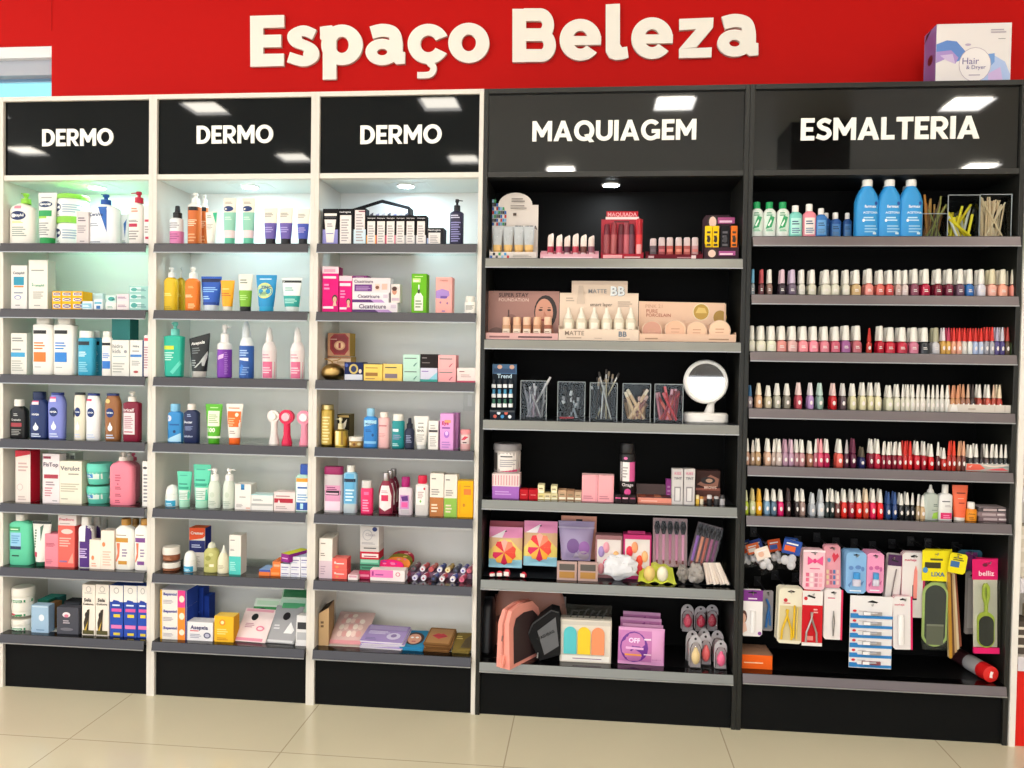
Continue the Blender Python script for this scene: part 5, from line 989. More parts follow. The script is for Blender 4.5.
def gloss(lab, x0, x1, yt, ymid, cc, bc, lab2=None, y=.026, slant=.0, sq=2, grp='lip glosses', name='lip_gloss', cat='lip gloss', yb=None, seal=None):
    X, w, z, h = place(x0, x1, yt, yb, y); zc = place(x0, x1, yt, ymid, y)[2] - z if ymid else h * .5
    r = empty(name, (X, y + w / 2, z), 0, lab, cat, grp)
    R_ = w / 2
    m = MB(); m.loft([(0, R_ * .92, R_ * .92, sq), (h * .02, R_, R_, sq), (zc, R_, R_, sq), (zc, R_ * .7, R_ * .7, sq)], bc, seg=14)
    if seal: m.deco([seal], w, zc, face_fn([(0, R_, R_, sq), (h, R_, R_, sq)]))
    m.build('tube', r)
    m = MB(); hc = h - zc; m.loft([(0, R_ * .96, R_ * .96, sq), (hc * .85, R_ * .9, R_ * .9, sq), (hc, R_ * .7, R_ * .7, sq)], cc, seg=14)
    m.v = [(a, b, q + (slant * a if q > hc * .5 else 0)) for a, b, q in m.v]; m.build('cap', r, loc=(0, 0, zc))
    return r
for i, a in enumerate((269, 301, 331, 362, 392, 421)):
    gloss('lip gloss with pale cap and %s tube, %s from the left in the pink tray' % (('crimson', 'rose', 'plum', 'red', 'brown', 'mauve')[i], ORD[i]), a, a + 24, 238 + (i % 3) * 4, 284, ('e8d4cc', 'ecd8d0', 'e0ccc4')[i % 3], ('a82a44', 'd0607a', '5a2438', 'b83a4c', '6a3a34', '8a5464')[i], slant=.5, grp='lip glosses in the pink tray', seal=R(.1, .3, .9, .5, 'd8b8bc'))
on(SM[0])
zt_, ys = stand('bright red display stand of tall lip crayons', 469, 627, 152, 312, 'c02634', [R(.05, .2, .5, .8, 'e8a0a4'), L(.55, .3, .95, .7, 1, 'f0c8c8')], [R(.0, .0, 1, .84, 'a81f30'), T('MAQUIADA', .5, .93, .7, 'f0b0b4', .02), R(.1, .84, .9, .89, 'f4d8d8'), L(.3, .78, .7, .83, 1, '401018')], [(0, 0), (1, 0), (1, .84), (.88, .84), (.88, 1), (.12, 1), (.12, .84), (0, .84)], fc='a82838')
on(zt_)
for i, (a, c) in enumerate(((479, '9a4a50'), (505, 'b05a5c'), (532, '7a2a38'), (552, 'c0606a'), (571, '6a3a4a'), (598, 'd83a3e'))):
    gloss('lip crayon %s in the red display stand, %s' % (('leftmost', 'second from the left', 'third from the left', 'fourth from the left', 'fifth from the left', 'at the right end, bright red')[i], ('dusty rose', 'rosewood', 'wine', 'pink', 'plum', 'white striped')[i]), a, a + (24 if i < 5 else 26), 200 - (i % 2) * 6 - (14 if i == 5 else 0), 240, ('6a2030', '8a2a36', '581824', '8a3a44', '4a2030', 'b0202c')[i], c, y=.026, grp='lip crayons in the red display stand', seal=R(.15, .1, .85, .6, 'e0a0a0') if i == 5 else None)
on(SM[0])
zt_, ys = stand('dark red tray of six lipsticks on the top make-up shelf', 637, 848, 302, 314, '6a1a26', [R(.04, .3, .14, .7, 'c8a0a4'), L(.55, .3, .9, .7, 1, 'b87a80'), R(.8, .2, .88, .8, 'e8d0d0')], name='display_tray', depth=.045)
on(zt_)
for i, a in enumerate((651, 683, 713, 746, 777, 807)):
    gloss('lipstick with clear ribbed cap, %s from the left in the dark red tray' % ORD[i], a, a + 26, 254 if i == 0 else 250, 282, 'c8b4b4', ('5a4a50', '9a4448', 'b04c44', 'b85a4c', 'a8504a', 'b8888a')[i], sq=4, grp='lipsticks in the dark red tray', seal=R(.1, .55, .9, .75, ('6a5a60', 'c8686a', 'd07a68', 'd88a74', 'c87a70', 'c8706a')[i]), name='lipstick', cat='lipstick')
on(SM[0])
zt_, ys = stand('mascara display stand with a portrait, at the right end of the top make-up shelf', 854, 982, 166, 288, '3a2630', [EL(.22, .55, .16, .4, '3a2420'), EL(.22, .5, .11, .3, 'e8c4b4'), R(.42, .35, .9, .7, 'a84a8a'), L(.45, .4, .85, .65, 1, 'f0d0e0')], [R(0, .0, 1, .72, '241a20'), EL(.3, .86, .17, .14, '2a1a18'), EL(.3, .85, .11, .12, 'e8c4b4'), R(.45, .82, .95, .95, 'b04a84'), L(.5, .84, .9, .93, 1, 'f0c8e0'), R(.1, .72, .9, .76, '8a4a74')], [(0, 0), (1, 0), (1, .72), (.88, .76), (.86, .92), (.8, 1), (.1, 1), (.0, .9)])
on(zt_)
for i, (a, w_, c, nm) in enumerate(((858, 24, 'f0c81e', 'yellow'), (884, 24, 'f0c41a', 'yellow'), (914, 34, '1d1b1f', 'black'), (953, 24, 'e8762a', 'orange'))):
    box('%s mascara carton, %s from the left in the portrait display' % (nm, ORD[i]), a, a + w_, 208, c, [L(.2, .15, .8, .9, 6, '3a2a14' if c != '1d1b1f' else '5a565c'), EL(.5, .6, .25, .1, '2a2018' if i != 2 else '3a363c')], d=.02, y=.028, grp='mascara cartons')
# second shelf
on(SM[1])
zt_, ys = stand('dusky pink display stand with a close-up face, holding foundation bottles', 40, 309, 450, 607, '9c6f68', [R(.0, .0, 1, 1, 'dcaaa4'), L(.05, .3, .35, .8, 1, '8a5a5a'), L(.45, .3, .95, .8, 1, '5a3a3a')],
    [R(.0, .0, 1, 1, 'a3766c'), EL(.81, .58, .16, .34, '2a1d1a'), EL(.79, .56, .125, .29, 'c98f78'), PG('c48870', (.66, .3), (.9, .3), (.98, .05), (.6, .05)), EL(.74, .62, .03, .02, '2a1a18'), EL(.86, .62, .03, .02, '2a1a18'), R(.73, .66, .77, .675, '4a3028'), R(.84, .66, .88, .675, '4a3028'), PG('b87860', (.79, .6), (.83, .5), (.78, .5)), EL(.8, .42, .05, .025, 'a04848'), PG('d8a088', (.62, .1), (.7, .12), (.72, .48), (.66, .44)), T('SUPER STAY', .36, .92, .42, '4a3430', .02), T('FOUNDATION', .36, .82, .42, 'e0c0b4', .01), EL(.33, .38, .09, .15, '8a6058'), R(.28, .3, .3, .62, '5a3c38'), EL(.12, .12, .12, .14, '7a5850')])
on(zt_)
for i, a in enumerate((101, 140, 177, 215, 255)):
    bottle('clear foundation bottle with peach cap, %s of five in the face display' % ORD[i], a, a + 33, 548, ('c89a78', 'd0a080', 'b8805e', 'c08a68', '9a5a44')[i], ('cut', 577, a + 2, a + 31, ('e8bfa4', 'e4b494')[i % 2]), [R(.1, .3, .9, .72, 'e4d4c4'), L(.2, .4, .8, .62, 2, '8a6a58')], sh=.95, e=2.6, dr=.9, y=.028, grp='foundation bottles in the face display', top=.97)
on(SM[1])
cream = [(0, 0), (1, 0), (1, .80), (.86, .80), (.86, 1), (.15, 1), (.15, .80), (0, .80)]
zt_, ys = stand('cream display stand reading MATTE BB, holding serum bottles', 311, 610, 412, 593, 'e5cfbc', [T('MATTE', .2, .65, .24, '8a7464', .01), T('BB', .8, .6, .1, '6a7684', .03), L(.1, .2, .3, .38, 1, 'b8a08c'), L(.45, .2, .55, .3, 1, 'b8a08c'), L(.75, .15, .9, .3, 1, 'b8a08c')],
    [R(.15, .94, .86, 1, 'd8c0ae'), T('MATTE', .48, .83, .23, '8a8a90', .01), T('BB', .74, .83, .18, '7a8694', .06), T('BB', .735, .835, .18, 'eef0f2', .03), T('smart layer', .53, .6, .28, '6a5a50', .005), L(.08, .66, .2, .74, 2, 'b8a494'), L(.74, .58, .92, .68, 3, 'b8a494'), PG('cdb8a6', (.22, .62), (.32, .62), (.29, .92), (.24, .92)), R(.2, .3, .8, .32, 'd8c4b2')], cream)
on(zt_)
for i, a in enumerate((328, 376, 424, 470, 516, 560)):
    bottle('clear serum bottle with ivory pump, %s of six in the cream display' % ORD[i], a, a + 41, 512, 'd9cdb8', ('cone', 553, a + 5, a + 36, 'ece4d6'), [R(.2, .1, .8, .8, 'efe4d4'), L(.3, .25, .7, .6, 2, 'b8a894')], sh=.9, e=2.4, dr=.9, y=.028, grp='serum bottles in the cream display')
on(SM[1])
zt_, ys = stand('peach display stand reading PURE PORCELAIN, holding round compacts', 612, 972, 489, 611, 'e3bfa6', [L(.06, .3, .2, .6, 1, 'a88468'), L(.72, .3, .94, .6, 1, 'a88468')],
    [T('PINK 21', .16, .88, .18, 'c89a84', .005), T('PURE', .14, .76, .12, 'b06a5a', .01), T('PORCELAIN', .21, .66, .26, 'b06a5a', .01), EL(.66, .75, .088, .21, 'e8d8b8'), EL(.66, .75, .08, .19, 'b8923e'), PG('d8b868', (.6, .72), (.72, .72), (.7, .84), (.63, .86)), EL(.86, .62, .07, .17, 'a8823a'), R(.9, 0, .92, .95, 'd8b498')], [(0, 0), (.93, 0), (.91, .97), (0, 1)])
on(zt_)
for i, (xc, r, c, nm) in enumerate(((659, 38, 'c99480', 'rosy'), (746, 40, 'e4b597', 'peach'), (826, 38, 'e8bfa0', 'light peach'), (911, 41, 'ecc6a8', 'ivory'))):
    X, w, z, h = place(xc - r, xc + r, 560 - r * .1, None, .03)
    rr = w / 2
    t = empty('powder_compact', (X, .03, z), 0, '%s round powder compact standing on edge, %s of four in the peach display' % (nm, ORD[i]), 'compact', 'round compacts')
    m = MB(); m.rod((0, 0, rr), (0, .014, rr), rr, rr, 'd8b8a0', 32); m.build('case', t)
    m = MB(); m.rod((0, -.0015, rr), (0, 0, rr), rr * .88, rr * .92, c, 32); m.deco([R(.3, .55, .7, .6, 'c8967c'), L(.3, .4, .7, .5, 1, 'd0a088')], rr * 2, rr * 2, lambda x, zz: -.0016); m.build('lid_window', t)
# third shelf
zoom(475, 340, 3.7236); on(SM[2])
zt_, ys = stand('blue and black rack of small make-up pens', 56, 148, 90, 262, '1e2630', [EL(.2 + .15 * k, .3 + .4 * (k % 2), .07, .2, ('c85a4a', 'e0e4ea', '3f8fc8')[k % 3]) for k in range(5)] + [R(0, .8, 1, 1, '3a4048')], [R(0, .82, 1, 1, '3f6a94'), R(.05, .84, .95, .92, '2a4a74'), EL(.3, .95, .1, .04, 'e0b098'), EL(.8, .95, .1, .04, 'e0b098'), T('Trend', .5, .78, .6, 'c8e0f0', .02)], depth=.05)
for r in range(3):
    for c in range(4):
        X, w, z, h = place(62 + c * 21, 78 + c * 21, 148 + r * 36, 178 + r * 36, .05 - r * .01)
        m = MB(); m.loft([(0, w / 2, w / 2, 4), (h * .45, w / 2, w / 2, 4), (h * .45, w * .36, w * .36, 2), (h, w * .34, w * .34, 2)], ['e4e6ea', 'e4e6ea', ('2a3038', '4a90b8', '3a6a5a')[r]], seg=10)
        tag(m.build('make_up_pen', loc=(X, .052 - r * .012, z)), 'tiny make-up pen, %s row, %s from the left in the blue and black rack' % (('top', 'middle', 'bottom')[r], ORD[c]), 'make-up pen', 'make-up pens in the rack')
on(SM[2])
def clear_cup(lab, x0, x1, yt, y=.02, c='f6f9fb:c', lip='c8d0d4:t'):
    X, w, z, h = place(x0, x1, yt, None, y); d = w * .95
    t = empty('acrylic_cup', (X, y, z), 0, lab, 'cup', 'clear acrylic cups')
    m = MB(); q = .002
    m.box(-w / 2, w / 2, 0, q, 0, h, c, ch=0); m.box(-w / 2, w / 2, d - q, d, 0, h, c, ch=0); m.box(-w / 2, -w / 2 + q, q, d - q, 0, h, c, ch=0); m.box(w / 2 - q, w / 2, q, d - q, 0, h, c, ch=0); m.box(-w / 2 + q, w / 2 - q, q, d - q, 0, q, c, ch=0)
    m.build('cup', t, smooth=0)
    m = MB(); e = .0012
    for sx in (-1, 1): m.box(sx * w / 2 - e, sx * w / 2 + e, -e, e, 0, h, lip, ch=0)
    m.box(-w / 2, w / 2, -e, e, h - e, h + e, lip, ch=0); m.build('rim', t, smooth=0)
    return X, y, z, w, h, d
def stick(lab, grp, p0, p1, r, c, tipc=None, name='make_up_pencil', cat='pencil', brush=False):
    p0, p1 = Vector(p0), Vector(p1); o = p0; v = p1 - p0
    t = empty(name, p0, 0, lab, cat, grp)
    m = MB(); m.rod((0, 0, 0), v * .82, r, r, c, 8); m.build('barrel', t)
    m = MB()
    if brush: m.rod(v * .82, v * .9, r * 1.1, r * 1.2, 'b0b0b2:m', 8); m.rod(v * .9, v, r * 1.9, r * 1.2, tipc or '2a2422', 8)
    else: m.rod(v * .82, v, r * 1.02, r * .9, tipc or c, 8)
    m.build('bristles' if brush else 'cap', t)
    return t
rnd = random.Random(5)
def fill(cup, n, lab, grp, cs, hmin, hmax, r=.0035, brush=False, tips=None, spread=1.0, slope=.5, nm='make_up_pencil', cat='pencil'):
    X, y, z, w, h, d = cup
    for k in range(n):
        f = (k + .5) / n
        bx = (f - .5) * w * .78 * (1 if k % 2 else -1) * .8; tx = (f - .5) * w * .80 * spread
        L_ = h * (hmin + (hmax - hmin) * rnd.random())
        yy = y + d * (.16 + .68 * ((k * 7) % n) / n)
        tl = (rnd.random() - .5) * slope * w
        xt = max(-w * .41, min(w * .41, tx + tl)) if hmax <= 1 else tx + tl
        c = cs[k % len(cs)]; lb = lab[k % len(lab)] if isinstance(lab, (list, tuple)) else lab
        stick(lb, grp, (X + max(-w * .4, min(w * .4, bx)), yy, z + .004 + r), (X + xt, yy, z + L_), r, c, tips[k % len(tips)] if tips else None, nm, cat, brush)
cup = clear_cup('clear acrylic cup of silver pencils, leftmost of the cups', 170, 266, 152)
fill(cup, 16, ('silver pencil with grey cap in the leftmost clear cup', 'mauve banded pencil in the leftmost clear cup', 'slate pencil in the leftmost clear cup'), 'pencils in the leftmost cup', ('b4b0b4:m', 'a08c98', '8a8890'), .5, .95, r=.0042, tips=('8f8d92:m', 'c4c0c4', '5c5a60'), slope=.9)
X, y, z, w, h, d = cup
stick('long silver pencil sticking out of the leftmost clear cup to the right', None, (X - w * .2, y + d * .5, z + .01), (X + w * .62, y + d * .5, z + h * 1.1), .0042, 'c8c4c8:m', 'd8d4d8')
cup = clear_cup('clear acrylic cup of black pencils, second of the cups', 308, 409, 156)
fill(cup, 14, ('black eye pencil in the second clear cup', 'grey eye pencil in the second clear cup'), 'pencils in the second cup', ('1b1b1d', '1f1e21', '8a9298'), .45, .9, r=.005, tips=('c8c8cc', '2a2a2c', 'b8b8bc'), slope=.7)
X, y, z, w, h, d = cup
stick('short red pencil at the foot of the second clear cup', None, (X - w * .42, y + .012, z + .008), (X + w * .1, y + .012, z + .010), .004, 'b8303a')
cup = clear_cup('clear acrylic cup of long make-up brushes, third of the cups', 428, 529, 160)
fill(cup, 20, ('long make-up brush with dark bristles in the third clear cup', 'long make-up brush with tan bristles in the third clear cup'), 'brushes in the third cup', ('c8c6c4:m', '4a4644', 'b0a488', '2a2a2c'), 1.0, 1.38, r=.0026, brush=True, tips=('2a2422', '9a8a78', '3a3432'), spread=.95, slope=.5, nm='make_up_brush', cat='brush')
cup = clear_cup('clear acrylic cup of beige pencils, fourth of the cups', 550, 653, 163)
fill(cup, 14, ('beige concealer stick in the fourth clear cup', 'wooden coloured stick in the fourth clear cup', 'mauve brown stick in the fourth clear cup'), 'sticks in the fourth cup', ('d8b894', 'b08a64', '8a5c58'), .4, .85, r=.006, tips=('e8d8c0', '6a4a38', 'c8a8a0'), slope=1.1)
cup = clear_cup('clear acrylic cup of red and pink pencils, rightmost of the cups', 669, 774, 165)
fill(cup, 20, ('red lip pencil in the rightmost clear cup', 'pink lip pencil in the rightmost clear cup', 'coral lip pencil in the rightmost clear cup', 'wine lip pencil in the rightmost clear cup'), 'pencils in the rightmost cup', ('c83a44', 'e08a9a', 'd8685c', '9a3040'), .6, .95, r=.0048, tips=('e06a70', 'ecb0bc', 'b03038', '7a2030'), slope=.8)
# round mirror on its white base
X, w, z, h = place(778, 950, 72, None, .05); R_ = w / 2; RZ = R_ * .97
t = empty('table_mirror', (X, .075, z), 0, 'round white make-up mirror with a lit ring frame on a thick round base', 'mirror')
m = MB(); bh = place(778, 950, 272, None, .05)[3]; m.loft([(0, R_ * .93, .05, 2.6), (bh * .15, R_ * .98, .055, 2.6), (bh * .8, R_ * .98, .055, 2.6), (bh, R_ * .9, .05, 2.6)], 'e9e6e2', seg=32); m.box(-.01, .018, -.0555, -.054, bh * .3, bh * .36, 'b0aeac', ch=0); m.build('base', t)
m = MB(); m.loft([(bh, .018, .014, 2.4, .012), (bh + .03, .012, .010, 2.4, .018), (h - RZ * 1.75, .016, .012, 2.4, .03)], 'dedbd7', seg=14); m.build('stem', t)
tilt = Matrix.Rotation(-.112, 4, 'X')
m = MB(); m.rod((0, -.008, 0), (0, .012, 0), R_ * .98, R_ * .96, 'e8e5e1', 48); m.rod((0, -.014, 0), (0, -.008, 0), R_ * .93, R_ * .98, 'f1efec', 48); m.turn(tilt); hd = m.build('mirror_head', t, loc=(-.002, 0, h - R_))
m = MB(); m.rod((0, -.0145, 0), (0, -.0138, 0), R_ * .80, R_ * .80, 'f0f0f0:y', 48); m.turn(tilt); m.build('glass', hd)
# fourth shelf
on(SM[3])
jar('clear jar with grey lid and a white label, standing on the white and purple boxes', 68, 172, 391, 'b7afac', (411, '8a8688'), [R(.2, .08, .95, .92, 'e6e0dc'), PG('d8407a', (.2, .08), (.95, .08), (.95, .2), (.2, .08)), L(.3, .72, .75, .82, 1, '3a3a44'), L(.28, .3, .85, .65, 4, 'a8a2a8'), R(.02, .05, .18, .9, '4a4442')], yb=499, y=.02, name='cotton_jar')
box('striped white and pink carton under the clear jar', 64, 166, 499, 'e9d5d4', [R(.02 + .1 * k, .1, .04 + .1 * k, .9, 'c85a70') for k in range(10)], yb=545, y=.016, d=.07)
box('purple carton at the bottom, under the striped carton', 64, 164, 545, 'a86ac0', [L(.1, .3, .8, .7, 2, 'c898d8')], y=.016, d=.07, top='c898d8')
for i, (a, b_, yt) in enumerate(((166, 198, 557), (200, 234, 558))):
    box('small bright red carton, %s of two beside the purple carton' % ('left', 'right')[i], a, b_, yt, 'c01f2a', [L(.2, .4, .8, .6, 1, 'e87a7a')], y=.02, d=.04)
for i, (a, b_, yt, yb, c) in enumerate(((233, 258, 572, None, 'e8d890'), (258, 282, 572, None, 'e4d4a4'), (283, 308, 572, None, 'ded0a0'), (310, 340, 560, None, 'c8a484'), (341, 370, 562, None, 'b08a6c'), (371, 397, 566, None, 'c4a88a'), (234, 258, 540, 571, 'ece4b8'), (283, 306, 544, 571, 'e4dcb0'))):
    box('small cream carton, %s' % ('first in the row', 'second in the row', 'third in the row', 'fourth in the row, tan', 'fifth in the row, brown', 'last in the row, before the pink cartons', 'lying on the first one', 'lying on the third one')[i], a, b_, yt, c, [R(.1, .1, .9, .3, 'f4f0d8'), L(.2, .5, .8, .8, 1, '8a7a5a')], yb=yb, y=.022, d=.05, grp='small cream cartons')
for i, (a, b_) in enumerate(((398, 457), (458, 517))):
    box('square powder pink carton, %s of the pair' % ('left', 'right')[i], a, b_, 503 + i * 2, 'f0a8b0', [L(.1, .1, .8, .25, 2, 'c87a88'), R(.86, .0, .94, 1, 'e898a4')], d=.05, top='f8c8cc', grp='powder pink cartons')
bottle('black shaker bottle with white and pink label on the fourth make-up shelf', 538, 598, 384, '1b181a', ('cut', 420, 542, 594, '242224'), [R(.06, .42, .94, .82, 'ece6e4'), R(.6, .42, .94, .82, 'd85a98'), L(.12, .5, .5, .75, 4, 'b0a8a8'), T('Orage', .5, .34, .7, 'e8e0e4', .02), EL(.5, .2, .2, .07, 'd84a90'), EL(.35, .9, .12, .03, 'd86aa0')], sh=.96, e=2, dr=1, y=.03)
for i, a in enumerate((520, 547, 574)):
    box('tiny dark carton with a pink stripe, %s of three at the foot of the shaker' % ORD[i], a, a + 25, 577 + i, '2a2024', [R(.1, .5, .9, .7, ('c84a80', 'e0a0b8', '8a3a5a')[i])], d=.02, y=.006, grp='tiny dark cartons')
X, w, z, h = place(606, 736, 590, None, .012)
t = empty('eyeshadow_palette', (X, .02, z), 0, 'open coral eyeshadow palette lying on the fourth make-up shelf', 'palette')
m = MB(); m.box(-w / 2, w / 2, 0, .075, 0, h, 'e8907c', ch=.002, top='e89a8a'); m.deco([L(.1, .3, .6, .7, 1, 'f4c0b0')], w, h, FLAT); m.build('tray', t)
m = MB()
m.box(-w / 2 + .003, w / 2 - .003, .004, .071, h, h + .0015, '2a1a1a', ch=.001); m.build('pan_frame', t)
for k in range(4):
    m = MB(); m.box(-w / 2 + .006 + k * (w - .012) / 4, -w / 2 + .003 + (k + 1) * (w - .012) / 4, .012, .062, h + .0015, h + .0025, ('a8543c', '7a3428', 'c87a5c', '5a2a24')[k], ch=.001); m.build('pan', t)
m = MB(); m.box(-w / 2, w / 2, 0, .004, 0, .038, '3a1f1f', ch=.001); m.turn(Matrix.Rotation(-.3, 4, 'X')); m.build('lid', t, loc=(0, .075, h))
box('small magenta carton standing behind the coral palette', 712, 731, 520, 'a8489a', [L(.2, .2, .8, .8, 3, 'd090c8')], y=.09, d=.03)
for i, a in enumerate((734, 778)):
    box('silver lash serum carton with a window, %s of two' % ('left', 'right')[i], a, a + 41, 481, 'c9c4c4', [R(.2, .08, .8, .5, '8f8a8e'), R(.3, .1, .7, .46, 'd8d4d4'), T('TINT', .5, .74, .7, '5a5a62', .02), T('KISS', .5, .88, .6, 'c86a88', .02)], d=.035, y=.012, grp='silver lash serum cartons')
box('dark brow kit carton with a smoky eye picture at the back of the fourth shelf', 822, 913, 487, '3a2624', [PG('8a5a4a', (.05, .3), (.6, .8), (.95, .6), (.9, .2), (.4, .15)), EL(.5, .5, .3, .18, '1d1416'), EL(.55, .5, .14, .1, 'b08a74'), R(.0, .0, 1, .12, '8a4a3c'), T('BROWS', .6, .15, .5, 'e0c0b0', .02)], y=.06, d=.04, yb=560)
box('brown carton carrying the smoky eye carton', 822, 913, 560, '5a3a34', [R(.1, .2, .9, .5, 'a8705a')], y=.06, d=.05)
for i, (a, c, c2, nm) in enumerate(((822, 'e8c04a', 'f4e4b0', 'yellow'), (838, 'e0d4c0', 'c88a3a', 'cream'), (864, '1f1d1f', 'd0ccd0', 'black'), (890, '2a282a', 'b8b4b8', 'charcoal'), (912, 'b0acae', '3a383a', 'silver'))):
    gloss('%s make-up bottle, %s from the left in the corner of the fourth shelf' % (nm, ORD[i]), a, a + (14 if i < 2 else 20), 578 + (i % 2) * 6, 592, c2, c, y=.02, grp='little make-up bottles in the corner')
# fifth shelf
zoom(475, 500, 3.7236); on(SM[4])
def flower(uc, vc, s):
    cs = ('e8503a', 'f08a6a', 'f4b0a0', 'e8303a', 'f0c060', 'd81f5a', 'f0b04a', 'c81f50', 'f4a83a', 'e84a3a')
    r = []
    for k in range(10):
        a0, a1 = 2 * math.pi * k / 10, 2 * math.pi * (k + 1) / 10; am = (a0 + a1) / 2
        r.append(PG(cs[k], (uc, vc), (uc + s * math.cos(a0), vc + s * .86 * math.sin(a0)), (uc + s * 1.12 * math.cos(am), vc + s * .97 * math.sin(am)), (uc + s * math.cos(a1), vc + s * .86 * math.sin(a1))))
    return r
bag = [R(.0, .74, 1, 1, 'e08ab8'), PG('e8d070', (0, .4), (.35, .7), (.65, .7), (1, .4), (1, .2), (0, .2)), PG('8fc4d8', (0, 0), (1, 0), (1, .2), (0, .22)), PG('f0e4ec', (.05, .74), (.5, .94), (.4, .74)), EL(.5, .9, .03, .02, '2a2030'), L(.35, .6, .65, .64, 1, '5a4a3a')]
pouch('pink backed sponge bag standing behind the left flower sponge bag', 52, 180, 85, 'b8485c', [], t=.02, yb=240, y=.1, grp='flower sponge bags')
pouch('iridescent bag with a flower shaped sponge, left of the two', 50, 174, 108, 'd9b088', bag + flower(.47, .38, .33), t=.03, y=.05, yb=256, grp='flower sponge bags')
pouch('iridescent bag with a flower shaped sponge, right of the two', 180, 305, 86, 'd9b088', bag + flower(.48, .42, .33), t=.03, y=.06, yb=250, grp='flower sponge bags')
box('salmon card of the backmost hanging sponge pack', 320, 452, 60, 'e0a08c', [R(.42, .88, .6, .93, '2a2022')], y=.12, d=.004, yb=220, name='hang_card', cat='card')
pouch('lilac zip bag holding blending sponges', 308, 445, 88, 'a596bc', [EL(.42, .38, .17, .19, '7a5a94'), EL(.72, .34, .15, .17, '9a6ab0'), EL(.7, .14, .16, .12, 'b8a8b8'), PG('c4b8cc', (.4, .05), (.5, .22), (.6, .12)), R(0, .82, 1, .86, 'c0b4d0')], t=.05, y=.06, yb=232, wfn=lambda v: .78 + .22 * v)
def sponge_box(lab, x0, x1, yt, cs, c):
    X, w, z, h = place(x0, x1, yt, None, .07)
    t = empty('sponge_box', (X, .07, z), 0, lab, 'box', 'windowed sponge boxes')
    m = MB(); m.box(-w / 2, w / 2, .0, .05, 0, h, c + ':p'); m.build('carton', t)
    m = MB(); m.box(-w * .44, w * .44, -.0012, 0, h * .08, h * .9, 'e6dcd8', ch=0); m.build('window', t)
    for k in range(7):
        m = MB(); m.ball((-w * .28 + .14 * w * (k % 4) * 1.3, -.003, h * (.22 + .2 * (k // 2 % 3) + .1 * (k % 2))), w * .12, .005, h * .13, cs[k % len(cs)]); m.build('sponge', t)
for a in ((448, 548, 132, ('f0a0a8', 'd8407a', 'c84a6a', 'f4c080', 'a890c8', 'e8a0b0', 'd83a4a'), 'a8787c', 'windowed box of small round sponges, left of two'), (552, 656, 130, ('f09aa8', 'ec6a4a', 'e8503a', 'f4b880', 'e8344a', 'f4a070', 'e02f44'), 'c83a78', 'windowed box of small round sponges in a magenta frame, right of two')):
    sponge_box(a[5], a[0], a[1], a[2], a[3], a[4])
box('magenta hanging tab on top of the right sponge box', 568, 634, 116, 'b83a70', [], y=.09, d=.004, yb=150, name='hang_card', cat='card')
def brush_set(lab, x0, x1, yt, ymid, yb, cs, tilt, y, card):
    X, w, z, h = place(x0, x1, yt, yb, y)
    t = empty('brush_set', (X, y, z), 0, lab, 'brush set', 'bagged brush sets')
    t.rotation_euler = (-.1, tilt, 0)
    m = MB(); m.box(-w / 2, w / 2, .012, .014, 0, h, card, ch=0); m.build('backing_card', t)
    zm = place(x0, x1, yt, ymid, y)[2] - z
    n = len(cs)
    for k, c in enumerate(cs):
        x = -w * .38 + w * .76 * k / (n - 1)
        b = MB(); b.rod((x, .006, h * .14), (x, .006, zm), .0046, .0056, c, 10); b.rod((x, .006, h * .06), (x, .006, h * .14), .003, .0036, '8a4038', 10)
        bo = b.build('brush', t)
        b = MB(); b.rod((0, 0, 0), (0, 0, h * .14), .006, .0115, '18171a', 12); b.rod((0, 0, h * .14), (0, 0, h * .27), .0115, .006, '18171a', 12); b.build('bristles', bo, loc=(x, .006, zm))
    m = MB(); m.box(-w / 2, w / 2, -.004, -.0034, 0, h, 'faf8fa:c', ch=0); m.build('plastic_bag', t)
brush_set('upright bag of make-up brushes with pink handles', 664, 792, 72, 130, 250, ('d890b0', 'e0a0bc', 'c87a9c', 'd890b0', 'e8a8c4'), 0, .075, 'b89a98')
brush_set('leaning bag of make-up brushes with violet and copper handles', 792, 888, 90, 140, 258, ('8a5ab0', 'd8906a', 'b8604a', 'a85a80', '7a3a6a'), .24, .05, '5a4a4c')
def eyes(lab, a, b_, yt, y=.02):
    X, w, z, h = place(a, b_, yt, None, y)
    t = empty('eyeshadow_duo', (X, y, z), 0, lab, 'eyeshadow', 'clear eyeshadow cases')
    m = MB(); m.box(-w / 2, w / 2, 0, .012, 0, h, 'b89a94', ch=.002); m.build('case', t)
    for k, c in enumerate((('a86a50', '4a4644') if '1' in str(a) and a < 350 else ('5a5450', 'b08040'))):
        m = MB(); m.loft([(0, w * .4, .001, 3), (.001, w * .4, .001, 3)], c, seg=8); m = MB()
        m.box(-w * .38, w * .38, -.0012, 0, h * (.12 + .42 * (1 - k)), h * (.46 + .42 * (1 - k)), c, ch=.0004); m.build('pan', t)
    return t
eyes('clear eyeshadow case with brown and grey pans, left of two', 305, 380, 230)
eyes('clear eyeshadow case with grey and ochre pans, right of two', 383, 458, 232)
for i, (a, yt) in enumerate(((52, 262), (80, 258), (108, 252), (170, 262))):
    X, w, z, h = place(a, a + 24, yt + 4, None, .02)
    t = empty('nail_clip', (X, .02, z), .4 - .3 * i, 'little red and white clip, %s from the left at the front of the fifth shelf' % ORD[i], 'clip', 'little red and white clips')
    m = MB(); m.ball((0, 0, h * .5), w * .5, .006, h * .45, 'c02038'); m.build('body', t)
    m = MB(); m.box(-w * .45, w * .35, -.0085, -.005, h * .25, h * .7, 'f0e8e4', ch=.001); m.build('label', t)
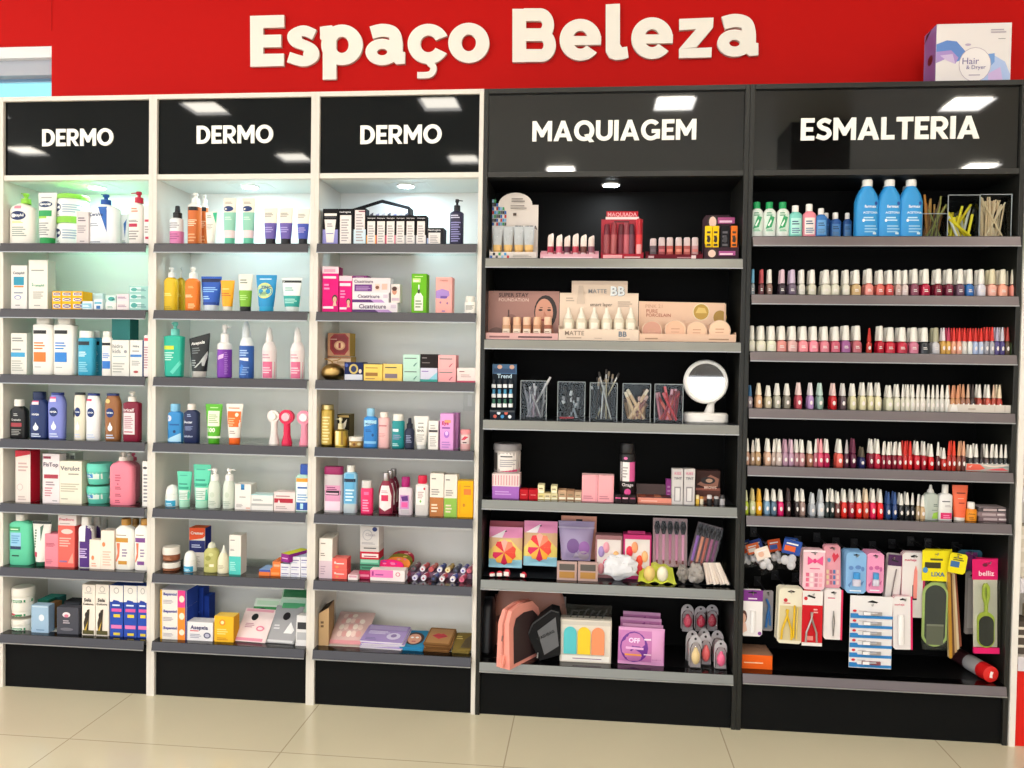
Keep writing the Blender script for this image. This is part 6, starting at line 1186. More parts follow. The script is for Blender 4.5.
def crumple(lab, x0, x1, yt, c, y, kind='pouch', seed=1, name='plastic_bag', yb=None, dep=.05, amp=.16):
    X, w, z, h = place(x0, x1, yt, yb, y); r_ = random.Random(seed)
    m = MB(); m.ball((0, 0, 0), w / 2, dep / 2, h / 2, c, seg=36, rn=22)
    from mathutils import noise
    o_ = Vector((seed * 3.1, seed * 1.7, 0)); nv_ = []
    for a, b, q in m.v:
        p = Vector((a / w, b / dep, q / h))
        k1 = noise.noise(p * 3.2 + o_); k2 = noise.noise(p * 7.5 + o_ * 2); k3 = abs(noise.noise(p * 5 + o_ * 5))
        f = 1 + amp * 1.6 * k1 + amp * .9 * k2 - amp * 1.2 * k3
        nv_.append((a * f, b * f, q * f + h * .04 * k2))
    m.v = nv_
    zmin = min(q for _, _, q in m.v); m.v = [(a, b, q - zmin) for a, b, q in m.v]
    return tag(m.build(name, loc=(X, y + dep / 2, z + .0005), smooth=25), lab, kind)
crumple('crumpled white plastic bag at the front of the fifth make-up shelf', 476, 606, 216, 'dcdce2', .012, 'bag', 3)
X, w, z, h = place(608, 752, 234, None, .012)
t = empty('sponge_sachet', (X, .02, z), 0, 'lime yellow sachet holding two pale blending sponges', 'sponge pack')
m = MB(); n = 14
g = m.add([((u / n - .5) * w * (1 - .12 * (v / 6)), .06 * v / 6, .004 + h * .75 * (v / 6) ** 1.5 * (1 - .5 * abs(u / n - .5)) + .004 * math.sin(u * 1.3)) for v in range(7) for u in range(n + 1)])
for v in range(6):
    for u in range(n): q = g + v * (n + 1) + u; m.face((q, q + 1, q + n + 2, q + n + 1), 'c9d24a')
m.build('sachet', t)
for dx, c in ((-.2, 'e8c87a'), (.14, 'ece4cc')):
    m = MB(); m.ball((dx * w, .012, h * .42), w * .15, .016, h * .36, c); m.build('sponge', t)
for i, (a, b_, yt, c, sd, lb) in enumerate(((752, 800, 252, '8a8480', 8, 'small clear bag of hair grips, left of two'), (792, 856, 250, '9a9490', 9, 'small clear bag of hair grips, right of two'))):
    crumple(lb, a, b_, yt, c, .014, 'bag', sd, dep=.04, amp=.22)
X, w, z, h = place(856, 948, 236, None, .012)
t = empty('finger_cot_pack', (X, .02, z), .1, 'clear pack of pale plastic finger tubes at the right front of the fifth shelf', 'pack')
for k in range(7):
    m = MB(); x = -w * .36 + w * .72 * k / 6; m.rod((x * .8 - .012, .03, h * .9), (x * 1.15 + .006, 0, .006 + .002 * (k % 2)), .0062, .0058, ('d8c8bc', 'cdbfb6', 'e0d4ca')[k % 3], 10); m.build('tube', t)
m = MB(); m.box(-w / 2, w / 2, .035, .036, 0, h * .95, 'f4f2f0:c', ch=0); m.build('bag', t)
# bottom shelf
zoom(475, 580, 3.7236); on(SM[5])
def bag_body(lab, x0, x1, yt, c, wd, y, tilt=0, rz=0, zipc=None, front=None, yb=None, name='cosmetic_bag', win=None, e=4, loop=None):
    X, w, z, h = place(x0, x1, yt, yb, y)
    t = empty(name, (X, y + wd / 2, z + .001), rz, lab, 'bag')
    t.rotation_euler = (0, tilt, rz)
    m = MB(); m.loft([(0, w * .46, wd * .46, e), (h * .04, w * .5, wd * .5, e), (h * .55, w * .48, wd * .46, e), (h * .86, w * .43, wd * .33, e), (h * .97, w * .39, wd * .2, e), (h, w * .34, wd * .1, e)], c, seg=28)
    fs = [(0, w * .46, wd * .46, e), (h * .55, w * .48, wd * .46, e), (h, w * .34, wd * .1, e)]
    if front: m.deco(front, w, h, face_fn(fs), off=.002)
    m.build('body', t)
    m = MB(); zc = zipc or c
    m.pipe([(-w * .36, -wd * .06, h * .995), (-w * .1, -wd * .06, h * 1.005), (w * .1, -wd * .06, h * 1.005), (w * .36, -wd * .06, h * .995)], .003, zc); m.build('zip', t)
    if loop:
        m = MB(); m.pipe([(-w * .36, -wd * .05, h * .98), (-w * .42, -wd * .12, h * .9), (-w * .43, -wd * .14, h * .8)], .003, loop); m.build('zip_pull', t)
    return t, w, h, wd
bag_body('black cosmetic bag pushed into the left corner of the bottom make-up shelf', 14, 66, 84, '16171a', .14, .05, zipc='2a2a2e', loop='9a9a9e:m')
t, w, h, wd = bag_body('wide clear sided bag with coral trim at the back of the bottom make-up shelf', 55, 352, 40, 'b8806f', .06, .16, yb=290, zipc='e89a8a', front=[R(.05, .05, .62, .9, '6a4a44'), R(.66, .05, .95, .9, '8a7a78'), R(.62, .02, .67, .95, 'e09080')])
# coral wash bag leaning towards the front edge
X, w, z, h = place(82, 250, 82, 318, .0)
t = empty('wash_bag', (X - .0, .02, SH[0] + .001), 0, 'coral pink wash bag with dark mesh side, turned edge-on over the front of the shelf', 'bag')
t.rotation_euler = (0, 0, math.radians(60))
m = MB(); L_ = .20; H_ = h * .93
prof = [(-.5, .0), (.5, 0), (.5, .52), (.42, .82), (.24, .97), (-.1, 1.0), (-.4, .94), (-.5, .75)]
m.slab([(u * L_, v * H_) for u, v in prof], -.028, .028, 'ea9a8c:p'); 
m.v = [(a, b * (1 - .35 * (q / H_) ** 2), q) for a, b, q in m.v]; m.build('body', t, smooth=50)
m = MB(); m.slab([(u * L_ * .8 + .004, v * H_ * .78 + .014) for u, v in prof], -.030, -.029, '3a2b2c'); m.v = [(a, b * (1 - .30 * (q / H_) ** 2), q) for a, b, q in m.v]; m.build('mesh_window', t, smooth=0)
m = MB(); m.pipe([(-.5 * L_ - .002, 0, .2 * H_), (-.5 * L_ - .002, 0, .74 * H_), (-.41 * L_, 0, .95 * H_), (-.1 * L_, 0, 1.01 * H_), (.24 * L_, 0, .98 * H_)], .004, 'c87a6c'); m.build('zip', t)
m = MB(); m.pipe([(-.5 * L_, -.004, .22 * H_), (-.54 * L_, -.006, .1 * H_), (-.56 * L_, -.004, -.02 * H_ + .012), (-.53 * L_, .006, .1 * H_), (-.5 * L_, .006, .22 * H_)], .006, 'e8907e'); m.build('strap', t)
m = MB(); m.pipe([(-.525 * L_, 0, .55 * H_), (-.54 * L_, 0, .46 * H_)], .003, '8a6a64:m'); m.build('zip_pull', t)
P = [at(*uv(a_, b_), .02) for a_, b_ in ((240, 320), (196, 222), (214, 178), (284, 126), (312, 134), (318, 160), (318, 296))]
z0 = min(p.z for p in P); X = sum(p.x for p in P) / 7
t = empty('wash_bag', (X, .02, SH[0] + .001), 0, 'black wash bag with grey lettered front, tipped over beside the coral bag', 'bag')
ol = [(p.x - X, (p.z - z0) * .97) for p in P][::-1]
ol = ol if sum(ol[i][0] * ol[(i + 1) % 7][1] - ol[(i + 1) % 7][0] * ol[i][1] for i in range(7)) > 0 else ol[::-1]
m = MB(); m.slab(ol, 0, .075, '19191b:p', '202023:p'); m.build('body', t)
F = [at(*uv(a_, b_), .02) for a_, b_ in ((232, 205), (300, 152), (312, 262), (258, 296))]
m = MB(); m.slab([(p.x - X, (p.z - z0) * .97) for p in F][::-1], -.003, 0, '67686c:p', '3a3a3c:p')
n0 = len(m.v); m.deco([T('WASHBAG', .5, .5, 1, '0c0c0e', .03)], .07, .03, lambda a, b: -.0036)
m.turn(Matrix.Translation((sum(p.x for p in F) / 4 - X - .006, 0, (sum(p.z for p in F) / 4 - z0) * .97 - .006)) @ Matrix.Rotation(-.5, 4, 'Y'), n0); m.build('front_panel', t, smooth=0)
m = MB(); m.pipe([(ol_[0], -.002, ol_[1]) for ol_ in [(p.x - X, (p.z - z0) * .97) for p in P[1:5]]], .0025, '3a3a3c'); m.build('zip', t)
m = MB(); p = P[0]; m.pipe([(p.x - X - .006, -.004, .03), (p.x - X - .008, -.006, .012)], .0025, 'b8b8ba:m'); m.build('zip_pull', t)
# clear box of three colour puffs
X, w, z, h = place(316, 508, 150, None, .03)
t = empty('puff_box', (X, .03, z), 0, 'clear box of turquoise, yellow and orange make-up puffs', 'box')
m = MB(); m.box(-w / 2, w / 2, 0, .05, 0, h, 'e0d8cc', ch=.004); m.deco([R(.04, .03, .96, .16, 'f0ece6'), L(.25, .08, .85, .12, 1, '8a6a8a'), R(.02, .88, .98, .97, 'cfc8be')], w, h, FLAT); m.build('carton', t)
for k, c in enumerate(('5cc4cc', 'f0cc3a', 'f0966a')):
    m = MB(); x = (-.30 + .27 * k) * w; r = w * .125
    m.slab([(x - r, h * .2), (x + r, h * .2)] + [(x + r * math.cos(a), h * .68 + r * 1.05 * math.sin(a)) for a in [math.pi * q / 10 for q in range(11)]], -.006, 0, c + ':p'); m.build('puff', t)
m = MB(); hb = place(316, 508, 92, None, .05)[3]
m.box(-w * .48, w * .5, .02, .021, h, hb, 'f4f4f4:c', ch=0)
for k in range(6): m.pipe([(-w * .3 + k * .022, .018, h + .004), (-w * .26 + k * .024, .018, h + (hb - h) * .6), (-w * .16 + k * .02, .018, h + (hb - h) * (.5 + .1 * (k % 3)))], .0018, '1d1d1f')
m.build('hanging_bag', t)
wp = [R(.72, .05, .98, .95, 'e0a0d0'), EL(.34, .48, .3, .42, '6a2a8c'), T('OFF', .34, .68, .24, 'f0d8f4', .03), R(.16, .44, .54, .5, 'e8b0dc'), R(.14, .26, .5, .31, 'f0a04a'), L(.55, .3, .72, .36, 1, 'f4d8ec'), R(.55, .7, .7, .74, 'f4d8ec')]
for i, (a, b_, yt, yb, y) in enumerate(((550, 690, 130, 250, .15), (540, 694, 152, 270, .105), (548, 700, 176, 290, .06), (533, 706, 190, 308, .014))):
    pouch('purple pack of wet wipes, %s' % ('hindmost of the four', 'third from the front', 'second from the front', 'front one with a round purple emblem')[i], a, b_, yt, 'c477b4', wp if i == 3 else [R(.7, .1, .95, .9, 'b868a8'), PG('9a4a94', (.2, .6), (.6, .9), (.6, .6))], t=.04, y=y, yb=None if i == 3 else yb, lean=.1, grp='packs of wet wipes', edge='d89ac8', ry=.02)
sp = [(770, 100, 195, .14, 'e0506a', 'coral red'), (820, 105, 192, .14, 'c83a54', 'crimson'), (862, 100, 190, .14, 'b83a4e', 'dark red'), (788, 196, 290, .07, 'e8a0a0', 'rose'), (832, 190, 282, .09, 'e8c8a0', 'cream pink'), (838, 206, 306, .045, 'e8686a', 'coral'), (882, 196, 290, .075, 'e88aa0', 'pink'), (800, 214, 328, .012, 'ecd49a', 'cream yellow'), (895, 234, 334, .012, 'f06a94', 'hot pink')]
for i, (a, yt, yb, y, c, nm) in enumerate(sp):
    wd_ = 48
    X, w, z, h = place(a, a + wd_, yt, yb if y > .1 else None, y)
    if y > .1: z = max(z, SH[0] + .09)
    t = empty('sponge_capsule', (X, y, z), 0, '%s blending sponge in a clear hanging capsule, %s' % (nm, 'upper row' if y > .1 else 'lower heap'), 'sponge', 'blending sponges in capsules')
    m = MB(); m.slab([(-w / 2, h * .06), (-w * .42, 0), (w * .42, 0), (w / 2, h * .06), (w / 2, h * .7)] + [(w / 2 * math.cos(q), h * .7 + h * .3 * math.sin(q)) for q in [math.pi * k / 10 for k in range(1, 10)]] + [(-w / 2, h * .7)], .026, .0275, 'b8b4b8:p')
    m.deco([EL(.5, .88, .1, .04, '1a1a1c')], w, h, lambda x, zz: .026); m.build('card', t, smooth=0)
    m = MB(); m.ball((0, .014, h * .36), w * .34, .012, h * .24, c); m.ball((0, .014, h * .5), w * .2, .009, h * .16, c); m.build('sponge', t)
    m = MB(); m.loft([(0, w * .46, .013, 3, 0, .013), (h * .6, w * .46, .013, 3, 0, .013), (h * .74, w * .3, .008, 2.5, 0, .016), (h * .78, w * .1, .003, 2, 0, .02)], 'faf8f8:c', seg=18); m.build('blister', t)
# ================================================================ nail polish unit: top shelf
zoom(735, 160, 3.543); shelf(SE[0])
for i, a in enumerate((55, 100, 147)):
    bottle('white remover bottle with emerald cap, %s of three' % ('left', 'middle', 'right')[i], a, a + 45, 150, 'e0e6e0', ('cut', 174, a + 9, a + 35, '1f9a5a'), [R(.12, .2, .85, .95, 'd0e2d6'), PG('2f9a62', (.15, .3), (.5, .75), (.85, .7), (.6, .35)), L(.2, .75, .7, .9, 2, '3f8a62'), PG('e8f0ea', (.3, .42), (.55, .62), (.6, .56), (.4, .38)), L(.2, .22, .8, .32, 2, '5fae84')], sh=.86, e=2.4, dr=.7, grp='white remover bottles')
for i, (a, b_, yt, yc, c, l, y, lb) in enumerate(((190, 238, 162, 185, '7accc0', 'b0e4da', .014, 'aqua remover bottle with white cap'), (240, 287, 160, 183, 'd890a8', 'ecbcc8', .075, 'pale remover bottle hidden behind the pink one'), (239, 287, 157, 183, 'e88a9a', 'e8dcd8', .014, 'pink remover bottle with white cap'), (284, 326, 172, 194, '2f6fb4', '5f9ad0', .014, 'small blue remover bottle, first of the small blue ones'), (306, 340, 188, 208, '1f4f94', '3f74b4', .09, 'small blue remover bottle, set back behind the first'), (336, 376, 187, 210, '24569c', '4a80bc', .06, 'small blue remover bottle, third of the small blue ones'), (382, 414, 188, 210, '22508f', '4478b0', .07, 'small blue remover bottle, beside the big acetone bottles'))):
    w_ = b_ - a
    bottle(lb, a, b_, yt, c, ('cut', yc, a + w_ * .25, b_ - w_ * .25, 'ece8e4'), [R(.12, .12, .85, .75, l), L(.2, .5, .8, .68, 2, '2a4a6a'), L(.2, .18, .8, .4, 3, '5a7a9a')], sh=.86, e=2.4, dr=.7, y=y, grp='small remover bottles')
for i, (a, yt, y) in enumerate(((424, 92, .12), (500, 92, .12), (572, 94, .12), (424, 71, .014), (503, 71, .014), (579, 71, .014))):
    w_ = 84 if y < .1 else 70
    bottle('big sky blue acetone bottle with white cap, %s, %s' % (('left', 'middle', 'right')[i % 3], 'front row' if y < .1 else 'back row'), a, a + w_, yt, '2f92d4', ('cut', yt + 24, a + w_ * .33, a + w_ * .76, 'e9e6e2'), [T('farmax', .58, .60, .5, 'f0f6fa', .02), T('ACETONA', .58, .48, .62, 'e0f0fa', .02), EL(.82, .66, .07, .035, '2a4f9a'), L(.3, .32, .85, .42, 2, 'b8dcf0'), EL(.3, .33, .05, .03, 'f0f4f8'), L(.35, .1, .9, .26, 3, '8fc4e6'), R(.7, .06, .85, .1, 'd0e8f4')] if y < .1 else [], sh=.70, e=3, dr=.6, y=y, grp='big acetone bottles', base=.97)
cup = clear_cup('clear tray of olive and brown sticks, left of the stick holders', 662, 752, 190, y=.03)
fill(cup, 14, ('olive orange-wood stick in the left holder', 'brown emery stick in the left holder'), 'sticks in the left holder', ('7a7a3a', '8a5a2a', '4a3a24', 'a8803a'), .9, 1.75, r=.0035, slope=.9, spread=.9, nm='nail_stick', cat='stick')
X, y, z, w, h, d = cup
stick('ochre wooden stick rising tall at the left edge of the holders', None, (X - w * .1, y + d * .5, z + .01), (X - w * .28, y + d * .4, z + h * 1.85), .0042, 'b87a2a', name='nail_stick', cat='stick')
cup = clear_cup('clear box of yellow nail files, middle of the stick holders', 754, 866, 124, y=.02)
fill(cup, 24, ('yellow nail file in the middle holder', 'black and yellow nail file in the middle holder', 'white nail file in the middle holder'), 'files in the middle holder', ('f4dc1e', 'f8e430', 'ecd018', 'd8d8d0'), .45, .85, r=.0045, slope=1.6, tips=('e8d01e', '2a2a24', 'ecd830', 'e4e4e0'), nm='nail_file', cat='nail file')
cup = clear_cup('clear box of wooden cuticle sticks, right of the stick holders', 867, 979, 122, y=.02)
fill(cup, 44, 'pale wooden cuticle stick in the right holder', 'sticks in the right holder', ('ecd0a4', 'e4c498', 'f0d8b0'), .78, .98, r=.0028, slope=.25, spread=1.0, nm='nail_stick', cat='stick')

# ---------------------------------------------------------------- nail polish
_pm = {}
def polish_mesh(kind, w, h, fc, c, cap):
    """shared meshes: (bottle, cap); kind 'wide' has a broad cap, 'slim' a tapered one"""
    key = (kind, round(w, 4), round(h, 4), fc, c, cap)
    if key in _pm: return _pm[key]
    zc = h * fc; W_ = w / 2
    m = MB(); e = 3.4 if kind == 'wide' else 2.3
    m.loft([(0, W_ * .9, W_ * .9, e), (zc * .05, W_, W_, e), (zc * .72, W_ * .98, W_ * .98, e), (zc * .9, W_ * .8, W_ * .8, 2.4), (zc * .95, W_ * .55, W_ * .55, 2), (zc, W_ * .5, W_ * .5, 2)], c + ':g', seg=14)
    m.deco([EL(.5, .45, .22, .16, 'e6dcd8') if kind == 'slim' else L(.25, .35, .75, .6, 2, 'e0d8d4')], w * .98, zc, face_fn([(0, W_, W_, e), (zc * .72, W_ * .98, W_ * .98, e), (zc, W_ * .8, W_ * .8, e)]))
    b = m.build('bottle')
    m = MB(); hc = h - zc
    q = (.78, .70, .60) if kind == 'wide' else (.74, .52, .30)
    m.loft([(0, W_ * q[0], W_ * q[0], 2.2), (hc * .08, W_ * q[0], W_ * q[0], 2.2), (hc * .55, W_ * q[1], W_ * q[1], 2.2), (hc * .96, W_ * q[2], W_ * q[2], 2), (hc, W_ * q[2] * .7, W_ * q[2] * .7, 2)], cap, seg=14)
    k = m.build('cap')
    _pm[key] = (b.data, k.data, zc)
    bpy.data.objects.remove(b); bpy.data.objects.remove(k)
    return _pm[key]
HUE = []
def cname(c):
    r, g, b = (int(c[i:i + 2], 16) for i in (0, 2, 4)); mx, mn = max(r, g, b), min(r, g, b); s = mx - mn
    if mx < 70: return 'black' if s < 25 else ('dark blue' if b == mx else 'dark wine')
    if s < 34: return 'ivory' if mx > 205 and r > b + 10 else 'whitish' if mx > 195 else 'grey' if mx > 110 else 'charcoal'
    if b == mx: return ('blue' if r < g + 12 else 'violet')
    if g == mx: return 'green'
    if b > g + 12: return 'pink' if mx > 195 else 'berry'
    if g > b + 40 and g > r * .62: return 'gold' if mx > 170 else 'bronze'
    if g < r * .35: return 'red' if mx > 165 else 'deep red'
    if mx > 205: return 'peach' if g > 150 else 'coral'
    return 'brown' if g > r * .48 else 'brick red'
NUM = ['first', 'second', 'third', 'fourth', 'fifth', 'sixth', 'seventh', 'eighth', 'ninth', 'tenth', 'eleventh', 'twelfth', 'thirteenth', 'fourteenth', 'fifteenth', 'sixteenth', 'seventeenth', 'eighteenth', 'nineteenth', 'twentieth'] + ['twenty-' + q for q in ('first', 'second', 'third', 'fourth', 'fifth', 'sixth', 'seventh', 'eighth', 'ninth')] + ['thirtieth'] + ['thirty-' + q for q in ('first', 'second', 'third', 'fourth', 'fifth', 'sixth', 'seventh', 'eighth', 'ninth')] + ['fortieth'] + ['forty-' + q for q in ('first', 'second', 'third', 'fourth', 'fifth', 'sixth', 'seventh', 'eighth', 'ninth')]
def polish_row(z, where, cols, y0=.016):
    """cols: (u on the photo, width px, top px, kind, colour, cap colour, share of the bottle body, depth rows)"""
    shelf(z); last = {}
    cols = sorted(cols)
    for i, (u, wp, vt, kind, c, cap, fc, deep) in enumerate(cols):
        W0 = at(u, vt, y0).x
        w = at(u + wp / 2, vt, y0 + .01).x - at(u - wp / 2, vt, y0 + .01).x
        h = at(u, vt, y0 + .01).z - z
        w = round(w * 500) / 500; h = round(h * 250) / 250
        vm = proj((W0, y0, z + h / 2))[1]
        X = at(u, vm, y0 + w / 2).x
        for d in range(deep if wp >= 4.7 else 1):
            bd, kd, zc = polish_mesh(kind, w, h, fc, c, cap)
            y = y0 + w / 2 + d * (w + .003)
            X_ = X
            if d in last and X_ - last[d][0] < (w + last[d][1]) / 2:
                X_ = last[d][0] + (w + last[d][1]) / 2 + .0003
            last[d] = (X_, w)
            capn = 'white' if cap in ('e6e2da', 'e9e5de', 'ddd9d2') else cname(cap)
            t = empty('nail_polish', (X_, y, z), 0, '%s polish, %s cap, %s from the left, %s row, %s polish shelf' % (cname(c), capn, NUM[i], ('front', 'second', 'third')[d], where), 'nail polish', 'nail polish bottles, %s shelf' % where)
            b = bpy.data.objects.new('bottle', bd); COL.objects.link(b); b.parent = t
            k = bpy.data.objects.new('cap', kd); COL.objects.link(k); k.parent = t; k.location = (0, 0, zc)
WH = 'e6e2da'
def cols(ox, sc, lst, w, top, kind, fc, deep=2, wt=None):
    r = []
    for it in lst:
        u, c = it[0], it[1]; cap = it[2] if len(it) > 2 else WH; ww = it[3] if len(it) > 3 else w; tp = it[4] if len(it) > 4 else top; kd = it[5] if len(it) > 5 else kind; dp = it[6] if len(it) > 6 else deep
        r.append((ox + u / sc, ww, tp, kd, c, cap, fc, dp))
    return r
polish_row(SE[1], 'top', cols(745, 7.314, [(57, '8a9298', '6aa8c8', 4.4), (122, '6a3a3e', 'b04a50', 4.8), (180, '8a6a60', WH, 5.4), (272, '3a2e38', 'd8b8c4', 6.5), (345, '6a5a6e', 'c8b4cc', 8), (415, 'd8d4c8', WH, 6.5), (490, 'd4d0bc', WH, 8), (590, 'dad6c6', WH, 9.5), (660, 'd6d2c0', WH, 8), (738, 'dcd8c8', WH, 7.5), (812, 'c8a878', WH, 9), (905, 'e08a80', WH, 8.5)], 7.5, 269.3, 'wide', .47)
    + cols(880, 7.11, [(0, 'd86a60'), (66, 'c84a48'), (130, 'c0a098', WH, 6.5), (178, 'd8c4c0', WH, 6.5), (245, '8a4a5e'), (322, 'b0183e', WH, 9), (412, '7a1a30'), (490, '74203a'), (568, '6a4a5e'), (635, '2f6ab0'), (718, 'd8d4de'), (795, 'ecb0a0', 'd8cfae', 8.5), (870, 'f0a890', 'e0d8c4', 9), (952, 'ec9080', 'e0dac8', 9)], 8, 269.5, 'wide', .47))
polish_row(SE[2], 'second', cols(742, 7.16, [(70, 'dedac8', WH, 6.6), (135, 'dcd8c4'), (210, 'd8d6c0'), (283, 'd88a84'), (360, 'd8a8a4'), (437, 'ee8a94'), (512, 'f08a9c'), (590, 'd87a8a'), (668, 'c85a70'), (742, '9a5a90'), (822, 'b8606a'), (910, 'b83a30', 'b8281e', 5.6, 328, 'slim', 1), (990, 'b81830', WH, 7)], 9.4, 326, 'wide', .46)
    + cols(880, 7.11, [(70, 'c01a34', WH, 10), (155, 'b81a38', WH, 10), (238, 'c8708a', WH, 9.6), (314, '2a2e34', WH, 9.6), (395, 'c8c4c8', 'a8a48a', 7.5)], 9.4, 327.3, 'wide', .46)
    + cols(880, 7.11, [(450, 'd0a050', 'e0d4d8'), (486, 'd0a04c', 'b83a5a'), (524, 'e0a080', 'd0302a'), (563, 'e8a890', 'd8342c'), (600, 'd8d4cc', 'd0302a'), (640, 'e0e0dc', 'd8302a'), (678, 'a8b8dc', 'c8302a'), (718, 'b8c4dc', 'd83228'), (757, '9a9aa4', 'd0302a'), (796, 'a8a8b0', 'd8302a'), (832, '5a4f86', 'b0aac0'), (868, '4a3f7a', 'c8c4d0'), (904, '5a4a3a', 'a83a34'), (944, '4a5a3a', 'c8302a')], 5.0, 327.6, 'slim', .5))
polish_row(SE[3], 'third', cols(742, 7.16, [(57, '9a8a90', '3f6f9a', 5.5, 385.5), (122, 'e0b08a', 'e8d8c0'), (190, 'c8bca0', WH, 6.6, 385), (255, 'b8b4a4'), (325, '8a8478'), (408, 'b84a58', 'e8ccc8'), (492, 'b08ac0', 'd8d0d4', 6), (560, '8aa49a', 'b8d0c8'), (655, 'c01f26', 'e0c0bc'), (725, '5a4a50', 'd0ccca', 6), (795, 'd8d0a8'), (865, 'dcd4ac'), (922, 'd4cca4', WH, 6), (975, 'e0d8b4')], 6.8, 383, 'slim', .52)
    + cols(880, 7.11, [(66, 'dad8be', WH, 7.4), (122, 'd8d4c0'), (160, 'ccc8b8', 'ddd9d2', 4.5), (195, 'dcd8c8', WH, 5), (232, 'e0dcd0', WH, 5), (262, 'd4cec4', 'ddd9d2', 4.2), (295, 'dcd6cc'), (325, 'ccc8c0', 'ddd9d2', 4.2), (354, 'd8d4c8', WH, 4.6), (386, 'd0ccc4', 'ddd9d2', 4.2), (422, 'd8d4cc', WH, 5), (460, 'dcd8d0', WH, 5.4), (505, 'c08a60', 'c88a68', 5), (545, 'c89068', 'd08e68', 5), (585, '9a6a54', 'c8906c', 5), (612, '9c6c58', 'd0b098', 4.4), (655, '3a2a28', '3a302e', 5), (705, 'a8483a', WH, 5.4), (768, 'c0503c', WH, 5.8), (806, 'b04a38', 'c8a890', 4.6), (848, 'b84034', 'e4d2b4', 5.6)], 6, 384.8, 'slim', .52))
polish_row(SE[4], 'fourth', cols(740, 7.06, [(50, 'c89a84', WH, 5.4, 438), (90, 'a88a70', 'c8c0b8', 4.6), (122, 'b8946c', WH, 5.8, 438.5), (198, 'd0a890'), (235, 'b09a90', 'ddd9d2', 4.4), (268, 'c8b4ac'), (318, 'b08aa0', 'b890a4', 6), (356, 'b890a8', 'd0b0c0', 5.4), (395, 'a87a84', 'ddd9d2', 4.8), (436, 'c08a90', WH, 6, 440), (495, 'a8705c', WH, 6, 441), (530, 'b06070', 'ddd9d2', 4), (562, 'd84a6c', 'ec9aa4', 5.8), (612, 'b01a4a', WH, 5.8), (703, 'e06054', WH, 7.4), (752, '4a1a30', 'b0a8aa', 4.6), (800, '5a1a38', '6a2a44', 6), (862, '2a2a5a', '5a5040', 6.4, 447), (925, '7a1a30', 'ddd9d2', 5.4), (970, 'b81f3a', WH, 6.6)], 6.4, 439.2, 'slim', .5)
    + cols(880, 7.11, [(12, '8a1830', 'ddd9d2', 4.6), (48, '8a1430'), (92, '7a1428', 'ddd9d2', 4.8), (127, '9a1430', WH, 5.6, 442.4), (172, 'b8201c', 'c8281e', 5), (206, 'c8141c', 'd02a20', 5), (262, 'c01a2c', WH, 6, 441.4), (312, 'a81a2c', 'ddd9d2', 5), (362, 'd0141c', WH, 6.2, 443.5), (412, '5a1a20', 'ddd9d2', 4.6), (452, 'b82a20', WH, 5.8, 448.2), (490, 'b0281c', 'd0321f', 4.6), (522, 'a82218', 'd8381f', 5), (560, '8a4a3a', 'd09a74', 4.4), (592, '6a3a34', 'd8a080', 5)], 6.2, 441.5, 'slim', .5)
    + cols(880, 7.11, [(642, '2a2a2a', WH, 5.4), (682, '3a3638', WH, 5.6), (722, '2a2426', '4a4440', 4.4), (756, '5a4a48', WH, 5), (790, '2e2a2a', 'ddd9d2', 4.6), (822, '3a3a3c', WH, 5), (858, '2a2e2a', 'ddd9d2', 4.6), (888, '1f2220', WH, 4.6), (921, '1f1f22', WH, 5)], 5, 444.5, 'slim', .5))
polish_row(SE[5], 'lowest', cols(740, 7.06, [(42, 'b8c838', 'd0d0a8', 5.4), (90, 'c8cc9a', 'c8b880', 6), (136, 'e8a81e', 'e0a830', 6.2), (192, '7aa0c0', WH, 6), (240, '5a7488', WH, 6), (288, 'd81f68', WH, 6), (343, '3a1f22', '3a2a2c', 5.6), (403, '2a2022', WH, 5), (438, '9a8078', WH, 6), (512, 'b0b4bc', 'c8ccd0', 6, 493.5), (572, 'd0d4da', 'b8bcc0', 6.8, 490.5), (616, '2a3434', 'ddd9d2', 4.4), (648, '1f2a2a', WH, 5.4), (687, '6a3a34', WH, 5.2, 491.8), (735, 'd82a20', WH, 6), (787, '9a1f30', 'ddd9d2', 6), (839, 'd82018', WH, 7), (889, 'c03a28', 'e8d0b4', 6.2), (939, 'e01f52', WH, 6.2), (990, 'e01a20', WH, 6.4)], 6.2, 489.5, 'slim', .54)
    + cols(880, 7.11, [(58, '1f3a6e', '2a4a84', 5.4), (104, '1f3a70', '31518c', 5.4), (150, '1d1f22', WH, 5.4, 493), (192, '1b1d20', WH, 5.4, 493), (228, '1a1a1c', 'ddd9d2', 4.6, 493), (270, 'a89070', 'ddd9d2', 4, 494), (296, 'c8a880', WH, 6.4, 495.5)], 5.4, 492, 'slim', .54))
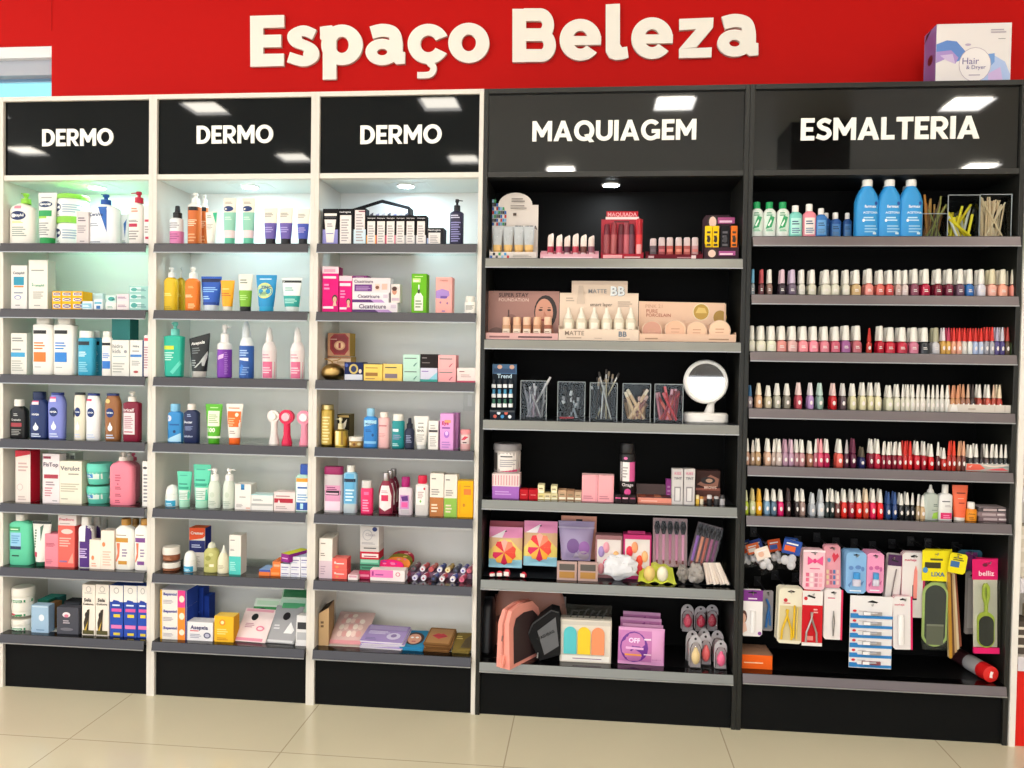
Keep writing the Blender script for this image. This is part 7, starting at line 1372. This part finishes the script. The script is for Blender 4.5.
# paper strips along two shelf fronts
def strip(lab, ox, sc, x0, x1, yt, z, c, deco, oy):
    zoom(ox, oy, sc); shelf(z)
    X, w, zz, h = place(x0, x1, yt, None, .011)
    m = MB(); m.box(-w / 2, w / 2, 0, .0012, 0, h, c, ch=0); m.deco(deco, w, h, FLAT)
    tag(m.build('shelf_strip', loc=(X, .0125, zz), smooth=0), lab, 'strip')
strip('beige paper strip standing along the right end of the third polish shelf', 880, 7.11, 490, 955, 212, SE[3], 'd9cfc4', [L(.3, .3, .42, .7, 1, 'b8a898'), PG('f0eae4', (.02, .1), (.05, .9), (.12, .9), (.14, .1)), R(.85, .1, .87, .9, 'c8bcb0'), R(.7, .1, .71, .9, 'c8bcb0')], 375)
strip('coral and grey patterned paper strip along the right end of the fourth polish shelf', 880, 7.11, 612, 940, 241, SE[4], 'b8b8b0', [PG('e8604c', (0, .05), (.02, .95), (.3, .9), (.42, .3), (.3, .1)), PG('ecd8cc', (.3, .9), (.5, .55), (.7, .5), (.98, .95), (.6, .75)), PG('e8505a', (.4, .1), (.6, .3), (.8, .45), (.92, .1)), PG('8a9a94', (.62, .6), (.95, .7), (.98, .5), (.8, .5)), PG('f0b8a8', (.04, .5), (.14, .8), (.1, .4))], 430)
# right end of the lowest polish shelf
zoom(880, 480, 7.11); shelf(SE[5])
bottle('clear grey-green remover bottle with white cap, lowest polish shelf', 305, 413, 34, 'b4bcb4', ('cone', 88, 336, 386, 'e6e4e0'), [PG('9ac84a', (.5, .05), (.92, .05), (.92, .3), (.6, .26)), L(.6, .5, .95, .62, 2, '6a7a74'), L(.5, .35, .9, .4, 1, '7a8a80')], sh=.86, e=3, dr=.6)
bottle('white remover bottle with a bright pink label, lowest polish shelf', 412, 511, 33, 'e4e2e0', ('cut', 92, 441, 486, 'eeebe6'), [R(.12, .05, .92, .28, 'e0286a'), L(.3, .08, .88, .24, 2, 'f48ab0'), L(.2, .68, .8, .76, 1, '5a5a64'), L(.4, .5, .9, .6, 2, 'b8b0b4')], sh=.92, e=3.4, dr=.6)
tube('coral orange hand cream tube with white cap, lowest polish shelf', 510, 622, 36, 'f06a44', (262, 524, 600, 'efe6de'), [L(.25, .74, .85, .8, 1, '5a1f1a'), L(.35, .43, .75, .5, 1, 'a83a2a'), R(.02, .2, .95, .21, 'e85a38'), L(.3, .58, .7, .62, 1, 'f8b098')])
bottle('small amber bottle with white cap beside the coral tube', 607, 686, 157, 'e0861a', ('cut', 203, 622, 674, 'ece9e4'), [R(.08, .08, .9, .8, 'e8921e'), T('Acetona', .45, .6, .6, '5a3a14', .02), L(.2, .15, .75, .4, 2, '9a5a18')], sh=.92, e=2.4, dr=.8)
X, w, z, h = place(700, 916, 196, None, .02)
for k in range(3):
    t = empty('nail_case', (X + (.002, -.003, .0)[k], .02, z + .0005 + k * h / 3), .03 * (k - 1), 'clear flat case of false nails, %s of three stacked in the corner' % ('bottom', 'middle', 'top')[k], 'case', 'stacked clear cases')
    m = MB(); m.box(-w / 2, w / 2, 0, .07, 0, h / 3 - .001, ('7a6468', '8a7478', '4a4246')[k], ch=.003); m.deco([R(.15, .2, .6, .7, 'b8a4a6'), R(.65, .3, .9, .7, 'd8c8c8')], w, h / 3, FLAT); m.build('case', t)
    m = MB(); m.box(-w * .48, w * .48, .003, .067, h / 3 - .001, h / 3 - .0004, 'b8a8ac', ch=.003); m.build('lid', t)
# ================================================================ nail polish unit: hanging goods on peg hooks
zoom(740, 530, 4.8); shelf(SE[6])
def hook(X, zt, y0, lab):
    """a chrome peg hook from the back panel to the front card"""
    t = empty('peg_hook', (X, DB, zt), 0, lab, 'hook', 'peg hooks')
    m = MB(); m.rod((0, 0, 0), (0, y0 - DB - .012, 0), .0019, .0019, 'b8b8ba:m', 8); m.rod((0, y0 - DB - .012, 0), (0, y0 - DB - .016, .008), .0019, .0019, 'b8b8ba:m', 8); m.build('rod', t)
    m = MB(); m.box(-.012, .012, -.004, 0, -.02, .014, '2a2a2c', ch=.001); m.build('base_clip', t)
def card(lab, x0, x1, yt, yb, y, c, deco=(), cat='card', name='hang_card', grp=None, behind=0, blab=None, rz=0, ry=0, side=None, parts=(), hk=None, th=.003, gap=.013):
    X, w, z, h = place(x0, x1, yt, yb, y)
    q = min(.008, w * .12)
    ol = [(-w / 2 + q, 0), (w / 2 - q, 0), (w / 2, q), (w / 2, h - q), (w / 2 - q, h), (-w / 2 + q, h), (-w / 2, h - q), (-w / 2, q)]
    if hk: hook(X, z + h - .0125, y, hk)
    for k in range(behind, -1, -1):
        t = empty(name, (X + .0015 * ((k * 7) % 3), y + k * gap, z), rz, (lab if k == 0 else blab % (ORD[k - 1] + ' behind')), cat, grp)
        t.rotation_euler = (0, ry, rz)
        m = MB(); m.slab(ol, 0, th, c + ':p', (side or c) + ':p')
        hole = [PG('0c0c0e', (.38, .925), (.62, .925), (.66, .945), (.56, .955), (.5, .968), (.44, .955), (.34, .945))]
        if k == 0: m.deco(hole + list(deco), w, h, FLAT)
        m.build('backing_card', t, smooth=0)
        if k == 0:
            for nm, fn in parts:
                m = MB(); fn(m, w, h); m.build(nm, t)
    return X, w, z, h
# bags of toe separators, upper left
for i, (a, yt, b_, yb, y, c) in enumerate(((14, 58, 70, 172, .10, 'd8582a'), (52, 62, 120, 165, .06, 'e8e4e6'), (88, 40, 150, 180, .09, '3a4f9a'), (100, 80, 178, 198, .02, 'dcdce2'), (150, 44, 218, 165, .08, 'd85a2e'), (178, 46, 276, 190, .02, 'd8d8e0'), (30, 46, 88, 150, .14, '2f4a8c'), (205, 36, 272, 120, .11, '2f56a8'))):
    X, w, z, h = place(a, b_, yt, yb, y)
    t = empty('separator_bag', (X, y, z), 0, 'foam bag with %s header, %s of the upper left bunch' % (('an orange', 'a white and orange', 'a navy', 'a pictured', 'a red orange', 'a blue and orange', 'a dark blue', 'a bright blue')[i], ('left front', 'second', 'back centre', 'front centre', 'right back', 'right front', 'left back', 'far right')[i]), 'bag', 'bunch of foam bags')
    t.rotation_euler = (0, (-.5, -.3, -.35, -.35, -.2, .2, -.4, .1)[i], 0)
    m = MB(); m.box(-w * .45, w * .45, 0, .004, h * .52, h, ('d8582a', 'e07040', '3a4f9a', 'e8d8cc', 'd85a2e', '2f50a0', '2f4a8c', '2f56a8')[i] + ':p', ch=.001)
    m.deco([EL(.4, .75, .2, .12, 'e0b098') if i == 3 else R(.1, .62, .7, .8, ('3a5aa8', 'e8e0dc', 'e8e4e4', 'c86a4a', '3a5aa8', 'e0602c', 'e8e4e4', 'e86a30')[i]), L(.15, .85, .85, .95, 1, 'e8e4e4')], w * .9, h, FLAT); m.build('header_card', t)
    for k, (dx, dz) in enumerate(((-.2, .3), (.15, .18), (.12, .38))):
        m = MB(); m.ball((dx * w, .0, dz * h), w * .22, .011, h * .16, 'e6e4e2'); m.build('foam', t)
    m = MB(); m.box(-w / 2, w / 2, -.0125, -.012, 0, h * .6, 'fafafc:c', ch=0); m.build('bag', t)
hook(at(765, 543, .05).x, at(765, 543, .05).z, .05, 'peg hook carrying the foam bags at the upper left')
def tubular(x, z0, z1, r, c, y=-.004):
    return lambda m, w, h: m.rod((x * w, y, z0 * h), (x * w, y, z1 * h), r, r, c, 10)
def pliers(c, x=0.0, s=1.0):
    def f(m, w, h):
        for sx in (-1, 1):
            m.pipe([(x * w + sx * .012 * s * 2, -.006, h * .08), (x * w + sx * .011 * s * 2, -.006, h * .25), (x * w + sx * .003, -.006, h * .46), (x * w, -.006, h * .52), (x * w - sx * .002, -.006, h * .62)], .0036, c)
    return f
def blister(x0, x1, z0, z1, d=.012, c='e8e8e8:c'):
    return lambda m, w, h: m.box((x0 - .5) * w, (x1 - .5) * w, -d, -.0005, z0 * h, z1 * h, c, ch=.004)
card('white card with purple top, a portrait and a small tube, far left of the pegs', 8, 108, 288, 510, .02, 'e9e4e4', [R(0, .76, 1, 1, '7a2a8a'), PG('0c0c0e', (.3, .93), (.7, .93), (.72, .95), (.5, .975), (.28, .95)), L(.3, .8, .75, .86, 1, 'e8d8ec'), EL(.1, .42, .16, .14, '5a3428'), EL(.08, .38, .13, .11, 'e0b09a'), PG('e8c0b0', (0, .05), (.28, .12), (.2, .28), (0, .3)), EL(.88, .07, .09, .04, '8a4a9a'), R(.44, .3, .64, .42, 'c8a0c8')], behind=1, blab='purple topped card hanging %s the far left one', grp='purple topped cards', parts=[('tube', tubular(.03, .1, .56, .009, 'efeced'))], hk='peg hook carrying the purple topped cards')
card('clear pack with a blue folding tool beside the purple topped card', 108, 158, 290, 484, .07, '9a9498', [R(.05, .05, .95, .6, '8a8f98')], parts=[('tool', lambda m, w, h: (m.pipe([(-.006, -.006, h * .1), (-.002, -.006, h * .4), (.004, -.006, h * .62), (-.006, -.006, h * .8)], .0042, '3a74b8'), m.pipe([(.008, -.006, h * .15), (.004, -.006, h * .5)], .0038, '3a74b8')))], hk='peg hook carrying the blue tool')
card('beige card with yellow nipper and yellow sticks', 180, 298, 279, 545, .02, 'e4ddc8', [R(.05, .06, .95, .68, 'd2c49a'), EL(.28, .78, .08, .035, 'c82030'), L(.2, .72, .5, .75, 1, 'c84050')], behind=3, blab='beige card hanging %s the yellow nipper card', grp='nipper cards', parts=[('nipper', pliers('dcb41e', -.14, .7)), ('stick', tubular(.14, .12, .7, .0034, 'e0b81e', -.006)), ('stick', tubular(.26, .1, .66, .003, 'd8c070', -.006))], hk='peg hook carrying the beige nipper cards', ry=.02)
card('red and white card with a steel cuticle nipper', 298, 396, 292, 556, .015, 'c81f28', [R(0, .74, 1, 1, 'e6e0de'), PG('0c0c0e', (.2, .9), (.6, .86), (.64, .89), (.3, .93)), EL(.16, .86, .09, .035, 'c82030'), R(0, 0, 1, .06, 'e6e0de'), R(.2, .1, .55, .18, 'e88a84'), L(.55, .6, .8, .7, 2, 'e8b0ac')], behind=1, blab='red card hanging %s the cuticle nipper card', grp='nipper cards', parts=[('nipper', pliers('b8b4b4:m', -.05, .75))], hk='peg hook carrying the red nipper cards')
card('white card with a pink right edge holding slim tweezers', 402, 492, 286, 526, .02, 'e6dfdf', [R(.9, 0, 1, 1, 'd82a5a'), L(.2, .82, .6, .86, 1, 'd05070')], behind=4, blab='tweezer card hanging %s the front tweezer card', grp='tweezer cards', gap=.016, parts=[('tweezers', lambda m, w, h: (m.pipe([(.0, -.004, h * .08), (-.003, -.004, h * .35), (.0, -.004, h * .58)], .0018, 'a8a6a6:m'), m.pipe([(.001, -.004, h * .08), (.004, -.004, h * .35), (.0, -.004, h * .58)], .0018, '8f8d8d:m')))], hk='peg hook carrying the tweezer cards')
sq = lambda cs: [R(.14 + .2 * (k % 4), .08 + .13 * (k // 4), .28 + .2 * (k % 4), .17 + .13 * (k // 4), cs[k % len(cs)]) for k in range(12)]
card('pink card of nail stickers with a bow, in front', 302, 407, 96, 288, .03, 'f0c4d0', sq(('e0688a', 'f4e0e0', 'd88aa0', 'f0a8b8')) + [PG('e8508a', (.2, .62), (.5, .72), (.2, .85)), PG('e8508a', (.9, .62), (.55, .72), (.9, .86)), EL(.53, .73, .08, .06, 'd83a78'), L(.3, .53, .8, .57, 1, 'e05088'), R(0, .95, 1, 1, 'f8e4e8')], behind=3, blab='nail sticker card hanging %s the bow card', grp='nail sticker cards', hk='peg hook carrying the bow nail stickers', side='e8d8c8')
card('pink card of nail stickers with a heart, right of the bow card', 406, 486, 74, 278, .045, 'e8a0ae', sq(('e8d0a8', 'c86a80', '5a7ab0', 'f0c8c0')) + [PG('d83a50', (.6, .6), (.9, .75), (.82, .82), (.7, .78), (.58, .84), (.48, .76)), EL(.3, .66, .1, .05, '6a9ac8')], behind=2, blab='nail sticker card hanging %s the heart card', grp='nail sticker cards', hk='peg hook carrying the heart nail stickers', ry=-.03)
bl = lambda c: [EL(.25, .62, .12, .05, c), EL(.6, .64, .15, .05, c), EL(.82, .6, .08, .06, c), L(.2, .05, .8, .11, 1, 'e8f0f8'), PG(c, (.1, .2), (.3, .3), (.2, .14)), PG(c, (.8, .2), (.9, .32), (.7, .25))]
def mini(c):
    return lambda m, w, h: (m.loft([(h * .2, w * .2, .008, 3, 0, -.008), (h * .34, w * .2, .008, 3, 0, -.008), (h * .37, w * .12, .006, 2, 0, -.008)], 'c8c4d4', seg=12), m.loft([(h * .37, w * .17, .008, 3, 0, -.008), (h * .52, w * .16, .0075, 3, 0, -.008)], c, seg=12))
card('light blue blister card with a tiny blue capped polish', 508, 606, 108, 304, .02, '86b4e0', bl('5f86c0'), behind=4, blab='light blue polish card hanging %s the front one', grp='light blue polish cards', parts=[('mini_polish', mini('3a8fd0'))], hk='peg hook carrying the light blue polish cards', gap=.016)
card('pink blister card with a tiny blue capped polish', 608, 690, 112, 302, .025, 'ec9ac0', bl('c8609a'), behind=4, blab='pink polish card hanging %s the front one', grp='pink polish cards', parts=[('mini_polish', mini('4a9ad0'))], hk='peg hook carrying the pink polish cards', gap=.016)
box('orange carton with a picture on top, lying at the left of the bottom shelf', 0, 156, 600, 'e8601a', [L(.12, .4, .75, .55, 1, 'f8d0a8')], d=.11, y=.03, top='a88068', right='c84a14')
# right half
zoom(840, 530, 4.8)
X, w, z, h = place(46, 250, 318, 664, .02)
hook(X, z + h - .03, .02, 'peg hook carrying the blue and white clipper board')
t = empty('clipper_board', (X, .02, z), 0, 'tall white and blue board of six nail clippers hanging at the front', 'board')
m = MB(); m.box(-w / 2, w / 2, 0, .003, 0, h, 'e6e3e4:p', ch=.001)
dc = [PG('0c0c0e', (.4, .915), (.62, .905), (.66, .92), (.52, .945), (.42, .925))]
for k in range(6):
    v = .02 + k * .137
    dc += [R(0, v - .01, 1, v + .03, '2a7fc4'), PG('2a7fc4', (0, v), (.22, v + .0), (.18, v + .055), (0, v + .055)), EL(.1, v + .09, .045, .018, 'd0303a'), L(.2, v + .085, .4, v + .1, 1, 'b0a8ac')]
m.deco(dc, w, h, FLAT); m.build('backing_card', t, smooth=0)
for k in range(6):
    zc = (.02 + k * .137 + .06) * h
    m = MB(); m.box(-w * .2, w * .24, -.007, -.001, zc - .006, zc + .005, 'b4b0b2:m' if k else '8a4a54', ch=.001); m.rod((-w * .14, -.007, zc), (w * .12, -.010, zc + .003), .004, .003, 'd0ccce:m', 8); c_ = m.build('nail_clipper', t)
    m = MB(); m.box(-w * .2, -w * .04, -.0115, -.0105, zc - .004, zc + .006, 'f0eef0', ch=.0004); m.build('tag', c_, smooth=0)
card('white card with a plum top holding long tweezers', 216, 286, 118, 340, .05, 'e4dedd', [R(0, .76, 1, 1, '4a2050'), PG('0c0c0e', (.2, .87), (.7, .84), (.72, .87), (.3, .9))], behind=2, blab='plum topped card hanging %s the tweezers', grp='plum topped cards', parts=[('tweezers', lambda m, w, h: m.pipe([(-.004, -.004, h * .1), (0, -.004, h * .4), (.005, -.004, h * .7)], .0022, '8a8080:m'))], hk='peg hook carrying the plum topped cards', ry=.06)
card('white card with a pink edge and a coral handled nail file', 296, 408, 108, 420, .045, 'e4dedd', [R(.9, 0, 1, 1, 'd82060'), T('merheje', .35, .88, .5, 'c83a60', .02), R(.46, .27, .66, .5, '17171a')], behind=2, blab='pink edged file card hanging %s the coral file', grp='pink edged cards', parts=[('nail_file', lambda m, w, h: m.slab([(.0 * w, h * .3), (.14 * w, h * .3), (.15 * w, h * .5), (.14 * w, h * .72), (.08 * w, h * .8), (.02 * w, h * .72), (-.01 * w, h * .5)], -.004, -.001, 'e88a80'))], hk='peg hook carrying the coral file cards', side='d82060')
card('white card with a pink edge and a white tool in a blister, lower', 258, 352, 318, 574, .025, 'e6e0e0', [R(.9, 0, 1, 1, 'd82060'), T('merheje', .33, .84, .5, 'd03a60', .02), R(.2, .1, .6, .66, 'd8d2d2'), R(.24, .14, .5, .3, 'c8bcc0')], behind=1, blab='pink edged card hanging %s the white tool', grp='pink edged cards', parts=[('tool', lambda m, w, h: m.loft([(h * .1, .009, .006, 3, -.008, -.006), (h * .62, .009, .006, 3, -.008, -.006), (h * .65, .006, .004, 2, -.008, -.006)], 'ece9e8', seg=12))], hk='peg hook carrying the white tool cards', side='d82060', ry=-.03)
def foot_file(lab, x0, x1, yt, yb, y, frame, pad, top, topc, cw, grp=None, tilt=0, inv=False, name='foot_file', hk=None, bottomc=None, topdeco=()):
    X, w, z, h = place(x0, x1, yt, yb, y)
    if hk: hook(X, z + h - .012, y, hk)
    t = empty(name, (X, y, z), 0, lab, 'foot file', grp); t.rotation_euler = (0, tilt, 0)
    m = MB(); m.box(-w / 2, w / 2, .004, .0052, h * top, h, topc + ':p', ch=.001); m.deco(list(topdeco), w, h, lambda a, b: .004); m.build('header_card', t, smooth=0)
    def oval(rw, z0, z1):
        r = w * rw; a = min(r, (z1 - z0) / 2)
        return [(r * math.cos(q), z0 + a - a * math.sin(-q) * 1) if False else (r * math.cos(q), (z0 + a + a * math.sin(q)) if q > math.pi else (z1 - a + a * math.sin(q))) for q in [2 * math.pi * k / 32 for k in range(32)]]
    if not inv:
        m = MB(); m.slab(oval(cw, h * .03, h * (top - .01)), -.004, .003, frame + ':p'); m.build('frame', t)
        m = MB(); m.slab(oval(cw * .84, h * .055, h * (top - .035)), -.0055, -.004, pad + ':p'); m.deco([R(.18, .05, .82, .24, '6a6a5a'), R(.18, .24, .82, .26, '8a8a7a')], w, h, lambda a, b: -.0057); m.build('abrasive_pad', t)
    else:
        m = MB(); m.box(-w * .47, w * .47, .0034, .0042, h * .05, h * top, 'c9c3b6:p', ch=.001); m.build('backing_card', t, smooth=0)
        m = MB(); m.slab(oval(cw, h * .06, h * .44), -.004, .003, frame + ':p')
        m.pipe([(0, 0, h * .4), (.002, 0, h * .52), (-.006, 0, h * .6), (-.006, 0, h * .7), (0, 0, h * .74), (.008, 0, h * .7), (.008, 0, h * .6), (.0, 0, h * .5)], .006, frame); m.build('handle', t)
        m = MB(); m.slab(oval(cw * .88, h * .075, h * .40), -.0055, -.004, pad + ':p'); m.build('abrasive_pad', t)
    m = MB(); m.box(-w / 2, w / 2, -.0075, -.007, 0, h * top, 'fafcfa:c', ch=0)
    m.build('plastic_bag', t)
    if bottomc:
        m = MB(); m.box(-w / 2, w / 2, -.008, .003, 0, h * .06, bottomc + ':p', ch=.001); m.build('bag_seal', t, smooth=0)
yel = [R(.1, .82, .7, .88, '3a3410'), T('LIXA', .6, .76, .5, '3f6a9a', .03), L(.3, .9, .8, .94, 1, '5a5420'), EL(.12, .8, .1, .03, '4a8ac0')]
for k in (2, 1, 0):
    foot_file('wide foot file in a lime frame under a yellow header, %s' % ('in front', 'second in line', 'third in line')[k], 392 + k * 7, 520 + k * 7, 100 - 4 * k, 572 - 6 * k, .03 + .018 * k, 'b4c878', '454744', .69, 'e8d81e', .47, grp='wide foot files', hk='peg hook carrying the wide foot files' if k == 0 else None, topdeco=yel)
for k in range(5):
    X, w, z, h = place(530 + k * 11, 546 + k * 11, 200 + (k % 2) * 6, 618 - k * 14, .03 + .012 * k)
    t = empty('nail_file', (X, .03 + .012 * k, z), 0, '%s emery board hanging edge on beside the wide foot files, %s from the left' % (('ochre', 'brown', 'tan', 'cream', 'rust')[k], ORD[k]), 'nail file', 'emery boards on a hook')
    t.rotation_euler = (0, -.05 - .012 * k, 0)
    m = MB(); m.slab([(-w / 2, .004), (0, 0), (w / 2, .004), (w / 2, h - .004), (0, h), (-w / 2, h - .004)], 0, .012, ('b8862f', '6a4a34', 'c8a878', 'dccba8', '9a5a44')[k] + ':p', 'd8c090:p'); m.build('board', t, smooth=0)
card('yellow header of the hanging emery boards', 515, 600, 112, 208, .02, 'e8d81e', [R(.1, .3, .6, .6, '3a6aa0'), L(.2, .65, .9, .85, 2, '5a5420')], hk='peg hook carrying the emery boards', ry=.15)
card('dark teal and purple card at the back, near the right side', 566, 682, 96, 200, .13, '3a6a80', [R(.3, .1, .8, .9, '8a3a80')], hk='peg hook at the back near the right side', cat='card')
for k in range(3):
    card('grey clear packed file hanging behind the pink topped foot file, %s' % ('front', 'middle', 'back')[k], 600 + 8 * k, 660 + 8 * k, 200 - 6 * k, 500 - 8 * k, .10 + .02 * k, '8f8a88', [R(.2, .1, .8, .9, 'a8a4a2')], grp='clear packed files')
foot_file('lime handled foot file in a bag with pink header, right end', 645, 768, 142, 590, .03, 'b4c44a', '3a3b38', .78, 'd81f66', .33, inv=True, tilt=-.03, hk='peg hook carrying the pink topped foot files', bottomc='d81f66', topdeco=[T('belliz', .55, .85, .6, 'f4d0dc', .02), EL(.5, .94, .1, .02, '6a1030')], grp='pink topped foot files')
foot_file('second pink topped foot file behind the right end one', 650, 762, 134, 560, .06, 'b4c44a', '3a3b38', .78, 'c01a58', .33, inv=True, grp='pink topped foot files')
# spray can lying on the bottom shelf, its red cap towards the viewer
p = at(840 + 724 / 4.8, 530 + 697 / 4.8, .012); r_ = .028
t = empty('spray_can', (p.x, .012, SH[0] + r_ + .0005), 0, 'red capped spray can lying on the bottom shelf under the foot files', 'can')
t.rotation_euler = (0, 0, math.radians(10))
m = MB(); m.rod((0, .0, 0), (0, .042, 0), r_ * .96, r_, 'c81a1c', 30); m.rod((0, -.002, 0), (0, 0, 0), r_ * .8, r_ * .96, 'd42420', 30); m.slab([(-.006, -.010), (.004, -.012), (.003, -.002), (.007, .008), (-.002, .011), (-.005, .002)], -.0035, -.002, 'f0e4e0:p'); m.build('cap', t)
m = MB(); m.rod((0, .042, 0), (0, .11, 0), r_ * .97, r_ * .97, 'a8a6a8', 30); m.rod((0, .11, 0), (0, .185, 0), r_ * .97, r_ * .97, '3a1c20', 30); m.build('body', t)

# ================================================================ on top and beside the units
zoom(900, 10, 8.258); SH[0] = HU
X, w, z, h = place(298, 918, 112, None, .06)
m = MB(); m.box(-w / 2, w / 2, 0, .1, 0, h, 'e4dedd:p', left='9a7ab4:p')
m.deco([PG('5f86c8', (0, .68), (.14, .74), (.27, .72), (.36, .60), (.42, .52), (.33, .42), (.24, .38), (.14, .46), (0, .42)), PG('a88cc8', (0, .56), (.2, .58), (.3, .46), (.26, .36), (.12, .44), (0, .38)), PG('c8b4d8', (.05, .5), (.22, .52), (.26, .36), (.14, .42)), PG('6f98d4', (.62, .50), (.78, .52), (.78, .36), (.70, .28)), PG('a8bce4', (.78, .48), (.92, .38), (.99, .18), (.99, .02), (.70, .02), (.6, .1), (.7, .28), (.78, .38)), PG('c8b0dc', (.7, .2), (.86, .3), (.9, .05), (.7, .02)), EL(.52, .345, .215, .275, 'b8aab8'), EL(.52, .345, .207, .265, 'e8e2e2'), T('Hair', .46, .40, .22, '7a70a0', .0), T('& Dryer', .53, .29, .26, '7a70a0', .0), L(.44, .17, .6, .2, 1, 'a89ab0'), L(.72, .84, .95, .92, 2, 'b4a8b4'), L(.82, .74, .92, .76, 1, '8a8a8a'), EL(.42, .66, .04, .02, 'b8a8c0')], w, h, FLAT)
n0 = len(m.v); m.deco([R(.2, .0, .9, .9, '8a68a8'), PG('2a2028', (.0, .85), (.6, 1), (.2, .98)), EL(.55, .5, .2, .08, '5a2a2a')], .1, h, FLAT)
for i in range(n0, len(m.v)): a, b, c_ = m.v[i]; m.v[i] = (-w / 2 + b, .05 - a, c_)
tag(m.build('hair_dryer_carton', loc=(X, .06, z + .0005), smooth=0), 'white hair dryer carton with blue and lilac swirls on top of the last unit', 'box')
# the neighbouring white and red display at the right edge
t = empty('shelving_unit', (2.25, 0, 0), 0, 'white and red display unit cut off by the right edge of the picture', 'shelving unit')
q = -2.25
m = MB(); m.box(1.792 + q, 1.812 + q, -.004, .26, 0, 2.12, 'e9e4dd'); m.build('side_panel', t, smooth=0)
m = MB(); m.box(1.812 + q, 2.7 + q, .25, .262, 0, 2.12, 'dcd8d2', ch=0); m.build('back_panel', t, smooth=0)
m = MB(); m.box(1.812 + q, 2.7 + q, .004, .014, 0, .27, 'd8180f', ch=0); m.build('kick_board', t, smooth=0)
m = MB(); m.box(2.7 + q, 2.72 + q, -.004, .26, 0, 2.12, 'e9e4dd'); m.build('side_panel', t, smooth=0)
for zz in (.30, .56, .86, 1.2, 1.55, 1.9):
    m = MB(); m.box(1.812 + q, 2.7 + q, .0, .25, zz - .014, zz, 'd8d4d0', ch=0); sh = m.build('shelf', t, smooth=0)
    m = MB(); m.box(1.813 + q, 2.699 + q, -.006, -.001, zz - .045, zz + .002, 'd4cfd4', ch=.001); m.build('price_rail', sh, smooth=0)
for i, (zz, x, w_, h_, c, lb) in enumerate(((.30, 1.816, .06, .11, '5a5048', 'dark brown box low on the display unit at the right edge'), (.30, 1.88, .07, .15, 'b8a890', 'tan box beside the dark brown one on the right edge display'), (.56, 1.816, .05, .17, 'd8cfc0', 'cream box on the middle shelf at the right edge display'), (.86, 1.816, .06, .15, 'c8c0b4', 'beige box on an upper shelf at the right edge display'))):
    m = MB(); m.box(0, w_, 0, .08, 0, h_, c + ':p'); m.deco([R(-.4, .2, .4, .4, 'e0d8cc')], w_ * 1.0, h_, FLAT) if False else None
    for v in (.2, .5, .75): m.box(w_ * .12, w_ * .85, -.0006, 0, h_ * v, h_ * (v + .08), 'e6ded2:p', ch=0)
    tag(m.build('carton', loc=(x, .03, zz), smooth=0), lb, 'box')
